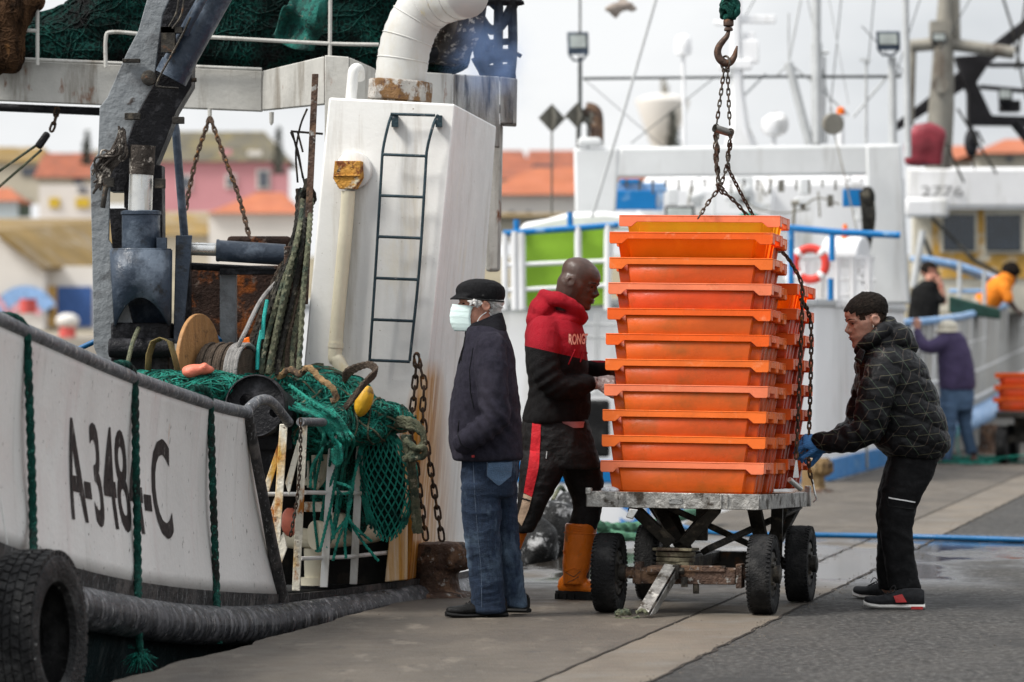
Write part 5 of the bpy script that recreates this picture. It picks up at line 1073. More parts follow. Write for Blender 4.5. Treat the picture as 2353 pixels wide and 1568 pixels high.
# ------------------------------------------------------------------ crane hook and chain sling
DH = 21.6
hk = thing('crane_hook', 'rusty lifting hook with a green rope knot above the crates', 'hook', P(1668, 150, DH))
sp = [(1674, 62, .011), (1674, 72, .012), (1670, 84, .017), (1661, 95, .020), (1652, 108, .0225), (1649, 122, .024), (1654, 136, .025), (1666, 145, .026), (1678, 143, .024), (1687, 131, .019), (1691, 117, .012), (1694, 106, .005)]
pts = [P(x, y, DH) for x, y, r in sp]; sm_ = smooth_path(pts, 5); rr = []
for i in range(len(sm_)):
    f = i / (len(sm_) - 1) * (len(sp) - 1); j = min(int(f), len(sp) - 2); rr.append(sp[j][2] * (1 - f + j) + sp[j + 1][2] * (f - j))
b = MB(); b.tube(sm_, rr, 14, flat=.8); b.build('hook', 'hook', hk)
b = MB(); b.tube([P(1674, 36, DH), P(1674, 64, DH)], .011, 12); b.lathe([(.018, 0), (.027, .006), (.027, .03), (.02, .04)], P(1674, 62, DH), V((0, 0, 1)), 12); b.lathe([(.02, 0), (.024, .004), (.02, .02)], P(1674, 72, DH), V((0, 0, 1)), 12); b.box(P(1674, 50, DH), (.05, .03, .02)); b.build('swivel', 'hook', hk, bevel=.003)
b = MB(); c_ = P(1675, 14, DH)
for k in range(4): b.rope([c_ + V((math.cos(a + k) * .034, math.sin(a + k) * .034, .03 * math.sin(a * 2 + k * 1.4) + (.018 * k - .03))) for a in [j * .9 for j in range(8)]], .015, 9)
b.rope([P(1664, 40, DH), P(1690, 34, DH - .03), P(1694, 10, DH - .02), P(1680, -15, DH), P(1676, -60, DH)], .016, 9); b.rope([P(1668, 10, DH), P(1668, -20, DH), P(1672, -60, DH)], .016, 9)
b.build('rope_knot', 'rope_green', hk)
sl = thing('chain_sling', 'steel chain sling spreading from the hook to the crates', 'chain', P(1665, 430, DH))
L_, W_, r_ = .040, .024, .0042
b = MB(); b.torus(P(1667, 145, DH), V((.8, .6, 0)), .034, .006, 20, 8)
b.chain([P(1664, 158, DH), P(1656, 220, DH), P(1647, 285, DH)], L_, W_, r_); b.chain([P(1672, 158, DH), P(1674, 220, DH), P(1677, 288, DH)], L_, W_, r_)
for x, y in ((1646, 293), (1679, 303)): b.torus(P(x, y, DH), V((0, 1, 0)), .014, .0045, 16, 6)
b.build('upper_chain', 'chain', sl)
b = MB(); b.lathe([(.020, 0), (.020, .115), (.013, .115), (.013, .0)], P(1642, 295, DH - .04), P(1682, 307, DH + .03) - P(1642, 295, DH - .04), 18, cap=False); b.lathe([(.012, .05), (.012, .1)], P(1642, 295, DH - .04), P(1682, 307, DH + .03) - P(1642, 295, DH - .04), 12)
M['spreader'] = mat('spreader_tube', (.23, .22, .20), .4, metal=.6, var=.2); b.build('spreader_tube', 'spreader', sl, bevel=.001)
b = MB(); cc = lambda *p_: b.chain([P(*x) for x in p_], L_, W_, r_)
cc((1645, 308, DH), (1643, 350, DH), (1648, 400, DH), (1652, 428, DH)); cc((1648, 312, DH), (1647, 360, DH - .02), (1651, 400, DH)); cc((1644, 318, DH), (1650, 345, DH + .02), (1645, 375, DH), (1653, 415, DH))
cc((1679, 310, DH), (1677, 345, DH), (1668, 390, DH), (1655, 430, DH)); cc((1676, 330, DH), (1672, 360, DH), (1674, 388, DH)); cc((1656, 440, DH), (1648, 425, DH - .02), (1660, 425, DH), (1652, 436, DH - .02))
cc((1652, 435, DH), (1630, 462, DH), (1604, 502, DH - .05)); cc((1656, 435, DH), (1690, 465, DH + .05), (1722, 502, DH + .1)); cc((1672, 385, DH), (1700, 440, DH + .1), (1735, 504, DH + .2))
b.build('lower_chain', 'chain', sl)
sd_ = thing('side_chain', 'dark lashing chains with steel hooks hanging down the right side of the crates', 'chain', P(1850, 1100, 21.8))
b = MB(); cc2 = lambda *p_: b.chain([P(*x) for x in p_], .044, .026, .0048)
cc2((1770, 572, 22.1), (1800, 582, 21.95), (1830, 625, 21.75), (1843, 660, 21.7), (1843, 720, 21.65), (1838, 850, 21.6), (1833, 980, 21.55), (1829, 1055, 21.5)); b.build('chain', 'chain_rust', sd_); b = MB(); cc2((1842, 690, 21.75), (1856, 715, 21.9), (1864, 760, 21.95), (1862, 900, 21.9), (1858, 1030, 21.85), (1860, 1080, 21.8), (1866, 1105, 21.8))
b.build('chain', 'chain_rust', sd_)
b = MB(); b.hexa([P(1822, 1098, 21.45), P(1836, 1098, 21.45), P(1836, 1098, 21.47), P(1822, 1098, 21.47), P(1828, 1058, 21.45), P(1832, 1058, 21.45), P(1832, 1058, 21.47), P(1828, 1058, 21.47)]); b.tube([P(1814, 1102, 21.44), P(1840, 1124, 21.5)], .014, 10)
b.tube([P(1866, 1102, 21.8), P(1872, 1132, 21.8), P(1876, 1148, 21.8), P(1868, 1154, 21.8)], .006, 6); b.build('lashing_hook', 'chrome', sd_)
# ------------------------------------------------------------------ people
def ring(D, y, x0, x1, hd, off=0, n=28, pw=2.4, tilt=0.0, skew=0.0):
    """horizontal section seen from x0 to x1 at height y, hd deep on each side"""
    a, c_ = P(x0, y, D), P(x1, y, D); cx = (a.x + c_.x) / 2; ax_ = (c_.x - a.x) / 2; z = (a.z + c_.z) / 2; out = []
    for j in range(n):
        t = 2 * math.pi * j / n; ct_, st_ = math.cos(t), math.sin(t)
        x = ax_ * math.copysign(abs(ct_) ** (2 / pw), ct_); yy = hd * math.copysign(abs(st_) ** (2 / pw), st_)
        out.append(V((cx + x, D + off + yy + skew * x, z + tilt * x)))
    return out
def body_rows(mb, D, rows, **kw):
    mb.loft([ring(D, r[0], r[1], r[2], r[3], r[4] if len(r) > 4 else 0, **kw) for r in rows])
def limb(mb, D, pts, n=16):
    p = [P(x, y, D) + V((0, o, 0)) for x, y, o, r in pts]; sp_ = smooth_path(p, 5); m_ = len(sp_) - 1; rr_ = []
    for i in range(m_ + 1):
        f = i / m_ * (len(pts) - 1); j = min(int(f), len(pts) - 2); rr_.append(pts[j][3] * (1 - f + j) + pts[j + 1][3] * (f - j))
    mb.tube(sp_, rr_, n)
    for i in (0, -1): mb.ell(sp_[i], (rr_[i],) * 3, 12, 8)
HEAD = [(0.0, .36, .06, .10), (.035, .42, -.02, .18), (.09, .425, -.12, .24), (.16, .395, -.2, .28), (.205, .40, -.23, .295), (.25, .41, -.25, .305), (.30, .385, -.28, .315), (.36, .385, -.32, .325), (.45, .37, -.38, .345), (.52, .35, -.42, .35), (.565, .36, -.435, .352), (.62, .38, -.455, .355), (.70, .39, -.465, .352), (.78, .36, -.455, .335), (.86, .29, -.41, .295), (.93, .18, -.32, .22), (.975, .06, -.21, .14), (1.0, -.05, -.1, .05)]
class Head:
    def __init__(s, chin, vertex_dir_pitch, h, fwd, pos_is='chin'):
        """fwd: horizontal facing direction; pitch (radians) nods forward"""
        f = V(fwd).normalized(); side = V((0, 0, 1)).cross(f); up = V((0, 0, 1)); p = vertex_dir_pitch
        s.u = up * math.cos(p) + f * math.sin(p); s.f = f * math.cos(p) - up * math.sin(p); s.s = side; s.h = h; s.o = V(chin)
        s.o = s.o - s.f * (.38 * h) 
    def p(s, x, y, z): return s.o + s.f * (x * s.h) + s.s * (y * s.h) + s.u * (z * s.h)
    def ring(s, z, fr, bk, hw, n=28, k=1.0, add=0):
        out = []; m_, a = (fr + bk) / 2, (fr - bk) / 2 + add
        for j in range(n):
            t = 2 * math.pi * j / n; c_ = math.cos(t); out.append(s.p(m_ + a * math.copysign(abs(c_) ** .9, c_), (hw + add) * math.copysign(abs(math.sin(t)) ** .86, math.sin(t)) * (1 - .16 * max(0, c_) - .02 * max(0, -c_)), z))
        return out
    def solid(s, mb, nose=1.0, lips=1.0, ear=1.0, brow=1.0):
        mb.loft([s.ring(*r) for r in HEAD])
        mb.tube([s.p(.34, 0, .56), s.p(.40, 0, .48), s.p(.435 + .02 * nose, 0, .415), s.p(.41, 0, .365), s.p(.34, 0, .345)], [.026 * s.h, .030 * s.h, .036 * s.h * nose, .042 * s.h * nose, .036 * s.h], 10)
        for y in (-1, 1):
            mb.ell(s.p(.39, y * .055 * nose, .375), (.032 * s.h * nose,) * 3, 8, 6)
            mb.tube([s.p(.365, y * .05, .575), s.p(.35, y * .15, .59), s.p(.26, y * .25, .575)], [.024 * s.h * brow] * 3, 8)     # brow ridge
            mb.ell(s.p(.27, y * .165, .43), (.07 * s.h, .07 * s.h, .07 * s.h), 10, 8)                                               # cheek
            mb.ell(s.p(.26, y * .150, .525), (.070 * s.h,) * 3, 10, 8)                                                           # eyeball under the lid
            R_ = Matrix((s.f, s.s, s.u)).transposed()
            mb.ell(s.p(-.075, y * .375, .46), (.078 * s.h * ear, .042 * s.h, .13 * s.h * ear), 12, 8, R_ @ Matrix.Rotation(y * .3, 3, 'Z'))
            mb.torus(s.p(-.085, y * .41, .475), s.s, .074 * s.h * ear, .022 * s.h, 16, 6)
        mb.ell(s.p(.395, 0, .265), (.04 * s.h, .11 * s.h, .026 * s.h), 10, 6, Matrix((s.f, s.s, s.u)).transposed())
        mb.ell(s.p(.385, 0, .215), (.045 * s.h * lips, .10 * s.h, .03 * s.h), 10, 6, Matrix((s.f, s.s, s.u)).transposed())
    def extras(s, root, skin, hair=None, lid=.5):
        RM = Matrix((s.f, s.s, s.u)).transposed()
        b = MB()
        for y in (-1, 1): b.ell(s.p(.318, y * .155, .52), (.034 * s.h, .045 * s.h, .018 * s.h), 10, 8, RM)
        b.build('eye', 'eye', root)
        if hair:
            b = MB()
            for y in (-1, 1): b.tube([s.p(.386, y * .06, .60), s.p(.366, y * .15, .62), s.p(.275, y * .26, .598)], [.008 * s.h, .012 * s.h, .004 * s.h], 6, flat=.7)
            b.build('eyebrow', hair, root)
    def hair(s, line, thick, nm, m_, root, amp=.006, seed=0, vox=.006, ztop=1.1):
        """cap of hair: head rings pushed out, kept above the hairline"""
        b = MB(); rows_ = [r for r in HEAD if r[0] > .1]; dense = []
        for a, c_ in zip(rows_, rows_[1:]):
            for k in range(8): dense.append(tuple(a[i] + (c_[i] - a[i]) * k / 8 for i in range(4)))
        dense.append(rows_[-1]); dense.append((1.012, -.08, -.09, .004)); n = 112; rg_ = [s.ring(z + (thick / s.h if z > .85 else 0) * (z - .85) / .15, fr, bk, hw, n, add=thick / s.h) for z, fr, bk, hw in dense]
        vs_ = [p_ for r in rg_ for p_ in r]; fs_ = []
        for i in range(len(rg_) - 1):
            for j in range(n):
                t = 2 * math.pi * (j + .5) / n; x = (dense[i][1] + dense[i][2]) / 2 + (dense[i][1] - dense[i][2]) / 2 * math.cos(t); z = (dense[i][0] + dense[i + 1][0]) / 2
                jag = .035 * noise.noise(V((j * .9, i * .25, seed))) + .015 * noise.noise(V((j * 2.3, i, seed)))
                if line(x) + jag < z < ztop: fs_.append((i * n + j, i * n + (j + 1) % n, (i + 1) * n + (j + 1) % n, (i + 1) * n + j))
        used = sorted({i for f in fs_ for i in f}); mp_ = {v: i for i, v in enumerate(used)}
        ctr = s.p(-.04, 0, .55)
        pv_ = [vs_[i] + (vs_[i] - ctr).normalized() * (amp * noise.noise(vs_[i] * 70 + V((seed, 0, 0))) + amp * .6 * noise.noise(vs_[i] * 160)) for i in used]
        b.add(pv_, [[mp_[i] for i in f] for f in fs_]); o = b.build(nm, m_, root, angle=None, solid=thick * 1.3); o.modifiers['solid'].offset = -1; return o
def hand(mb, wrist, fwd, back, sc=1.0, curl=(.5, .5, .55, .6), spread=.09, thumb=1, tcurl=.4, fat=1.0, skip=()):
    """palm, four unequal bent fingers and a thumb; back = direction of the back of the hand"""
    f = V(fwd).normalized(); n_ = V(back); n_ = (n_ - f * n_.dot(f)).normalized(); s_ = f.cross(n_); w = V(wrist); k = sc
    def sec(d, hw, ht, dz=0): return [w + f * d * k + s_ * (hw * k * math.copysign(abs(math.cos(t)) ** .7, math.cos(t))) + n_ * (ht * k * math.sin(t) + dz * k) for t in [2 * math.pi * j / 16 for j in range(16)]]
    mb.loft([sec(-.03, .027 * fat, .021 * fat), sec(0, .029 * fat, .020 * fat), sec(.03, .038 * fat, .018 * fat), sec(.065, .043 * fat, .017 * fat), sec(.09, .041 * fat, .014 * fat), sec(.098, .036 * fat, .01 * fat)])
    for i, (ln, off) in enumerate(((.074, -.031), (.082, -.0105), (.077, .0105), (.060, .030))):
        if i in skip: continue
        p_ = w + f * (.088 - .006 * abs(i - 1.2)) * k + s_ * off * k; d = (f + s_ * (i - 1.5) * spread).normalized(); pts_ = [p_ - d * .02 * k, p_]; ang = 0
        for seg_, fr in enumerate((.46, .31, .25)):
            ang += curl[i] * (1.0, 1.15, .7)[seg_]; dd = d * math.cos(ang) - n_ * math.sin(ang); p_ = p_ + dd * ln * fr * k; pts_.append(p_)
        mb.tube(pts_, [.0098 * k * fat, .0100 * k * fat, .0094 * k * fat, .0086 * k * fat, .0068 * k * fat], 9); mb.ell(pts_[-1], (.0068 * k * fat,) * 3, 8, 6)
    b0 = w + f * .025 * k - s_ * thumb * .026 * k - n_ * .006 * k; d = (f * .72 - s_ * thumb * .62 - n_ * .35).normalized(); p1 = b0 + d * .040 * k; d2 = (d + f * tcurl - n_ * tcurl * .6 + s_ * thumb * tcurl * .4).normalized(); p2 = p1 + d2 * .030 * k; p3 = p2 + (d2 + f * .2).normalized() * .024 * k
    mb.tube([b0 - d * .01 * k, b0, p1, p2, p3], [.012 * k * fat, .0145 * k * fat, .0115 * k * fat, .010 * k * fat, .0075 * k * fat], 9); mb.ell(p3, (.0075 * k * fat,) * 3, 8, 6)
def shoe(root, toe, heel, nm, upper, sole, ht=.095, w_=.047, sole_h=.024, toe_up=.006, extra=None, collar=.10):
    """low shoe: outsole plus shaped upper, laid out from heel to toe on the ground"""
    toe, heel = V(toe), V(heel); f = (toe - heel); ln = f.length; f = f / ln; s_ = V((0, 0, 1)).cross(f); g = V((0, 0, 1))
    prof = [(0, .62, .88), (.06, .80, 1.0), (.18, .84, 1.04), (.34, .80, 1.0), (.46, .84, .86), (.60, .95, .66), (.74, 1.0, .52), (.87, .90, .44), (.95, .68, .38), (1.0, .36, .28)]
    def sec(t, kw, h0, h1, n=18):
        c_ = heel + f * (t * ln); out = []
        for j in range(n):
            a = 2 * math.pi * j / n; x = math.cos(a); z = math.sin(a); x = math.copysign(abs(x) ** .75, x); z = math.copysign(abs(z) ** .8, z)
            lift = toe_up * max(0, (t - .75) / .25) ** 2
            out.append(c_ + s_ * (x * w_ * kw * (1 if z < .1 else 1 - .45 * z * min(1, (h1 - h0) / .07))) + g * ((h0 + h1) / 2 + z * (h1 - h0) / 2 + lift))
        return out
    b = MB(); b.loft([sec(t, kw * .97, sole_h * .6, sole_h + (ht - sole_h) * kh) for t, kw, kh in prof]); me = remesh(b, nm, .006, 3); up_ = link(nm, me, upper, root)
    b = MB(); b.loft([[p_ for p_ in sec(t if 0 < t < 1 else (-.012 if t == 0 else 1.012), kw * 1.07, .0, sole_h + (.004 if t > .85 else 0))] for t, kw, kh in prof]); so_ = b.build('sole', sole, up_, bevel=0)
    b = MB()
    for k in range(4):
        t = .50 + .055 * k; h_ = sole_h + (ht - sole_h) * (.88 - .1 * k) + .002; c_ = heel + f * (t * ln); b.tube(smooth_path([c_ - s_ * w_ * .5 + g * (h_ - .010), c_ + g * (h_ + .003), c_ + s_ * w_ * .5 + g * (h_ - .010)], 3), .0028, 5)
    c_ = heel + f * (.47 * ln) + g * (ht * .93); b.tube(smooth_path([c_, c_ + s_ * -.02 + g * .022 + f * .01, c_ + s_ * -.035 + f * .03 - g * .002, c_ + f * .012], 4), .0025, 5); b.tube(smooth_path([c_, c_ + s_ * .02 + g * .02 + f * .015, c_ + s_ * .03 + f * .035 - g * .006], 4), .0025, 5)
    b.build('lace', 'rubber', up_)
    return up_
def wrinkle(a1=.004, s1=9, a2=.0022, s2=24, st=(1, 1, 1.6), hem=None):
    def f(c_, n_):
        r_ = noise.noise(V((c_.x * s1 * st[0], c_.y * s1 * st[1], c_.z * s1 * st[2]))); r2 = noise.noise(V((c_.x * s2 * st[0], c_.y * s2, c_.z * s2 * st[2] + 5)))
        return a1 * (1 - 2 * abs(r_)) + a2 * (1 - 2 * abs(r2)) - .3 * a1
    return f
def project(me_list, pts, dirv=V((0, 1, 0)), off=.003):
    """points of a patch laid on the cloth under them"""
    out = []
    for p_ in pts:
        best = None
        for bv in me_list:
            h = bv.ray_cast(p_ - dirv * 1.5, dirv)
            if h[0] is not None and (best is None or h[3] < best[1]): best = (h[0] + h[1] * (off if h[1].dot(dirv) < 0 else -off), h[3])
        out.append(best[0] if best else p_)
    return out
def patch(bv, D, edge_a, edge_b, n, m_, nm, mat_, root, off=.0035, closed=False):
    """strip between two picture-space edges draped over a garment"""
    A = resample_n(edge_a, n); B = resample_n(edge_b, n); vs_ = []
    for (ax_, ay), (bx, by) in zip(A, B):
        for k in range(m_ + 1): vs_.append(P(ax_ + (bx - ax_) * k / m_, ay + (by - ay) * k / m_, D))
    vs_ = project([bv], vs_, off=off); b = MB(); w_ = m_ + 1
    b.add(vs_, [(i * w_ + j, i * w_ + j + 1, (i + 1) * w_ + j + 1, (i + 1) * w_ + j) for i in range(n) for j in range(m_)])
    return b.build(nm, mat_, root)
def resample_n(poly, n):
    d = [0]
    for a, c_ in zip(poly, poly[1:]): d.append(d[-1] + math.hypot(c_[0] - a[0], c_[1] - a[1]))
    out = []
    for i in range(n + 1):
        t = d[-1] * i / n; k = max(j for j in range(len(d)) if d[j] <= t + 1e-9); k = min(k, len(poly) - 2); f = (t - d[k]) / (d[k + 1] - d[k]); out.append((poly[k][0] + (poly[k + 1][0] - poly[k][0]) * f, poly[k][1] + (poly[k + 1][1] - poly[k][1]) * f))
    return out
def stitch(bv, D, pts, nm, mat_, root, r=.0018, off=.001):
    q = resample_n(pts, max(6, len(pts) * 6)); v_ = project([bv], [P(x, y, D) for x, y in q], off=off); return MB().tube(v_, r, 5).build(nm, mat_, root)

# ---- man in the flat cap
D1 = 21.1
m1 = thing('person', 'elderly man in black flat cap, face mask, navy fleece and jeans, hand in pocket', 'person', P(1120, 1415, D1))
h1 = Head(P(1048, 762, D1), -.02, .248, (-.965, .26, 0))
h1 = Head(P(1054, 758, D1) , -.03, .25, (-.985, -.17, 0))
b = MB(); h1.solid(b, nose=1.15)
limb(b, D1, [(1112, 720, 0, .066), (1118, 760, .0, .07), (1120, 790, 0, .08)])
body_rows(b, D1, [(775, 1085, 1155, .13), (830, 1075, 1165, .17), (900, 1060, 1175, .16), (1000, 1060, 1180, .15), (1080, 1075, 1180, .15)])
for o, xs in ((-.17, 0), (.17, -4)):
    limb(b, D1, [(1128 + xs, 800, o, .055), (1136 + xs, 950, o * 1.35, .045), (1112, 985, o * 1.25, .038), (1088, 1002, o * .85, .03)])
    hand(b, P(1090, 1000, D1) + V((0, o * .62, 0)), (-.55, .0, -.55), (0, -1 if o < 0 else 1, .2), .9, thumb=1 if o < 0 else -1)
for o, pts in ((-.09, [(1108, 1080), (1110, 1220), (1122, 1370)]), (.09, [(1140, 1080), (1160, 1220), (1182, 1370)])): limb(b, D1, [(pts[0][0], pts[0][1], o, .06), (pts[1][0], pts[1][1], o, .045), (pts[2][0], pts[2][1], o, .035)])
me = remesh(b, 'body', .0055, 3); link('body', me, 'skin_old', m1)
h1.extras(m1, 'skin_old', 'hair_white')
h1.hair(lambda x: .62 if x > .17 else .50 if x > .06 else .60 if x > -.175 else (.30 if x > -.23 else .17), .019, 'hair', 'hair_white', m1, .005, 1, ztop=.60)
b = MB(); RM1 = Matrix((h1.f, h1.s, h1.u)).transposed()

for y in (-1, 1):
    for k in range(44):   # loose strands combed back round the ear
        z0 = .57 - .0075 * k + random.gauss(0, .012); x0 = -.175 - .012 * (k % 5) + random.gauss(0, .015); b.tube(smooth_path([h1.p(x0, y * .365, z0), h1.p(x0 - .10, y * (.36 - .0024 * k), z0 - .04), h1.p(x0 - .20, y * (.30 - .0024 * k), z0 - .085 + random.gauss(0, .03))], 3), .003, 5)
    for k in range(16): b.tube(smooth_path([h1.p(.16 - .009 * k, y * .358, .62), h1.p(.13 - .010 * k, y * .372, .53), h1.p(.085 - .009 * k, y * .37, .455 + .006 * k + random.gauss(0, .01))], 3), .0026, 5)
b.build('side_hair', 'hair_white', m1)
# flat cap
cp = MB(); rings = []
for z, fr, bk, hw in ((.57, .40, -.47, .375), (.60, .42, -.50, .40), (.68, .45, -.53, .42), (.78, .46, -.53, .425), (.87, .42, -.49, .41), (.94, .33, -.41, .36), (.99, .20, -.29, .26), (1.015, .05, -.14, .12)):
    rings.append([q_ + h1.u * (.05 * max(0, (q_ - h1.o).dot(h1.f) / h1.h) * h1.h * (1 if z < .65 else .3)) for q_ in h1.ring(z + .005, fr, bk, hw, 30)])
cp.loft(rings); 
brim = []
for k in range(9):
    a = -1.1 + 2.2 * k / 8; x0, y0 = .40 * math.cos(a * .9) + .02, .40 * math.sin(a); x1, y1 = x0 + .16 * math.cos(a), y0 * 1.02
    brim.append([h1.p(x0 - .06, y0 * .95, .685), h1.p(x0 + .04, y0, .69), h1.p(x1, y1, .625 - .02 * math.cos(a)), h1.p(x1 - .01, y1, .605 - .02 * math.cos(a)), h1.p(x0, y0, .635), h1.p(x0 - .06, y0 * .95, .635)])
cp.loft(brim)
me = remesh(cp, 'cap', .005, 3, rough(.0015, 25, .0008, 80)); capo = link('flat_cap', me, 'cap_black', m1)
b = MB(); b.tube([h1.p(x, y, .60 + .05 * x) for x, y in ((.44, .25), (.40, .33), (.2, .415), (0, .435), (-.3, .40), (-.46, .25))], .004, 6); b.ell(h1.p(-.02, .43, .68), (.008, .003, .006)); b.build('cap_seam', 'rubber', capo)
# mask and its loops
def maskpt(u, v_):  # u across -1..1, v 0 top .. 1 bottom
    z = .475 - .50 * v_ + .03 * (1 - abs(u)) * (1 - v_); bulge = .515 + .045 * math.sin(v_ * math.pi) - .05 * v_ ** 4; x = bulge - .36 * abs(u) ** 1.8; y = .32 * u * (1 - .10 * v_); x += .010 * ((v_ * 4.0) % 1.0) * (1 if .15 < v_ < .9 else 0)
    return h1.p(x, y, z)
b = MB(); n_, k_ = 24, 26; b.add([maskpt(-1 + 2 * i / n_, j / k_) for i in range(n_ + 1) for j in range(k_ + 1)], [(i * (k_ + 1) + j, (i + 1) * (k_ + 1) + j, (i + 1) * (k_ + 1) + j + 1, i * (k_ + 1) + j + 1) for i in range(n_) for j in range(k_)])
mk = b.build('face_mask', 'mask', m1, solid=.003)
b = MB()
for y in (-1, 1):
    b.tube(smooth_path([maskpt(y, .02), h1.p(.04, y * .385, .50), h1.p(-.10, y * .40, .56)], 4), .0025, 5); b.tube(smooth_path([maskpt(y, .93), h1.p(.03, y * .385, .25), h1.p(-.10, y * .40, .36)], 4), .0025, 5)
b.build('ear_loop', 'tarpw', mk)
# fleece jacket
b = MB(); body_rows(b, D1, [(752, 1074, 1158, .12), (768, 1069, 1166, .165), (790, 1066, 1174, .20), (820, 1059, 1181, .215), (870, 1047, 1188, .215), (920, 1038, 1193, .21), (970, 1032, 1196, .205), (1020, 1033, 1198, .2), (1048, 1040, 1200, .195), (1056, 1042, 1199, .188)])
for o in (-1, 1):
    limb(b, D1, [(1126, 800, o * .165, .082), (1130, 860, o * .215, .080), (1136, 925, o * .235, .072), (1140, 958, o * .245, .068), (1112, 985, o * .24, .062), (1085, 1003, o * .225, .056), (1066, 1016, o * .20, .05)])
def fold1(c_, n_):
    # bunched folds round the elbow and forearm on top of general creasing
    a = wrinkle(.007, 6, .003, 15, (1, 1, 1.2))(c_, n_); e = P(1130, 965, D1); d = max(0, 1 - (V((c_.x, 0, c_.z)) - V((e.x, 0, e.z))).length / .20)
    return a + .009 * d * math.sin((c_.x * 1.0 + c_.z * .7) * 100)
me = remesh(b, 'jacket', .0075, 4, fold1); jk = link('fleece_jacket', me, 'fleece', m1); bv1 = bvh_of(me)
b = MB(); b.loft([ring(D1, y, x0, x1, hd_, 0, tilt=tl) for y, x0, x1, hd_, tl in ((733, 1076, 1152, .090, .40), (738, 1072, 1155, .098, .40), (750, 1069, 1159, .118, .30), (766, 1068, 1165, .15, .12))]); me = remesh(b, 'collar', .006, 2, wrinkle(.0025, 10, .001, 30)); link('collar', me, 'fleece_dark', m1)
b = MB(); v_ = project([bv1], [P(x, y, D1) for x, y in resample_n([(1070, 775), (1066, 800), (1056, 835)], 12)], off=.002); b.tube(v_, .004, 6); b.box(v_[8] + V((0, -.004, -.015)), (.008, .006, .03)); b.build('zip', 'rubber', jk)
stitch(bv1, D1, [(1088, 800), (1080, 850), (1082, 900), (1090, 940)], 'sleeve_seam', 'fleece_dark', jk, .003, 0)
stitch(bv1, D1, [(1056, 965), (1053, 995), (1062, 1020), (1080, 1030)], 'pocket_seam', 'fleece_dark', jk, .004, 0)
b = MB(); b.box(P(1087, 1049, D1 - .212), (.014, .004, .012)); b.build('hem_tag', 'sneakred', jk)
# jeans
b = MB(); body_rows(b, D1, [(1040, 1062, 1192, .165), (1080, 1061, 1191, .168), (1120, 1063, 1187, .165), (1140, 1066, 1182, .15)])
body_rows(b, D1, [(1110, 1062, 1148, .09, -.08), (1160, 1063, 1150, .088, -.08), (1210, 1067, 1150, .083, -.08), (1260, 1073, 1150, .078, -.08), (1310, 1079, 1152, .075, -.08), (1360, 1084, 1157, .073, -.08), (1398, 1084, 1162, .074, -.08), (1405, 1088, 1162, .068, -.08)])
body_rows(b, D1, [(1110, 1100, 1187, .09, .09), (1160, 1112, 1187, .088, .09), (1210, 1124, 1188, .083, .09), (1260, 1135, 1193, .078, .09), (1310, 1145, 1200, .075, .09), (1360, 1154, 1206, .073, .09), (1392, 1156, 1210, .074, .09), (1397, 1158, 1209, .068, .09)])
me = remesh(b, 'jeans', .0075, 4, wrinkle(.008, 6, .0035, 15, (1, 1, 2.2))); jn = link('jeans', me, 'denim', m1); bvj = bvh_of(me)
stitch(bvj, D1, [(1088, 1060), (1092, 1140), (1098, 1220), (1106, 1300), (1108, 1392)], 'side_seam', 'stitch', jn, .0013, .0005)
patch(bvj, D1, [(1122, 1062), (1120, 1092), (1143, 1112)], [(1176, 1060), (1174, 1092), (1150, 1112)], 8, 6, 'back_pocket', 'denim_light', jn, .003)
stitch(bvj, D1, [(1120, 1060), (1120, 1092), (1146, 1114), (1173, 1093), (1178, 1060)], 'pocket_stitch', 'stitch', jn, .002); stitch(bvj, D1, [(1122, 1072), (1146, 1082), (1174, 1082)], 'pocket_stitch', 'stitch', jn, .002)
def G(dx, dy):  # point of the quay seen there
    D = 1.34 * F / (dy - 793); p_ = P(dx, dy, D); p_.z = 0; return p_
shoe(m1, G(1026, 1420), G(1163, 1417), 'shoe', 'leather', 'rubber', .10, .045, .022); shoe(m1, G(1090, 1404), G(1214, 1408), 'shoe', 'leather', 'rubber', .10, .045, .022)

# ---- man in the red and black hooded sweatshirt
D2_ = 22.35
m2 = thing('person', 'bald man in red and black hooded sweatshirt and orange boots behind the crates', 'person', P(1330, 1378, D2_))
h2 = Head(P(1349, 716, D2_), .40, .252, (.965, -.26, 0))
b = MB(); h2.solid(b, nose=1.25, lips=1.35, ear=1.12)
limb(b, D2_, [(1318, 655, 0, .09), (1305, 692, 0, .074), (1290, 730, 0, .085), (1285, 760, 0, .1)])
body_rows(b, D2_, [(750, 1235, 1325, .16), (820, 1225, 1335, .17), (900, 1228, 1338, .16), (1000, 1220, 1345, .15), (1060, 1220, 1360, .15)])
limb(b, D2_, [(1252, 765, -.17, .06), (1262, 865, -.24, .046), (1310, 890, -.2, .042), (1362, 880, -.12, .035)])
limb(b, D2_, [(1290, 765, .17, .06), (1300, 855, .22, .046), (1345, 852, .15, .042), (1386, 850, .10, .034)])
limb(b, D2_, [(1245, 1040, -.09, .07), (1224, 1140, -.1, .05), (1200, 1215, -.08, .035)]); limb(b, D2_, [(1330, 1040, .08, .08), (1350, 1140, .1, .06), (1335, 1330, .1, .045)])
hand(b, P(1366, 880, D2_) + V((0, -.12, 0)), (1, .05, .02), (-.05, -.75, .66), .98, (.5, .55, .6, .65), thumb=-1); hand(b, P(1390, 850, D2_) + V((0, .1, 0)), (1, -.1, 0), (0, .7, .7), 1, thumb=1)
me = remesh(b, 'body', .0055, 3); link('body', me, 'skin_dark', m2); h2.extras(m2, 'skin_dark', 'hair_dark')
b = MB(); RM2 = Matrix((h2.f, h2.s, h2.u)).transposed()
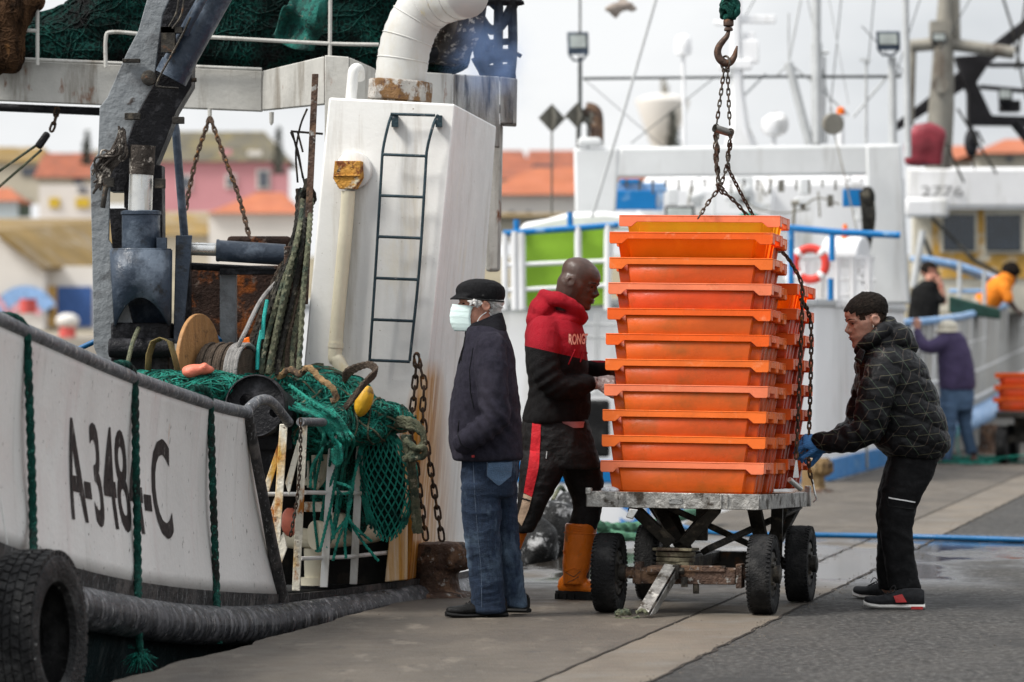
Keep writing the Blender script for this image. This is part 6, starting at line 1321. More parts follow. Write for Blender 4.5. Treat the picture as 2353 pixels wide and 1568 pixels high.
for z, t_ in ((.262, .024), (.215, .030)): b.ell(h2.p(.412, 0, z), (.032 * h2.h, .095 * h2.h, t_ * h2.h), 12, 8, RM2)
M['lipd'] = mat('dark_lips', (.075, .033, .03), .4, bump=.05); b.build('lips', 'lipd', m2)
b = MB(); body_rows(b, D2_, [(728, 1222, 1322, .15), (742, 1214, 1334, .185), (765, 1208, 1341, .215), (800, 1205, 1347, .225), (840, 1209, 1350, .22), (880, 1215, 1352, .21), (915, 1215, 1355, .205), (945, 1205, 1357, .205), (962, 1200, 1352, .20), (972, 1203, 1346, .19)])
limb(b, D2_, [(1252, 765, -.155, .088), (1247, 800, -.215, .083), (1250, 840, -.24, .076), (1262, 872, -.245, .072), (1290, 890, -.23, .064), (1325, 888, -.18, .055), (1352, 881, -.13, .046)])
limb(b, D2_, [(1295, 765, .155, .088), (1300, 820, .22, .075), (1318, 858, .21, .066), (1350, 853, .15, .054), (1384, 850, .10, .046)])
def fold2(c_, n_):
    a = wrinkle(.007, 6, .003, 15, (1, 1, 1.3))(c_, n_); e = P(1262, 875, D2_); d = max(0, 1 - (V((c_.x, 0, c_.z)) - V((e.x, 0, e.z))).length / .16); return a + .006 * d * math.sin((c_.x * -.7 + c_.z) * 100)
me = remesh(b, 'sweatshirt', .0075, 4, fold2); hd = link('sweatshirt', me, 'hoodie', m2); bv2 = bvh_of(me)
sw = M['hoodie'].node_tree.nodes['line']; zf = P(1350, 828, D2_); zb = P(1210, 796, D2_)
sl_ = (zb.z - zf.z) / (zf.x - zb.x); sw.inputs[1].default_value = zf.z + sl_ * zf.x
[x for x in M['hoodie'].node_tree.nodes if x.type == 'MATH' and x.operation == 'MULTIPLY_ADD'][0].inputs[1].default_value = sl_
M['hoodie'].node_tree.nodes['floor'].inputs[1].default_value = zf.z - .012
# hood lying on the shoulders
b = MB(); hc = P(1283, 718, D2_)
b.tube(smooth_path([P(1335, 735, D2_) + V((0, -.06, 0)), P(1322, 712, D2_) + V((0, -.115, 0)), P(1285, 690, D2_) + V((0, -.13, 0)), P(1256, 684, D2_) + V((0, -.06, 0)), P(1250, 682, D2_), P(1258, 684, D2_) + V((0, .07, 0)), P(1290, 695, D2_) + V((0, .12, 0)), P(1325, 712, D2_) + V((0, .1, 0)), P(1337, 735, D2_) + V((0, .04, 0))], 5), .036, 12)
b.ell(P(1248, 716, D2_), (.075, .135, .085)); b.ell(P(1236, 735, D2_), (.06, .12, .06)); b.ell(P(1290, 735, D2_), (.13, .17, .05))
me = remesh(b, 'hood', .0075, 4, wrinkle(.006, 9, .003, 22, (1, 1, 1))); link('hood', me, 'hoodred', m2)
tm = text_mesh('STRONGT', .025)
import bmesh as _b
bm = _b.new(); bm.from_mesh(tm); _b.ops.triangulate(bm, faces=bm.faces)
for _ in range(2):
    _b.ops.subdivide_edges(bm, edges=[e for e in bm.edges if e.calc_length() > .04], cuts=1, use_grid_fill=False); _b.ops.triangulate(bm, faces=bm.faces)
bm.to_mesh(tm); bm.free()
X0, X1 = 1291, 1351
pr = project([bv2], [P(X0 + (X1 - X0) * v_.co.x, 793.5 - 25 * v_.co.y - 2 + (1 - v_.co.x) * 2, D2_) for v_ in tm.vertices], off=.003)
keep = set()
for i, (v_, q) in enumerate(zip(tm.vertices, pr)): v_.co = q
bm = _b.new(); bm.from_mesh(tm); xc = P(1306, 780, D2_).x
_b.ops.delete(bm, geom=[v_ for v_ in bm.verts if v_.co.x < xc - .005 or v_.co.y < D2_ - .215], context='VERTS'); bm.to_mesh(tm); bm.free()
link('chest_print', tm, 'print', hd, smooth=False)
b = MB()
for x, y, x1, y1 in ((1318, 806, 1304, 838), (1335, 810, 1330, 832), (1345, 812, 1342, 828)):
    v_ = project([bv2], [P(x + (x1 - x) * k / 5, y + (y1 - y) * k / 5, D2_) for k in range(6)], off=.006); b.tube(v_, .0035, 6); b.ell(v_[0], (.006, .006, .006))
b.build('drawstring', 'hoodred', hd)
b = MB(); body_rows(b, D2_, [(968, 1262, 1348, .196), (982, 1290, 1346, .17)]); b.build('shirt_hem', 'pinktee', m2)
b = MB(); body_rows(b, D2_, [(958, 1203, 1348, .175), (1000, 1197, 1360, .185), (1040, 1198, 1372, .185), (1075, 1200, 1380, .17)])
body_rows(b, D2_, [(1040, 1198, 1300, .10, -.085), (1075, 1195, 1297, .105, -.09), (1105, 1193, 1285, .1, -.09), (1140, 1190, 1266, .092, -.09), (1175, 1189, 1248, .082, -.085), (1210, 1187, 1232, .07, -.08), (1222, 1188, 1226, .06, -.08)])
body_rows(b, D2_, [(1040, 1285, 1372, .10, .085), (1075, 1288, 1384, .105, .09), (1110, 1300, 1387, .1, .09), (1140, 1314, 1386, .09, .095), (1170, 1320, 1382, .08, .1), (1195, 1312, 1380, .078, .1), (1208, 1306, 1374, .074, .1), (1240, 1312, 1362, .06, .1)])
me = remesh(b, 'trousers', .0075, 4, wrinkle(.006, 7, .003, 16)); tp = link('track_trousers', me, 'trackpants', m2); bvt = bvh_of(me)
patch(bvt, D2_, [(1224, 966), (1220, 1020), (1214, 1070), (1204, 1130)], [(1243, 966), (1241, 1020), (1238, 1070), (1222, 1140)], 22, 5, 'red_stripe', 'stripe_red', tp)
patch(bvt, D2_, [(1204, 1132), (1198, 1160), (1189, 1192)], [(1222, 1140), (1214, 1170), (1199, 1206)], 12, 4, 'beige_stripe', 'stripe_beige', tp)
stitch(bvt, D2_, [(1256, 1035), (1254, 1052)], 'pocket_zip', 'chrome', tp, .003); stitch(bvt, D2_, [(1198, 1142), (1218, 1148)], 'stripe_strap', 'rubber', tp, .004, .004)
# boots
def boot(root, pts_rows, D, off, toe, heel, nm='rubber_boot'):
    b = MB(); body_rows(b, D, [(y, x0, x1, hd_, off) for y, x0, x1, hd_ in pts_rows], pw=2.1)
    t_, h_ = toe, heel; f = (t_ - h_); ln = f.length; f = f / ln; s_ = V((0, 0, 1)).cross(f)
    rings = []
    for t, kw, z1 in ((0, .7, .11), (.1, .9, .13), (.3, .9, .14), (.5, .92, .12), (.65, 1.0, .105), (.8, .98, .092), (.92, .8, .08), (1, .5, .065)):
        c_ = h_ + f * t * ln; rings.append([c_ + s_ * (.05 * kw * math.cos(a)) + V((0, 0, .02 + (z1 - .02) * (.5 + .5 * math.sin(a)))) for a in [2 * math.pi * j / 18 for j in range(18)]])
    b.loft(rings); me = remesh(b, nm, .007, 5, rough(.002, 12, .001, 30)); bo = link(nm, me, 'boot', root)
    b = MB(); rings = []
    for t, kw in ((-.03, .72), (.05, .95), (.3, .95), (.5, .98), (.7, 1.08), (.85, 1.0), (.96, .75), (1.03, .45)):
        c_ = h_ + f * t * ln; rings.append([c_ + s_ * (.053 * kw * x) + V((0, 0, z)) for x, z in ((-1, .0), (1, .0), (1.03, .045), (-1.03, .045))])
    b.loft(rings); nrm = Matrix((f, s_, V((0, 0, 1)))).transposed()
    for k in range(6):
        if k == 3: continue
        for sd2 in (-1, 1): b.box(h_ + f * ln * (.04 + .18 * k) + s_ * (sd2 * .054) + V((0, 0, .016)), (.022, .012, .034), nrm)
    b.build('boot_sole', 'rubber', bo, bevel=.003); return bo, me
bo, bme = boot(m2, [(1204, 1301, 1373, .084), (1209, 1299, 1374, .086), (1230, 1298, 1372, .083), (1262, 1295, 1366, .078), (1300, 1293, 1360, .07), (1325, 1294, 1352, .064), (1345, 1294, 1352, .06)], D2_, .1, G(1392, 1380) + V((0, 0, 0)), G(1288, 1376))
bvb = bvh_of(bme)
for pts in ([(1297, 1224), (1318, 1226), (1345, 1228), (1370, 1228)], [(1316, 1214), (1338, 1216)], [(1316, 1219), (1338, 1221)], [(1316, 1209), (1338, 1211)], [(1302, 1315), (1318, 1306), (1332, 1312)], [(1294, 1266), (1299, 1280), (1298, 1310)]): stitch(bvb, D2_, pts, 'boot_ridge', 'boot', bo, .0032, .001)
for pts in ([(1300, 1317), (1318, 1327), (1334, 1314)], [(1304, 1340), (1318, 1334), (1330, 1326)]): stitch(bvb, D2_, pts, 'boot_crease', 'brownrust', bo, .002, .0005)
b = MB(); limb(b, D2_, [(1198, 1205, -.08, .046), (1182, 1245, -.06, .046), (1160, 1300, -.05, .045)]); b.ell(P(1162, 1325, D2_) + V((0, -.04, 0)), (.09, .045, .045), 14, 9, Matrix.Rotation(.9, 3, 'Y')); me = remesh(b, 'boot', .007, 4); bo2 = link('rubber_boot', me, 'boot', m2)
b = MB(); b.ell(P(1150, 1334, D2_) + V((0, -.04, 0)), (.10, .045, .028), 14, 9, Matrix.Rotation(.9, 3, 'Y')); b.build('boot_sole', 'rubber', bo2)
b = MB(); hand(b, P(1368, 880, D2_) + V((0, -.12, 0)), (1, .05, .02), (-.05, -.75, .66), 1.02, (.5, .55, .6, .65), thumb=-1, fat=1.1); b.tube([P(1362, 880, D2_) + V((0, -.12, 0)), P(1369, 880, D2_) + V((0, -.12, 0))], .034, 14); me = remesh(b, 'glove', .0045, 2, wrinkle(.002, 20, .001, 50)); link('work_glove', me, 'glove_grey', m2)

# ---- young man in the patterned jacket
D3 = 22.0
m3 = thing('person', 'young man with short dark hair in black patterned jacket bending over a chain', 'person', P(2050, 1400, D3))
h3 = Head(P(1966, 804, D3), .30, .262, (-.985, -.17, 0))
b = MB(); h3.solid(b, nose=1.05, lips=.9, brow=1.2)
limb(b, D3, [(1990, 740, 0, .085), (2003, 775, 0, .066), (2022, 810, 0, .075), (2035, 840, 0, .1)])
body_rows(b, D3, [(820, 2000, 2095, .15), (900, 1990, 2130, .17), (980, 2010, 2160, .16), (1060, 2045, 2155, .14), (1090, 2045, 2145, .13)])
limb(b, D3, [(2035, 845, -.17, .06), (2000, 930, -.24, .05), (1985, 985, -.25, .045), (1935, 1005, -.22, .04), (1888, 1015, -.16, .033)]); limb(b, D3, [(2035, 845, .17, .06), (1990, 930, .22, .05), (1975, 990, .2, .045), (1935, 1010, .12, .04), (1895, 1022, .02, .033)])
limb(b, D3, [(2095, 1080, -.08, .075), (2060, 1190, -.08, .055), (2072, 1370, -.08, .04)]); limb(b, D3, [(2085, 1080, .09, .075), (2050, 1190, .1, .055), (2045, 1350, .1, .04)])
HW1 = P(1885, 1014, D3) + V((0, -.16, 0)); HW2 = P(1893, 1026, D3) + V((0, .0, 0))
hA = dict(wrist=HW1, fwd=(-.93, .12, .02), back=(.1, -.72, .70), curl=(.35, .5, .6, .55), thumb=1, spread=.12, tcurl=.2)
hB = dict(wrist=HW2, fwd=(-.9, .0, -.25), back=(.1, .7, .6), curl=(.4, .45, .5, .55), thumb=-1, spread=.08)
for hh in (hA, hB): hand(b, sc=1.0, **hh)
me = remesh(b, 'body', .0055, 3); link('body', me, 'skin_fair', m3); h3.extras(m3, 'skin_fair', 'hair_dark')
h3.hair(lambda x: .80 if x > .30 else .74 if x > .20 else (.66 if x > .06 else (.64 if x > -.12 else (.58 if x > -.25 else .52))), .0085, 'hair', 'hair_dark', m3, .003, 4)
h3.hair(lambda x: 2.0 if x > .17 else (.47 if x > .07 else (.60 if x > -.165 else (.40 if x > -.22 else .24))), .0035, 'side_hair', 'stubble', m3, .0012, 6, ztop=.68)
b = MB(); b.torus(h3.p(-.0, .40, .365), h3.f, .008, .0022, 12, 5); b.build('earring', 'chrome', m3)
b = MB(); RM3 = Matrix((h3.f, h3.s, h3.u)).transposed(); b.ell(h3.p(.415, 0, .262), (.028 * h3.h, .085 * h3.h, .015 * h3.h), 12, 8, RM3); b.ell(h3.p(.405, 0, .225), (.03 * h3.h, .08 * h3.h, .018 * h3.h), 12, 8, RM3); b.build('lips', 'lip', m3)
for hh in (hA, hB):
    b = MB(); q_ = dict(hh); hand(b, sc=1.03, fat=1.14, **q_); f_ = V(hh['fwd']).normalized(); b.tube([V(hh['wrist']) - f_ * .045, V(hh['wrist']) - f_ * .01], .034, 14); me = remesh(b, 'glove', .0042, 2, wrinkle(.0016, 26, .001, 60)); link('rubber_glove', me, 'glove_blue', m3)
b = MB(); body_rows(b, D3, [(790, 1992, 2080, .12), (805, 1978, 2100, .17), (840, 1966, 2124, .225), (880, 1966, 2142, .235), (920, 1972, 2156, .235), (960, 1986, 2170, .23), (1000, 2001, 2180, .225), (1025, 2014, 2181, .215), (1040, 2026, 2176, .2), (1050, 2040, 2166, .18)])
limb(b, D3, [(2030, 840, -.17, .095), (2010, 890, -.235, .095), (1995, 940, -.26, .090), (1988, 978, -.26, .084), (1960, 1000, -.245, .070), (1925, 1011, -.205, .060), (1890, 1013, -.168, .053), (1880, 1013, -.16, .047)])
limb(b, D3, [(2030, 840, .17, .09), (1995, 930, .22, .085), (1978, 985, .2, .075), (1935, 1010, .12, .06), (1898, 1022, .02, .05)])
def puff(c_, n_):
    # quilted rows of a padded jacket
    k = (c_.z + c_.x * .38) * 1.0; s_ = abs(math.sin(k * 27)); e = P(1975, 985, D3); d = max(0, 1 - (V((c_.x, 0, c_.z)) - V((e.x, 0, e.z))).length / .22)
    arm_ = 1 if c_.y < D3 - .2 else .0
    return .014 * (s_ ** .5 - .7) * (1 - .4 * arm_) + wrinkle(.005, 9, .003, 22)(c_, n_) + .006 * d * math.sin((c_.x + c_.z * .4) * 95)
me = remesh(b, 'jacket', .0075, 4, puff); ja = link('padded_jacket', me, 'jacket', m3); bv3 = bvh_of(me)
b = MB(); b.tube(smooth_path([P(1975, 812, D3) + V((0, -.05, 0)), P(1988, 792, D3) + V((0, -.10, 0)), P(2015, 768, D3) + V((0, -.125, 0)), P(2040, 748, D3) + V((0, -.05, 0)), P(2042, 745, D3), P(2040, 750, D3) + V((0, .06, 0)), P(2010, 775, D3) + V((0, .12, 0)), P(1980, 805, D3) + V((0, .06, 0))], 5), .036, 12)
b.ell(P(2062, 778, D3), (.088, .13, .075), rot=Matrix.Rotation(.5, 3, 'Y')); b.ell(P(2085, 797, D3), (.052, .10, .048)); b.ell(P(2030, 790, D3), (.1, .14, .06), rot=Matrix.Rotation(.2, 3, 'Y'))
me = remesh(b, 'hood', .0075, 4, wrinkle(.008, 9, .003, 22, (1, 1, 1))); link('hood', me, 'jacket', m3)
b = MB(); b.prism([P(1977, 800, D3 - .15), P(1990, 806, D3 - .17), P(1978, 842, D3 - .2), P(1962, 826, D3 - .12)], V((0, .03, 0))); b.build('collar', 'jacket', m3, bevel=.008)
b = MB(); body_rows(b, D3, [(1035, 2042, 2165, .165), (1065, 2040, 2150, .165), (1090, 2035, 2142, .15)])
body_rows(b, D3, [(1050, 2046, 2152, .10, -.07), (1090, 2034, 2140, .1, -.075), (1130, 2023, 2122, .095, -.08), (1170, 2017, 2100, .088, -.08), (1200, 2018, 2094, .084, -.08), (1240, 2023, 2094, .078, -.08), (1290, 2031, 2099, .074, -.08), (1325, 2035, 2105, .073, -.08), (1348, 2037, 2112, .07, -.08), (1352, 2040, 2110, .064, -.08)])
body_rows(b, D3, [(1050, 2046, 2150, .10, .085), (1130, 2020, 2110, .095, .09), (1200, 2018, 2085, .084, .095), (1250, 2022, 2082, .08, .1), (1290, 2019, 2078, .076, .1), (1335, 2020, 2084, .074, .1), (1356, 2024, 2086, .068, .1)])
me = remesh(b, 'trousers', .0075, 4, wrinkle(.006, 7, .003, 16)); tr_ = link('trousers', me, 'blackpants', m3); bvq = bvh_of(me)
patch(bvq, D3, [(2036, 1140), (2096, 1150)], [(2036, 1143), (2096, 1153)], 12, 1, 'reflective_trim', 'tarpw', tr_, .003); stitch(bvq, D3, [(2033, 1143), (2036, 1160), (2096, 1168), (2098, 1150)], 'pocket_flap', 'rubber', tr_, .003, .001)
for toe, heel in ((G(1986, 1399), G(2124, 1400)), (G(1966, 1374), G(2068, 1384))):
    s_ = shoe(m3, toe, heel, 'trainer', 'sneaker', 'solew', .105, .048, .028, .012)
    f_ = (toe - heel).normalized(); cm = heel.lerp(toe, .42) + V((0, -.05, .055)); b = MB(); b.prism([cm - f_ * .035 + V((0, 0, -.018)), cm + f_ * .02 + V((0, 0, -.02)), cm + f_ * .032 + V((0, .006, .012)), cm - f_ * .012 + V((0, .012, .022))], V((0, .02, 0))); b.build('side_flash', 'sneakred', s_)
    b = MB(); b.box(heel.lerp(toe, .12) + V((0, 0, .008)), (.06, .096, .014), Matrix.Rotation(math.atan2(f_.y, f_.x), 3, 'Z')); b.build('heel_pad', 'sneakred', s_)
# ------------------------------------------------------------------ blue and white trawler ahead
DT = 41.5
tr = thing('white_trawler', 'white trawler with blue stripe, lime green panel and tall white gantry', 'boat', (1.0, 44, -1.5))
fp = [V((-2.6, DT + .5, 0)), V((2.2, DT - .2, 0)), V((2.95, DT, 0)), V((3.15, DT + .6, 0)), V((4.55, 49.5, 0)), V((4.4, 53, 0)), V((-2.6, 53, 0))]
ZD = 1.74
def wallb(z0, z1, out=0.0, pts=None, close=True):
    b = MB(); q = pts or fp; ctr = V((0.8, 47, 0)); n = len(q)
    r = [[p_ + (p_ - ctr).normalized() * out + V((0, 0, z)) for p_ in q] for z in (z0, z1)]
    return b.loft(r)
wallb(-1.8, ZD).build('hull', 'whiteb', tr, bevel=.03)
wallb(.0, .215, .02).build('hull_stripe', 'bluepaint', tr, bevel=.01)
wallb(ZD - .02, ZD + .05, .04).build('deck_edge', 'mastw', tr, bevel=.01)
b = MB(); b.tube([P(1992, 985, 44.5), P(1992, 1078, 44.4)], .014, 8); b.tube([P(1990, 995, 44.5), P(1994, 1000, 44.5)], .02, 6); b.build('hull_pipe', 'mastg', tr)
b = MB()
for y in (745, 775, 905): b.tube([P(1340, y, DT - .15), P(1420, y + 2, DT - .15)], .012, 6)
for x in (1368, 1375): b.tube([P(x, 720, DT - .15), P(x, 905, DT - .15)], .012, 6)
b.build('hull_seam', 'mastw', tr)
for txt, x0, x1, y0, y1 in (('S', 1424, 1470, 1140, 1206), ('I', 1486, 1494, 1140, 1206), ('N', 1536, 1572, 1140, 1180)):
    tm = text_mesh(txt)
    for v_ in tm.vertices: v_.co = P(x0 + (x1 - x0) * v_.co.x, y1 + (y0 - y1) * v_.co.y, DT - .26)
    link('name_letter', tm, 'paintblue', tr, smooth=False)
b = MB(); b.box(P(1365, 985, DT - .35), (.30, .16, .55)); b.build('rubber_pad', 'tyre', tr, bevel=.03)
# stern rail with green panel
DR = DT - .15
b = MB(); b.hexa([P(1206, 706, DR + .1), P(1402, 700, DR + .1), P(1402, 700, DR + .13), P(1206, 706, DR + .13), P(1206, 528, DR + .1), P(1402, 522, DR + .1), P(1402, 522, DR + .13), P(1206, 528, DR + .13)]); b.build('green_panel', 'lime', tr)
b = MB()
for pts, r in (([(1158, 610), (1400, 600)], .022), ([(1158, 668), (1400, 656)], .022), ([(1160, 535), (1160, 712)], .03), ([(1182, 532), (1184, 712)], .04), ([(1198, 535), (1200, 712)], .04), ([(1328, 520), (1329, 604)], .035), ([(1396, 516), (1396, 712)], .035), ([(1400, 600), (1440, 600)], .022)): b.tube([P(x, y, DR) for x, y in pts], r, 8)
for k in range(22): x = 1812 + 9.2 * k; b.tube([P(x, 588 if k > 9 else 600, DR + 1), P(x, 706, DR + 1)], .014 if k % 4 else .026, 6)
for y in (590, 640, 675): b.tube([P(1800, y, DR + 1), P(2012, y + 4, DR + 1)], .016, 6)
b.build_each('stern_rail', 'whiteb', tr)
b = MB(); b.tube(smooth_path([P(1156, 537, DR), P(1280, 528, DR), P(1422, 517, DR)], 4), .03, 8); b.tube([P(1770, 520, DR + .9), P(1920, 534, DR + .9), P(2068, 541, DR + .9)], .034, 8)
for x, y0, y1 in ((1187, 505, 530), (1310, 488, 520), (1818, 530, 690), (1912, 540, 600), (1909, 690, 640)): b.tube([P(x, y0, DR + .05), P(x, y1, DR + .05)], .03, 8)
b.build_each('blue_rail', 'bluepaint', tr)
b = MB(); b.loft([[P(x, y, DR + dd) for x, y in pts] for dd, pts in ((.5, [(1190, 532), (1200, 518), (1240, 508), (1300, 495), (1390, 490), (1470, 498), (1520, 505), (1520, 530)]), (1.6, [(1190, 532), (1205, 512), (1260, 503), (1310, 488), (1390, 486), (1470, 494), (1520, 502), (1520, 530)]))]); b.build('white_tarp', 'tarpw', tr, bevel=.03)
# gantry
DG = 43.5
b = MB()
b.hexa([P(1325, 640, DG), P(1405, 640, DG), P(1405, 640, DG + .5), P(1325, 640, DG + .5), P(1318, 340, DG), P(1424, 340, DG), P(1424, 340, DG + .5), P(1318, 340, DG + .5)])
b.hexa([P(1405, 408, DG + .01), P(2000, 403, DG + .01), P(2000, 403, DG + .5), P(1405, 408, DG + .5), P(1425, 338, DG + .01), P(2000, 333, DG + .01), P(2000, 333, DG + .5), P(1425, 338, DG + .5)])
b.hexa([P(1998, 700, DG), P(2092, 700, DG), P(2092, 700, DG + .5), P(1998, 700, DG + .5), P(1988, 332, DG), P(2070, 331, DG), P(2070, 331, DG + .5), P(1988, 332, DG + .5)])
b.hexa([P(1325, 338, DG - .02), P(1388, 337, DG - .02), P(1388, 337, DG + .4), P(1325, 338, DG + .4), P(1330, 316, DG - .02), P(1380, 316, DG - .02), P(1380, 316, DG + .4), P(1330, 316, DG + .4)])
M['gantry'] = mat('gantry_paint', (.60, .61, .61), .5, var=.05, scale=1.5, bump=.02, over=[((.46, .46, .45), 3, .55, .8, (1.5, 1.5, .2))])
gan = b.build('gantry', 'gantry', tr, bevel=.03)
b = MB()
for x in range(1440, 1990, 30): b.tube([P(x, 412, DG + .3), P(x + (x % 5), 430 + 8 * ((x // 30) % 3), DG + .3)], .012, 5)
for x, y in ((1795, 428), (1908, 462)): b.box(P(x, y, DG + .2), (.06, .06, .12))
b.build('gantry_fitting', 'mastg', gan)
# deck house and boxes seen under the gantry
b = MB(); b.box(V((P(1760, 520, 48.5).x, 48.5, 2.44)), (2.6, 1.5, 1.46)); b.box(P(1620, 470, 48), (1.5, 1.2, .35)); b.box(V((P(1780, 450, 49.5).x, 49.9, 2.5)), (3.0, 1.2, 1.6)); b.build('deck_house', 'whiteb', tr, bevel=.05)
b = MB(); b.box(P(1562, 492, 46), (.27, .1, .12)); b.build('house_window', 'lamp', tr, bevel=.01)
b = MB(); b.box(P(1562, 492, 46.05), (.32, .1, .17)); b.build('window_frame', 'black', tr, bevel=.01)
b = MB(); b.box(P(1458, 461, 45.0), (.44, .3, .20)); b.box(P(1448, 418, 45.0), (.22, .3, .05)); bx = b.build('blue_box', 'bluepaint', tr, bevel=.01)
b = MB(); b.box(P(1470, 432, 45.1), (.56, .4, .09)); b.box(P(1512, 458, 45.08), (.10, .35, .24)); b.build('box_lid', 'bluecap', bx, bevel=.01)
b = MB(); b.box(P(1958, 455, DG - .3), (.19, .1, .18)); bs_ = b.build('blue_panel', 'bluepaint', tr, bevel=.01); b = MB(); b.box(P(1958, 425, DG - .3), (.2, .12, .06)); b.build('panel_top', 'whiteb', bs_, bevel=.01)
b = MB(); b.torus(P(1862, 607, DR + .7), V((.25, 1, 0)), .155, .042, 36, 10); lb_ = b.build('lifebuoy', 'lifebuoy'); tag(lb_, 'red and white lifebuoy hung on the white stern railing of the trawler', 'lifebuoy')
b = MB()
for k in range(4): a = math.pi / 4 + k * math.pi / 2; b.ell(P(1862, 607, DR + .7) + V((math.cos(a) * .155, -math.cos(a) * .04, math.sin(a) * .155)), (.05, .05, .05), 10, 8)
b.build_each('white_band', 'tarpw', lb_)
rf = MB(); rf.tube([P(1902, 580, DR + 1.4), P(1986, 580, DR + 1.2)], .16, 18); tag(rf.build('raft_canister', 'whiteb', bevel=.02), 'white life raft canister behind the stern railing of the trawler', 'raft')
b = MB(); rgc = random.Random(12)
for k in range(16):
    x = rgc.uniform(1540, 1980); y = rgc.uniform(425, 500); b.box(P(x, y, 46.5), (rgc.uniform(.06, .25), .2, rgc.uniform(.05, .2)))
b.ell(P(1700, 440, 46.4), (.14, .1, .09)); b.ell(P(1600, 452, 46.4), (.1, .1, .07)); b.tube([P(1640, 420, 46.3), P(1640, 520, 46.3)], .02, 6); b.build_each('deck_gear', 'gantry', tr, bevel=.01)
b = MB()
for pts, r in (([(1826, 470), (1822, 530)], .022), ([(1818, 468), (1836, 466)], .03), ([(1700, 420), (1720, 470), (1790, 490), (1860, 480)], .010), ([(1840, 480), (1880, 455), (1930, 470)], .010), ([(1745, 415), (1760, 450), (1775, 415)], .010), ([(1590, 420), (1582, 470)], .012), ([(1500, 425), (1495, 470)], .012), ([(1880, 440), (1884, 500)], .012)): b.tube(smooth_path([P(x, y, 45.5) for x, y in pts], 4), r, 6)
b.build_each('deck_line', 'mastg', tr)
b = MB(); b.lathe([(.05, 0), (.02, .22)], P(1942, 566, 42.6), V((0, 0, 1)), 10); b.build('orange_cone', 'orangep', tr)
b = MB(); b.ell(P(1720, 498, 46), (.10, .05, .05)); b.ell(P(1730, 503, 45.9), (.06, .05, .04)); b.build('teal_net_roll', 'rope_teal', tr)
# hanging gear at the gantry leg
b = MB()
for k in range(7): b.tube(smooth_path([P(1978 + 4 * k, 440 + 3 * (k % 3), 42.8), P(1984 + 4 * k, 500, 42.75), P(1986 + 2.0 * k, 560, 42.8), P(1984 + k, 590 + 4 * k, 42.8)], 4), .022, 6)
b.ell(P(1993, 455, 42.8), (.08, .08, .12)); b.tube(smooth_path([P(1988, 560, 42.8), P(1976, 615, 42.8), P(1985, 650, 42.8), P(2004, 680, 42.8), P(2008, 700, 42.8)], 6), .02, 7)
tag(b.build('hanging_gear', 'rope_dark'), 'dark bundle of rope and hose hanging from the right leg of the white gantry', 'rope')
b = MB(); b.lathe([(.11, 0), (.11, .05), (.1, .06)], P(1912, 285, 43.2), V((.3, -1, 0)), 20); b.tube([P(1915, 300, 43.2), P(1940, 400, 43), P(1975, 560, 42.8)], .007, 6); b.build('gantry_line', 'mastg', gan)
# masts and aerials
def rod(mb, pts, r, D): mb.tube([P(x, y, D) for x, y in pts], r, 8)
b = MB(); DM = 47.0
mb2 = MB(); mb2.loft([[P(x0, y, DM + d) for x0, d in ((x - r, 0), (x - r * .6, -.12), (x + r * .6, -.12), (x + r, 0), (x + r * .6, .12), (x - r * .6, .12))] for x, y, r in ((1703, 336, 40), (1700, 290, 22), (1694, 200, 15), (1690, 60, 14), (1690, -40, 13))]); mb2.box(P(1690, 150, DM), (.35, .3, .1)); mb2.box(P(1722, 120, DM), (.2, .2, .25)); mb2.box(P(1730, 45, DM), (.5, .1, .09)); mb2.box(P(1722, 90, DM), (.12, .12, .14)); mb2.tube([P(1640, 52, DM), P(1690, 62, DM)], .03, 8)
mb2.build('radar_mast', 'whiteb', tr, bevel=.02)
b = MB(); rod(b, [(1570, 128), (1573, 338)], .022, DM); b.lathe([(.03, 0), (.09, .02), (.098, .10), (.09, .19), (.06, .23), (.01, .245)], P(1570, 130, DM), V((0, 0, 1)), 20); b.build('radome', 'whiteb', tr)
b = MB(); rod(b, [(1333, -40), (1333, 80)], .012, DM); rod(b, [(1333, 130), (1333, 250)], .022, DM); rod(b, [(1333, 250), (1330, 330)], .02, DM); rod(b, [(1340, 181), (1860, 176)], .016, DM); rod(b, [(1330, 330), (1326, 520)], .010, DM - 3); rod(b, [(1350, 270), (1352, 520)], .010, DM - 3); rod(b, [(1860, 177), (2070, 176)], .018, DM); rod(b, [(1340, 180), (1620, 420)], .004, DM); b.build_each('spreader_pole', 'rigdark', tr)
def flood(lb, x, y, w_, h_, D, par=None):
    o = MB(); o.hexa([P(x - w_ * .46, y + h_ / 2, D), P(x + w_ / 2, y + h_ / 2, D), P(x + w_ / 2, y + h_ / 2, D + .2), P(x - w_ * .46, y + h_ / 2, D + .2), P(x - w_ / 2, y - h_ / 2, D), P(x + w_ * .48, y - h_ / 2, D), P(x + w_ * .48, y - h_ / 2, D + .2), P(x - w_ / 2, y - h_ / 2, D + .2)])
    o.tube([P(x - w_ * .4, y + h_ * .5, D + .05), P(x - w_ * .2, y + h_ * .75, D + .05), P(x + w_ * .2, y + h_ * .75, D + .05), P(x + w_ * .4, y + h_ * .5, D + .05)], .015, 6)
    ho = o.build('floodlight', 'cblue' if par is tr else 'black', par, bevel=.01)
    g = MB(); g.hexa([P(x - w_ * .36, y + h_ * .18, D - .012), P(x + w_ * .38, y + h_ * .18, D - .012), P(x + w_ * .38, y + h_ * .18, D - .001), P(x - w_ * .36, y + h_ * .18, D - .001), P(x - w_ * .38, y - h_ * .38, D - .012), P(x + w_ * .36, y - h_ * .38, D - .012), P(x + w_ * .36, y - h_ * .38, D - .001), P(x - w_ * .38, y - h_ * .38, D - .001)]); g.build('lamp_glass', 'lamp', ho)
    return ho
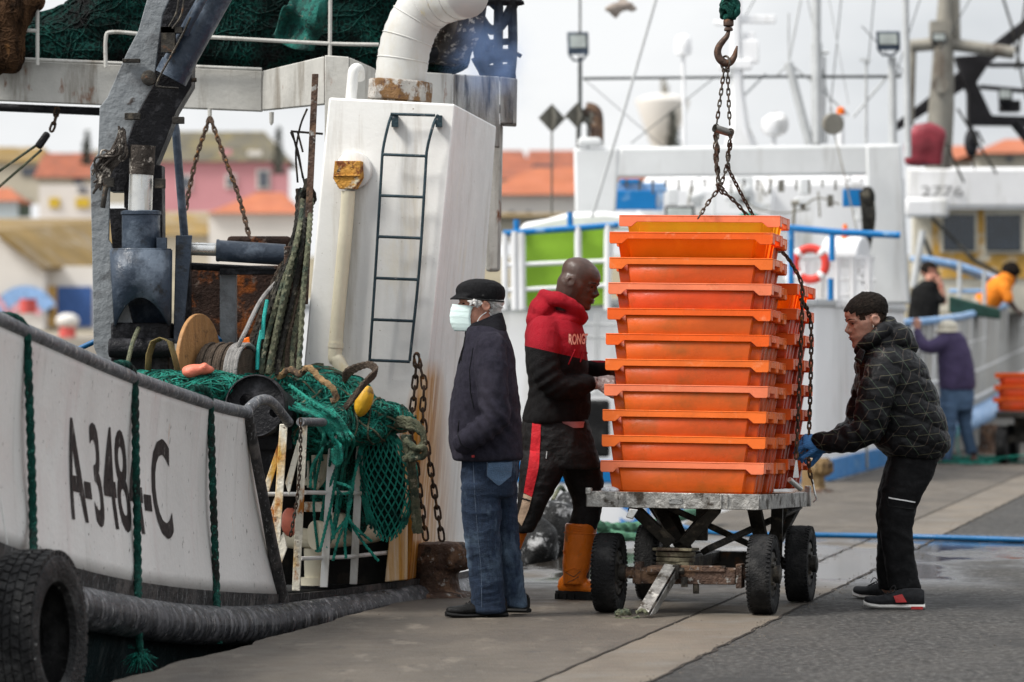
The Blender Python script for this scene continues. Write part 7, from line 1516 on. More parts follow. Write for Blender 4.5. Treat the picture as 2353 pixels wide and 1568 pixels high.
flood('', 1328, 100, 50, 52, DM - .3, tr)
b = MB()
for x, r in ((1268, 33), (1326, 30), (1352, 26)):
    c_ = P(x, 272 - (6 if x > 1300 else 0), DM); q = r / S(DM)
    for a in (.35, .35 + math.pi / 2):
        d = V((math.cos(a), math.sin(a), 0)); b.prism([c_ + d * q, c_ + V((0, 0, q)), c_ - d * q, c_ + V((0, 0, -q))], V((.012 * math.sin(a), .012, 0)))
    b.tube([c_ - V((0, 0, q)), c_ - V((0, 0, q + .9))], .012, 6)
b.tube([P(1268, 272, DM), P(1352, 268, DM)], .01, 6); b.build_each('day_shape', 'dayshape', tr)
b = MB(); b.tube(smooth_path([P(1371, 335, DM), P(1371, 275, DM), P(1364, 255, DM), P(1345, 250, DM)], 6), .075, 16); b.tube([P(1371, 335, DM), P(1371, 285, DM)], .078, 16); b.build('funnel_pipe', 'brownrust', tr)
b = MB(); rod(b, [(1876, -40), (1876, 335)], .05, DM); rod(b, [(1876, 100), (1878, 330)], .065, DM); rod(b, [(1812, 145), (1860, 332)], .05, DM); rod(b, [(1812, 145), (1840, 0)], .012, DM); rod(b, [(1812, 145), (1780, 180)], .012, DM); rod(b, [(1818, 150), (1870, 190), (1950, 265)], .014, DM); rod(b, [(1812, 30), (1812, 145)], .01, DM); rod(b, [(1845, -30), (1810, 150)], .008, DM); rod(b, [(1850, -30), (1895, 190), (1960, 430)], .009, DM); rod(b, [(1900, -30), (1950, 240)], .006, DM); rod(b, [(1760, 170), (1700, 230)], .012, DM); rod(b, [(1990, 140), (1990, 330)], .018, DM); rod(b, [(1895, 130), (1895, 330)], .014, DM); rod(b, [(2035, 180), (1960, 270)], .014, DM)
b.lathe([(.03, 0), (.06, .02), (.03, .04)], P(1895, 125, DM), V((0, 0, 1)), 12); b.box(P(1988, 138, DM), (.12, .05, .03)); b.build_each('signal_mast', 'mastw', tr)
b = MB(); b.lathe([(.02, 0), (.12, .05), (.15, .12), (.14, .2), (.05, .27)], P(1778, 318, DM), V((0, 0, 1)), 18); b.ell(P(1792, 285, DM), (.1, .08, .13)); b.tube([P(1778, 336, DM), P(1778, 310, DM)], .03, 8); b.hexa([P(1775, 262, DM), P(1806, 268, DM), P(1806, 268, DM + .2), P(1775, 262, DM + .2), P(1776, 254, DM), P(1790, 256, DM), P(1790, 256, DM + .2), P(1776, 254, DM + .2)]); b.build('satellite_dish', 'whiteb', tr)
b = MB(); b.lathe([(.045, 0), (.045, .06), (.02, .08)], P(1932, 263, DM), V((0, 0, 1)), 14); b.build('orange_beacon', 'orangep', tr)
b = MB(); b.tube([P(1932, 338, DM), P(1932, 264, DM)], .04, 8); b.box(P(1912, 275, DM - .2), (.02, .02, .02)); b.build('beacon_post', 'whiteb', tr)
b = MB(); rod(b, [(2050, 132), (2052, 340)], .045, DM - 1); rod(b, [(2045, 170), (2072, 172)], .03, DM - 1); b.build('lamp_post', 'mastw', tr); flood('', 2041, 94, 56, 44, DM - 1.2, tr)
b = MB(); rod(b, [(2080, -40), (2084, 180), (2087, 362)], .035, DM - 2); b.build('whip_aerial', 'mastw', tr)
for pts in ([(1510, -10), (1432, 260), (1360, 500)],):
    b = MB(); rod(b, pts, .013, 40.5); tag(b.build('stay_wire', 'mastw'), 'grey wire slanting down across the left end of the white gantry', 'wire')
# ------------------------------------------------------------------ boat with the number on its bridge
bt = thing('wheelhouse_boat', 'white fishing boat with ochre window frames and numbered bridge front', 'boat', (6, 58, -1.5))
def rail_pt(t): return smooth_rail[min(int(t * (len(smooth_rail) - 1)), len(smooth_rail) - 1)]
smooth_rail = smooth_path([P(1960, 742, 51.5), P(2095, 741, 51.5), P(2190, 731, 53), P(2260, 716, 57), (P(2312, 702, 62)), P(2345, 694, 66), P(2420, 672, 72)], 8)
nR = len(smooth_rail)
b = MB(); b.add([q for p_ in smooth_rail for q in (p_ + V((0, .06, -.03)), p_ + V((-.02, .12, -1.55)), p_ + V((-.4, .3, -3.3)))], [(3 * i + j, 3 * i + 3 + j, 3 * i + 4 + j, 3 * i + 1 + j) for i in range(nR - 1) for j in range(2)])
M['drabhull'] = mat('drab_white_hull', (.27, .265, .25), .55, var=.1, scale=1.5, over=[((.28, .25, .2), 2, .52, .75, (1.5, 1.5, .2))]); b.build('hull', 'drabhull', bt, solid=.05)
b = MB(); b.tube(smooth_rail, .045, 8); b.build('cap_rail', 'bluecap', bt)
b = MB()
for i in range(0, nR, 1):
    p_ = smooth_rail[i]; b.tube([p_ + V((0, .0, -.04)), p_ + V((-.05, 0, -1.1))], .018 if i % 4 else .035, 6)
for dz in (.35, .75, 1.1): b.tube([p_ + V((-.01, 0, -dz)) for p_ in smooth_rail], .02, 6)
b.build('bow_railing', 'whiteb', bt)
b = MB(); b.tube([p_ + V((.06, -.05, -1.32)) for p_ in smooth_rail], .14, 10); b.build('blue_rubbing_band', 'bluecap', bt)
DB = 62.0
def pbox(mb, x0, x1, y0, y1, D, th): return mb.hexa([P(x0, y1, D), P(x1, y1, D), P(x1, y1, D + th), P(x0, y1, D + th), P(x0, y0, D), P(x1, y0, D), P(x1, y0, D + th), P(x0, y0, D + th)])
b = MB(); pbox(b, 2095, 2460, 480, 720, DB, 4); wh = b.build('wheelhouse', 'cream', bt, bevel=.03)
b = MB(); pbox(b, 2084, 2470, 385, 478, DB - .3, 4.6); pbox(b, 2080, 2180, 455, 500, DB - 1.2, .8); br_ = b.build('bridge_front', 'whiteb', bt, bevel=.05)
tm = text_mesh('2776')
for v_ in tm.vertices: v_.co = P(2117 + 96 * v_.co.x, 452 - 24 * v_.co.y, DB - .33)
link('number', tm, 'paintgrey', br_, smooth=False)
b = MB(); pbox(b, 2143, 2262, 482, 588, DB - .04, .03); pbox(b, 2150, 2360, 585, 640, DB - .035, .03); pbox(b, 2252, 2262, 482, 600, DB - .05, .04); b.build('ochre_panel', 'ochre', wh)
b = MB(); pbox(b, 2160, 2246, 484, 580, DB - .08, .04); pbox(b, 2262, 2362, 484, 582, DB - .07, .04); b.build('window_frame', 'cream', wh)
for x0, x1 in ((2168, 2240), (2266, 2346)):
    b = MB(); pbox(b, x0, x1, 494, 576, DB - .11, .03); b.build('window', 'glass', wh, bevel=.01)
b = MB(); b.prism([P(2110, 585, 58), P(2200, 600, 58), P(2310, 640, 58), P(2310, 652, 58), P(2200, 614, 58), P(2110, 598, 58)], V((0, 1.2, 0))); pbox(b, 2180, 2260, 665, 674, 57, .5); b.build('awning_rail', 'bluecap', bt, bevel=.02)
b = MB(); b.loft([[P(2180, 690 + y, 55 + d) for y, d in ((-12, 0), (30, 0), (30, .6), (-4, .6))], [P(2300, 700 + y, 55.5 + d) for y, d in ((10, 0), (35, 0), (35, .6), (16, .6))]]); M['dkgreen'] = mat('green_dinghy', (.02, .07, .05), .5); b.build('deck_dinghy', 'dkgreen', bt, bevel=.03)
b = MB()
for x, y0, y1 in ((2205, 600, 735), (2262, 625, 720)): b.tube([P(x, y0, 57), P(x, y1, 57)], .03, 6)
b.tube([P(2120, 530, 56), P(2098, 660, 56)], .05, 6); b.build_each('stanchion', 'mastw', bt)
DMM = 60.0
b = MB(); b.loft([[P(x + math.cos(a) * r, y, DMM + math.sin(a) * r / S(DMM)) for a in [2 * math.pi * k / 14 for k in range(14)]] for x, y, r in ((2155, 388, 31), (2163, 250, 30), (2168, 120, 24), (2172, 40, 20), (2175, -40, 16))]); b.tube([P(2092, 106, DMM), P(2170, 100, DMM), P(2330, 122, DMM)], .09, 10); b.tube([P(2098, 100, DMM), P(2092, 290, DMM)], .05, 8); b.lathe([(.12, 0), (.12, .05)], P(2160, 195, DMM - .19), V((0, -1, 0)), 18); b.tube([P(2195, -40, DMM), P(2198, 110, DMM)], .06, 8); b.box(P(2160, 70, DMM), (.28, .3, .25)); b.build('main_mast', 'mastg', bt)
b = MB()
for pts in ([(1935, -20), (1900, 330)], [(1745, -20), (1700, 60)], [(2010, -20), (1995, 150)], [(2120, -20), (2050, 200)], [(1640, 180), (1450, 330)], [(2240, -20), (2160, 120)], [(1980, 60), (2090, 180)]): b.tube([P(x, y, 47.5) for x, y in pts], .006, 5)
b.build_each('rigging_wire', 'rigdark', tr)
for x, y, w_, h_ in ((2158, 88, 36, 26), (2310, 220, 34, 34)): flood('', x, y, w_, h_, DMM - .5, bt)
b = MB(); b.prism([P(x, y, DMM + .6) for x, y in ((2360, 40), (2380, 60), (2250, 165), (2215, 205), (2065, 300), (2055, 285), (2170, 195), (2230, 140))], V((0, .3, 0))); b.prism([P(x, y, DMM + .5) for x, y in ((2195, 130), (2290, 122), (2245, 190), (2280, 265), (2440, 270), (2440, 290), (2225, 288), (2225, 215))], V((0, .3, 0))); b.tube([P(2330, 280, DMM), P(2370, 330, DMM)], .08, 8); b.tube([P(2250, 200, DMM), P(2420, 215, DMM)], .04, 6); b.tube([P(2270, 150, DMM), P(2420, 150, DMM)], .04, 6)
b.box(P(2320, 245, DMM - .2), (.28, .3, .16)); b.build('cargo_boom', 'blackboom', bt, bevel=.02)
b = MB(); b.ell(P(2232, 328, 59), (.10, .10, .20)); b.tube([P(2232, 290, 59), P(2232, 350, 59)], .03, 6); b.tube([P(2232, 345, 59), P(2240, 390, 59)], .012, 5); tag(b.build('cargo_block', 'black'), 'black teardrop cargo block hanging under the dark boom', 'pulley')
b = MB()
for pts in ([(2175, 330), (2215, 420)], [(2200, 250), (2290, 400)], [(2300, -20), (2325, 60), (2360, 230)], [(2360, -20), (2335, 160)], [(2245, 300), (2260, 330)], [(2120, 540), (2145, 600), (2155, 640)], [(2140, 500), (2200, 560), (2240, 600), (2300, 632)]): b.tube([P(x, y, 58.5) for x, y in pts], .018 if pts[0][1] < 400 else .03, 5)
b.build_each('rigging', 'rope_dark', bt)
b = MB(); b.loft([[P(x, y, 55.5 + d) for x, y in pts] for d, pts in ((0, [(2079, 380), (2082, 318), (2104, 288), (2135, 282), (2172, 302), (2164, 380)]), (.9, [(2079, 380), (2082, 312), (2104, 284), (2135, 282), (2172, 302), (2164, 380)]))]); me = remesh(b, 'tarp', .045, 3, rough(.04, 2.5, .02, 6)); tag(link('red_tarpaulin', me, 'redtarp'), 'dark red tarpaulin bundle on top of the numbered bridge', 'tarpaulin')

# ------------------------------------------------------------------ people further back
def Z6(x, y): return (2022 + x * .3516, 551 + y * .3516)
D4 = 48.3
m4 = thing('person', 'man in purple jersey, blue jeans and pale hat leaning on the bow railing', 'person', P(2200, 1065, D4))
b = MB(); body_rows(b, D4, [(790, 2160, 2225, .12), (850, 2160, 2228, .14), (890, 2162, 2232, .14), (930, 2165, 2228, .13)]); limb(b, D4, [(2165, 790, -.05, .055), (2120, 792, -.1, .045), (2108, 758, 0, .035)]); hand(b, P(2108, 756, D4), (.05, .2, 1), (0, -1, .2), 1.0)
limb(b, D4, [(2178, 930, -.08, .05), (2174, 1050, -.08, .03)]); limb(b, D4, [(2215, 930, .08, .05), (2222, 990, .08, .035), (2235, 1042, .08, .03)]); b.ell(P(2172, 762, D4), (.085, .1, .11)); b.tube([P(2180, 785, D4), P(2178, 765, D4)], .06, 10)
me = remesh(b, 'body', .011, 3); link('body', me, 'skin_old', m4)
b = MB(); body_rows(b, D4, [(762, 2164, 2205, .14), (780, 2157, 2220, .18), (815, 2155, 2233, .2), (850, 2156, 2238, .2), (885, 2158, 2241, .19), (896, 2160, 2238, .18)]); limb(b, D4, [(2172, 780, -.1, .085), (2140, 797, -.18, .08), (2117, 792, -.18, .07), (2107, 764, -.05, .05)]); me = remesh(b, 'jersey', .014, 4, wrinkle(.007, 6, .003, 14)); link('jersey', me, 'purple', m4)
b = MB(); body_rows(b, D4, [(888, 2159, 2238, .16), (920, 2158, 2238, .17), (945, 2160, 2234, .15)]); body_rows(b, D4, [(930, 2158, 2200, .1, -.08), (980, 2160, 2196, .09, -.08), (1020, 2162, 2190, .08, -.08), (1057, 2160, 2184, .075, -.08)]); body_rows(b, D4, [(930, 2196, 2236, .1, .08), (975, 2203, 2234, .09, .08), (1010, 2213, 2240, .08, .08), (1045, 2222, 2250, .075, .08)]); me = remesh(b, 'jeans', .014, 4, wrinkle(.006, 6, .003, 14)); link('jeans', me, 'jeans', m4)
b = MB(); b.ell(P(2178, 752, D4), (.115, .13, .085)); b.ell(P(2175, 762, D4 - .02), (.15, .16, .03)); b.build('pale_hat', 'cream', m4)
shoe(m4, V((P(2150, 1067, D4).x, D4 - .1, 0)), V((P(2186, 1065, D4).x, D4, 0)), 'shoe', 'brownshoe', 'rubber', .11); shoe(m4, V((P(2236, 1067, D4).x, D4 - .16, 0)), V((P(2240, 1065, D4).x, D4 + .1, 0)), 'shoe', 'brownshoe', 'rubber', .13)
D5 = 53.6
m5 = thing('person', 'man in black long sleeved shirt on the deck holding a phone to his ear', 'person', P(2130, 850, D5))
h5 = Head(P(2146, 650, D5), .05, .25, (.55, -.85, 0))
b = MB(); h5.solid(b); limb(b, D5, [(2138, 640, 0, .06), (2134, 660, 0, .065)]); body_rows(b, D5, [(655, 2110, 2155, .12), (720, 2095, 2152, .13), (800, 2100, 2150, .12), (850, 2100, 2150, .1)]); limb(b, D5, [(2150, 670, -.05, .05), (2166, 696, -.1, .045), (2160, 655, -.1, .035)]); hand(b, P(2160, 655, D5) + V((0, -.1, 0)), (-.2, .1, 1), (.7, -.7, 0), 1.0); limb(b, D5, [(2105, 670, 0, .05), (2098, 740, 0, .045), (2110, 780, -.1, .04)]); hand(b, P(2110, 780, D5) + V((0, -.1, 0)), (.3, -.2, -1), (-1, 0, 0))
limb(b, D5, [(2115, 830, 0, .08), (2112, 930, 0, .05)]); limb(b, D5, [(2138, 830, 0, .08), (2140, 930, 0, .05)]); me = remesh(b, 'body', .009, 2); link('body', me, 'skin_old', m5); h5.extras(m5, 'skin_old', 'hair_dark'); h5.hair(lambda x: .78 if x > .2 else .5 if x > 0 else .35, .016, 'hair', 'hair_dark', m5, .006)
h5.hair(lambda x: -.1 if x > .05 else 2.0, .006, 'beard', 'hair_dark', m5, .003, ztop=.30)
b = MB(); body_rows(b, D5, [(645, 2118, 2150, .1), (658, 2104, 2156, .15), (690, 2092, 2160, .17), (730, 2092, 2158, .17), (800, 2096, 2156, .16)]); limb(b, D5, [(2152, 668, -.05, .07), (2163, 690, -.1, .06)]); limb(b, D5, [(2106, 670, 0, .07), (2097, 735, 0, .06), (2108, 775, -.1, .05)]); me = remesh(b, 'shirt', .012, 4, wrinkle()); link('shirt', me, 'blacktee', m5)
b = MB(); b.box(P(2158, 640, D5 - .05), (.02, .08, .13)); b.build('phone', 'rubber', m5, bevel=.006)
b = MB(); limb(b, D5, [(2115, 800, 0, .1), (2112, 930, 0, .07)]); limb(b, D5, [(2138, 800, 0, .1), (2140, 930, 0, .07)]); link('trousers', remesh(b, 'trousers', .014, 3), 'blackpants', m5)
D6 = 58.0
m6 = thing('person', 'man in orange shirt leaning forward over the blue bow railing', 'person', P(2270, 760, D6))
h6 = Head(P(2330, 655, D6), .35, .25, (.75, -.6, 0))
b = MB(); h6.solid(b); limb(b, D6, [(2318, 640, 0, .06), (2305, 655, 0, .08)]); limb(b, D6, [(2305, 660, 0, .12), (2265, 700, 0, .12), (2240, 740, 0, .11)]); limb(b, D6, [(2308, 660, -.15, .05), (2315, 690, -.2, .045), (2330, 712, -.2, .035)]); hand(b, P(2330, 712, D6) + V((0, -.2, 0)), (.8, -.2, -.5), (0, -.5, .8)); limb(b, D6, [(2240, 740, -.08, .07), (2238, 850, 0, .05)]); limb(b, D6, [(2244, 740, .08, .07), (2246, 850, 0, .05)])
link('body', remesh(b, 'body', .01, 2), 'skin_dark', m6); h6.extras(m6, 'skin_dark'); h6.hair(lambda x: .72 if x > .2 else .5 if x > 0 else .3, .03, 'hair', 'hair_dark', m6, .012)
b = MB(); limb(b, D6, [(2312, 645, 0, .12), (2300, 658, 0, .165), (2275, 685, 0, .17), (2258, 702, 0, .16)]); limb(b, D6, [(2306, 660, -.15, .075), (2314, 688, -.2, .065)]); link('shirt', remesh(b, 'shirt', .014, 4, wrinkle(.006, 6)), 'orangetee', m6)
b = MB(); limb(b, D6, [(2255, 702, 0, .155), (2240, 740, 0, .14)]); limb(b, D6, [(2240, 740, -.08, .09), (2238, 850, 0, .06)]); limb(b, D6, [(2244, 740, .08, .09), (2246, 850, 0, .06)]); link('trousers', remesh(b, 'trousers', .015, 3), 'mastg', m6)

# ------------------------------------------------------------------ second cart with crates, far bollards, ropes on the quay
D7 = 48.3; c2 = thing('flatbed_cart', 'cart with a short stack of orange crates at the right edge', 'cart', (P(2340, 1064, D7).x, D7, 0))
b = MB(); pbox(b, 2288, 2480, 946, 962, D7 - .4, 1.3); b.build('platform', 'oily', c2, bevel=.005)
b = MB(); pbox(b, 2310, 2470, 1000, 1018, D7 - .2, .1); pbox(b, 2330, 2400, 960, 1005, D7 + .1, .1); b.build('axle', 'oily', c2, bevel=.005)
for x, q in ((2303, -.25), (2328, .55), (2440, -.2)):
    c_ = V((P(x, 1020, D7 + q).x, D7 + q, .215)); o = MB().lathe([(.03, -.05), (.12, -.04), (.12, .04), (.03, .05)], c_, CW, 20).build('wheel', 'oily', c2); tyre('tyre', o, c_, CW, .215, .12, 'lug', 36)
for k in range(3):
    z = P(0, 945, D7).z + .138 * k; c_ = P(2376, 945, D7); t = crate_thing(V((c_.x - .02 + .01 * k, D7 + .1, z)), 'orange crate, %s in the three high stack on the far right cart' % ('lowest', 'middle', 'topmost')[k], 'orange crates on the far right cart', 'crate1', 'rim2')
bollard('ochre and brown bollard on the quay behind the lashing chains', 1838, 1912, 1056, 1134, 38.9, 'brownrust', 1)
M['bollard2'] = mat('ochre_bollard', (.22, .14, .06), .75, var=.4, scale=6, bump=.4, over=[((.06, .035, .02), 6, .5, .66, Z1), ((.4, .32, .2), 12, .6, .74, Z1)])
COL.objects[-1]
for o in COL.objects:
    if o.name.startswith('post') and o.parent and 'ochre and brown' in o.parent.get('label', ''): o.data.materials[0] = M['bollard2']
bollard('dark bollard at the quay edge behind the man in purple', 2248, 2300, 972, 1040, 52.5, 'brownrust', 1)
b = MB(); b.tube(smooth_path([G(1320, 1238) + V((0, 0, .02)), G(1480, 1226) + V((0, 0, .02)), G(1560, 1216) + V((0, 0, .018)), G(1610, 1226) + V((0, 0, .018)), G(1720, 1234) + V((0, 0, .018)), G(1900, 1236) + V((0, 0, .018)), G(2120, 1240) + V((0, 0, .018)), G(2353, 1247) + V((0, 0, .018)), G(2500, 1250) + V((0, 0, .018))], 10), .0185, 10)
tag(b.build('water_hose', 'blue_hose'), 'long blue hose lying across the quay behind the cart', 'hose')
b = MB(); b.rope([P(1290, 1150, 28.5), P(1330, 1185, 28.3), P(1390, 1212, 28.4), P(1450, 1212, 28.6), P(1500, 1208, 28.8), P(1545, 1190, 29.5), P(1640, 1170, 32)], .035, 9); b.rope([P(1340, 1195, 28.6), P(1400, 1225, 28.4), P(1460, 1236, 28.4), P(1492, 1242, 28.5)], .03, 9)
tag(b.build('mooring_hawser', 'rope_jade'), 'thick pale green mooring rope running behind the front wheel of the cart', 'rope')
b = MB(); b.ell(P(1494, 1240, 28.5), (.06, .06, .075)); b.ell(P(1492, 1232, 28.4), (.045, .05, .05)); me = remesh(b, 'shackle', .015, 2, rough(.008, 8, .004, 20)); tag(link('rusty_shackle', me, 'brownrust'), 'rusty mooring shackle at the end of the pale green rope', 'shackle')
b = MB(); rg = random.Random(3)
for k in range(14):
    c_ = V((P(2240 + rg.uniform(-40, 60), 1060, 48.5).x, 48.5 + rg.uniform(-.6, 1.0), .01)); b.tube(smooth_path([c_ + V((rg.gauss(0, .25), rg.gauss(0, .3), abs(rg.gauss(0, .03)))) for j in range(7)], 5), .008, 5)
b.tube(smooth_path([P(2202, 980, 49.3), P(2200, 1030, 49), P(2212, 1060, 48.6)], 4), .01, 5); tag(b.build('rope_tangle', 'rope_teal'), 'tangle of thin green rope on the ground behind the man in purple', 'rope')
# black rubber fenders on the quay side between the legs of the man in the sweatshirt
b = MB(); b.ell(P(1265, 1225, 27.5), (.20, .2, .22)); b.ell(P(1310, 1200, 27.8), (.14, .2, .2)); b.ell(P(1235, 1260, 27), (.14, .2, .2)); b.ell(P(1325, 1240, 28), (.1, .15, .14)); me = remesh(b, 'f', .02, 3, rough(.03, 5, .015, 14))
M['fleck'] = mat('flecked_rubber', (.014, .014, .014), .5, bump=.4, over=[((.42, .42, .42), 6, .60, .72, Z1), ((.3, .3, .3), 20, .64, .74, Z1)])
tag(link('rubber_fender', me, 'fleck'), 'black rubber fender splashed with white between the legs of the man in orange boots', 'fender')
b = MB(); b.rope([P(1270, 1150, 27.8), P(1290, 1120, 28), P(1310, 1160, 28), P(1330, 1195, 27.9)], .014, 7); b.rope([P(1265, 1175, 27.6), P(1300, 1160, 27.7), P(1340, 1180, 27.8)], .02, 7); tag(b.build('fender_lashing', 'rope_moss'), 'mossy rope looped over the white splashed rubber fender', 'rope')
# ------------------------------------------------------------------ far shore
M['farwall'] = mat('far_quay_stone', (.33, .29, .24), .8, var=.12, scale=.4, bump=0)
M['lichen'] = mat('lichen_roof', (.20, .13, .04), .85, var=.2, scale=.35, bump=0, over=[((.28, .24, .18), .5, .55, .7, Z1), ((.17, .12, .06), .6, .55, .72, Z1)])
M['mossroof'] = mat('mossy_roof', (.105, .095, .07), .9, var=.2, scale=.5, bump=0, over=[((.16, .13, .06), .7, .5, .66, Z1)])
M['terra'] = mat('terracotta_roof', (.36, .115, .052), .8, var=.15, scale=.5, bump=0, over=[((.34, .11, .06), 1.2, .5, .7, Z1)])
M['terra2'] = mat('old_tiles', (.27, .085, .045), .85, var=.2, scale=.6, bump=0, over=[((.18, .07, .045), 1.5, .45, .7, Z1)])
M['pink'] = mat('pink_wall', (.52, .24, .26), .8, var=.05, scale=.4, bump=0)
M['fwhite'] = mat('far_white_wall', (.62, .59, .55), .8, var=.06, scale=.3, bump=0)
M['fcream'] = mat('far_cream_wall', (.46, .42, .34), .8, var=.08, scale=.3, bump=0)
M['fsky'] = mat('pale_blue_wall', (.44, .50, .53), .8, var=.05, bump=0)
M['fdark'] = mat('far_window', (.09, .10, .12), .3, bump=0)
M['fyellow'] = mat('yellow_shutter', (.52, .36, .03), .6, bump=0)
M['fblue'] = mat('blue_door', (.035, .09, .26), .6, bump=0)
M['fochre'] = mat('ochre_door', (.48, .30, .10), .7, bump=0)
M['bush'] = mat('dark_foliage', (.05, .065, .05), .9, var=.4, scale=2, bump=0)
def house(lb, x0, x1, yt, yb, D, dep, wall, roof=None, ridge=None, eave=None, wins=(), cat='building', name='house'):
    """house front between x0 and x1 with a pitched or hipped roof up to ridge (xa, xb, y)"""
    t = thing(name, lb, cat, P((x0 + x1) / 2, yb, D)); b = MB(); pbox(b, x0, x1, yt, yb, D, dep); w_ = b.build('wall', wall, t, smooth=False)
    if roof:
        o_ = 10 if eave is None else eave; xa, xb, yr = ridge; A, B_ = P(xa, yr, D + dep / 2), P(xb, yr, D + dep / 2); c_ = [P(x0 - o_, yt, D - .4), P(x1 + o_, yt, D - .4)]; d = [V((c_[0].x, D + dep + .4, c_[0].z)), V((c_[1].x, D + dep + .4, c_[1].z))]
        b = MB(); b.add([c_[0], c_[1], d[1], d[0], A, B_], [(0, 1, 5, 4), (1, 2, 5), (2, 3, 4, 5), (3, 0, 4), (0, 3, 2, 1)]); b.build('roof', roof, t, smooth=False)
    for x, y, w2, h2, mm, fr in wins:
        if fr:
            b = MB(); pbox(b, x - w2 / 2 - 5, x + w2 / 2 + 5, y - h2 / 2 - 5, y + h2 / 2 + 5, D - .12, .1); f_ = b.build('window', 'fwhite', t, smooth=False); b = MB(); pbox(b, x - w2 / 2, x + w2 / 2, y - h2 / 2, y + h2 / 2, D - .2, .07); b.build('pane', mm, f_, smooth=False)
        else:
            b = MB(); pbox(b, x - w2 / 2, x + w2 / 2, y - h2 / 2, y + h2 / 2, D - .15, .13); b.build('window' if mm != 'fblue' and mm != 'fochre' else 'door', mm, t, smooth=False)
    return t
b = MB(); b.hexa([V((-70, 148, -2)), V((-3.0, 148, -2)), V((-3.0, 330, -2)), V((-70, 330, -2)), V((-70, 148, 1.6)), V((-3.0, 148, 1.6)), V((-3.0, 330, 2.2)), V((-70, 330, 2.2))])
struct(b.build('far_quay_ground', 'farwall', smooth=False))
b = MB(); b.add([V((-140, 300, 0)), V((140, 300, 0)), V((160, 520, 12)), V((-160, 520, 12)), V((-180, 900, 20)), V((180, 900, 20))], [(0, 1, 2, 3), (3, 2, 5, 4)])
M['hill'] = mat('dry_hillside', (.20, .17, .11), .9, var=.2, scale=.05, bump=0); struct(b.build('hill', 'hill', smooth=False))
# warehouse with a painted gable
t = house('white warehouse with lichen yellow roof, painted gable and blue door', 92, 330, 612, 760, 200, 14, 'fwhite', None, wins=((112, 705, 36, 95, 'fochre', 0), (112, 705, 14, 40, 'fblue', 0), (172, 705, 80, 92, 'fblue', 0)), name='warehouse')
b = MB(); b.prism([P(-90, 760, 198), P(100, 760, 198), P(100, 616, 198), P(0, 545, 198), P(-90, 610, 198)], V((0, 10, 0))); b.build('gable_wall', 'fwhite', t, smooth=False)
b = MB(); b.quad(P(-8, 536, 197.5), P(104, 618, 197.5), P(340, 612, 214), P(280, 510, 225)); b.quad(P(-8, 536, 197.5), P(280, 510, 225), P(270, 508, 226), P(-10, 506, 224)); b.build('roof', 'lichen', t, smooth=False, solid=.2)
M['mblue'] = mat('mural_blue', (.22, .36, .60), .8, bump=0); M['mpink'] = mat('mural_pink', (.58, .30, .34), .8, bump=0); M['mred'] = mat('mural_red', (.48, .08, .07), .8, bump=0)
def arc(cx, cy, r0, r1, a0, a1, D): 
    b = MB(); n = 20; vs_ = []
    for k in range(n + 1): a = R(a0 + (a1 - a0) * k / n); vs_ += [P(cx + r0 * math.cos(a), cy - r0 * math.sin(a), D), P(cx + r1 * math.cos(a), cy - r1 * math.sin(a), D)]
    return b.add(vs_, [(2 * i, 2 * i + 1, 2 * i + 3, 2 * i + 2) for i in range(n)])
arc(58, 735, 44, 78, 25, 180, 197.8).build('mural_arc', 'mblue', t, smooth=False); arc(58, 735, 26, 42, 20, 180, 197.75).build('mural_arc', 'mpink', t, smooth=False); arc(-60, 740, 70, 82, 0, 80, 197.7).build('mural_arc', 'mpink', t, smooth=False); arc(-60, 740, 56, 70, 0, 80, 197.65).build('mural_arc', 'mblue', t, smooth=False)
house('pale blue house at the far left edge', -40, 42, 462, 520, 330, 8, 'fsky', 'terra', (-20, 22, 432), 6)
house('white house with yellow shutters behind the warehouse', 90, 218, 425, 520, 320, 8, 'fwhite', None, wins=((125, 466, 24, 22, 'fyellow', 0), (190, 466, 32, 22, 'fyellow', 0), (190, 436, 22, 12, 'fdark', 0)))
house('cream house with orange roof left of the crane', 80, 225, 408, 430, 345, 10, 'fcream', 'terra2', (100, 215, 352), 4, wins=((180, 418, 20, 14, 'fdark', 0),))
house('long grey house with brown roof at the left skyline', -60, 115, 372, 470, 360, 10, 'fcream', 'lichen', (-50, 100, 338), 4, wins=((70, 395, 40, 20, 'fdark', 0), (56, 480, 30, 40, 'bush', 0)))
house('low grey house with dark roof behind the crane', 200, 380, 365, 470, 365, 10, 'fcream', 'mossroof', (215, 360, 345), 4)
house('long pink house with mossy dark roof behind the chains', 350, 664, 371, 545, 300, 12, 'pink', 'mossroof', (372, 608, 302), 3, wins=((605, 412, 22, 36, 'fdark', 1), (530, 417, 16, 22, 'fdark', 1), (425, 420, 22, 26, 'fdark', 1), (520, 350, 24, 14, 'pink', 0), (585, 352, 32, 12, 'fwhite', 0)))
house('low ochre roofed shed below the pink house', 330, 560, 540, 620, 250, 12, 'fcream', 'lichen', (330, 540, 486), 4)
house('white cottage with terracotta roof below the pink house', 480, 690, 490, 640, 240, 10, 'fwhite', 'terra', (590, 650, 442), 4)
house('orange roofed house at the right of the white tower', 1120, 1230, 412, 520, 210, 12, 'fwhite', 'terra2', (1150, 1200, 346), 6, wins=((1252, 512, 1, 1, 'fdark', 0),))
house('white walled warehouse with terracotta roof left of the gantry', 1100, 1345, 447, 520, 190, 9, 'fwhite', 'terra', (1230, 1400, 385), 4, wins=((1175, 490, 10, 10, 'fdark', 0), (1215, 490, 10, 10, 'fdark', 0)))
house('tall orange roofed house with a dark dormer left of the gantry', 1205, 1350, 405, 470, 230, 10, 'fcream', 'terra2', (1215, 1350, 346), 4, wins=((1248, 383, 50, 10, 'fdark', 0),))
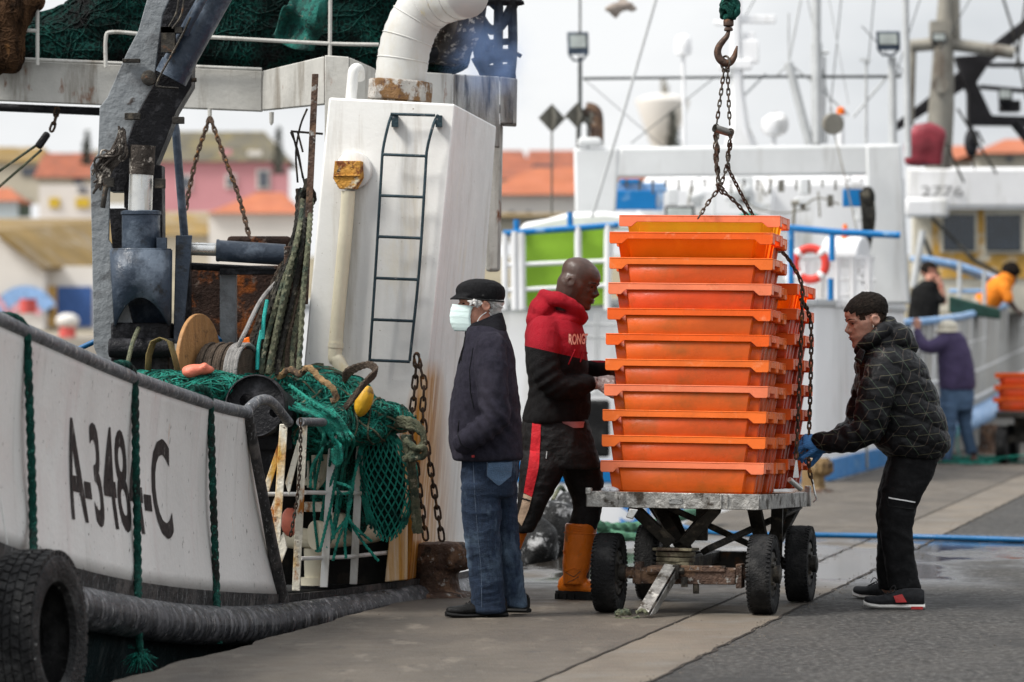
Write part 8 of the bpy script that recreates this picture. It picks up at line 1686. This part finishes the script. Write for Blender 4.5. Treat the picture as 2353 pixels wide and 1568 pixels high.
house('brown wall of a low store at the water behind the green panel', 1100, 1330, 497, 560, 150, 5, 'fcream', 'lichen', (1100, 1330, 490), 2)
house('row of orange roofs behind the white gantry beam', 1420, 1990, 412, 470, 260, 10, 'fcream', 'terra', (1440, 1980, 398), 4)
house('house with orange gable roof at the right edge', 2240, 2420, 352, 420, 170, 8, 'fcream', 'terra', (2310, 2400, 320), 6, wins=((2320, 366, 12, 12, 'fdark', 0),))
house('small orange roofed house beside the mast at right', 2176, 2235, 365, 420, 180, 8, 'fcream', 'terra', (2190, 2222, 335), 4)
# water tower shaped like a goblet
t = thing('water_tower', 'pale goblet shaped water tower behind the white gantry', 'water tower', P(1522, 345, 330)); b = MB(); sc_ = 1 / S(330)
b.lathe([(22 * sc_, -60 * sc_), (24 * sc_, 0), (30 * sc_, 10 * sc_), (62 * sc_, 100 * sc_), (60 * sc_, 106 * sc_), (36 * sc_, 114 * sc_), (14 * sc_, 118 * sc_)], P(1522, 335, 330), V((0, 0, 1)), 24); b.build('tank', 'fwhite', t); b = MB(); b.tube([P(1524, 218, 330), P(1524, 178, 330)], .2, 6); b.tube([P(1531, 216, 330), P(1531, 196, 330)], .2, 6); b.build('antenna', 'mastg', t)
def pine(lb, x, yt, yb, D, w_, seed):
    t = thing('tree', lb, 'tree', P(x, yb, D)); rg = random.Random(seed); s_ = 1 / S(D); b = MB(); b.tube([P(x, yb, D), P(x, yt, D)], [.25, .06], 7); b.build('trunk', 'mastg', t); b = MB(); H_ = (yb - yt)
    for k in range(420):
        f = rg.random() ** .8; y = yt + H_ * f; r = w_ * (.12 + .88 * f) * rg.uniform(.2, 1) * (.75 + .25 * math.sin(f * 42)); a = rg.uniform(0, 6.28); c_ = P(x + math.cos(a) * r, y, D) + V((0, math.sin(a) * r * s_, 0)); q = rg.uniform(.5, 1.4) * 3.0 * s_
        d = V((math.cos(a), math.sin(a), -.3)) * q * 1.8; e = V((-math.sin(a), math.cos(a), .4)) * q; b.quad(c_ - d - e * .3, c_ + d - e * .3, c_ + d * .9 + e, c_ - d * .7 + e)
    b.build('crown', 'bush', t, smooth=False)
pine('dark conifer in front of the pale water tower', 1546, 255, 350, 300, 26, 1); pine('faint conifer on the skyline right of the pink house', 640, 290, 400, 280, 20, 2); pine('faint conifer on the skyline left of the crane', 200, 300, 380, 330, 18, 3)
# small things on the far quay
b = MB(); b.lathe([(.42, 0), (.30, .05), (.26, .55), (.3, .6)], P(155, 778, 149.5), V((0, 0, 1)), 16); o = tag(b.build('far_bollard', 'mred'), 'red bollard with a white top on the far quay at left', 'bollard'); b = MB(); b.ell(P(155, 738, 149.5), (.42, .4, .28)); b.build('bollard_top', 'fwhite', o)
b = MB(); b.lathe([(.3, 0), (.3, .5)], P(65, 720, 149.6), V((0, 0, 1)), 14); b.build('far_drum', 'mred'); tag(COL.objects['far_drum'], 'red drum on the far quay in front of the mural', 'drum')
# seagull
t = thing('seagull', 'brown and white seagull flying above the trawler', 'bird', P(1420, 18, 45)); b = MB(); b.ell(P(1424, 16, 45), (.15, .07, .055), rot=Matrix.Rotation(-.15, 3, 'Y')); b.ell(P(1452, 20, 45), (.05, .04, .035)); b.tube([P(1458, 20, 45), P(1466, 22, 45)], [.014, .004], 6); b.tube([P(1400, 20, 45), P(1390, 22, 45)], [.04, .02], 6)
for pts in ([(1418, 10), (1440, 8), (1436, -30), (1422, -40)], [(1402, 16), (1432, 20), (1414, 44), (1398, 30)]): b.prism([P(x, y, 45 + .15 * (y < 0)) for x, y in pts], V((.02, .02, 0)))
link('body', remesh(b, 'gull', .012, 2), 'gull', t)
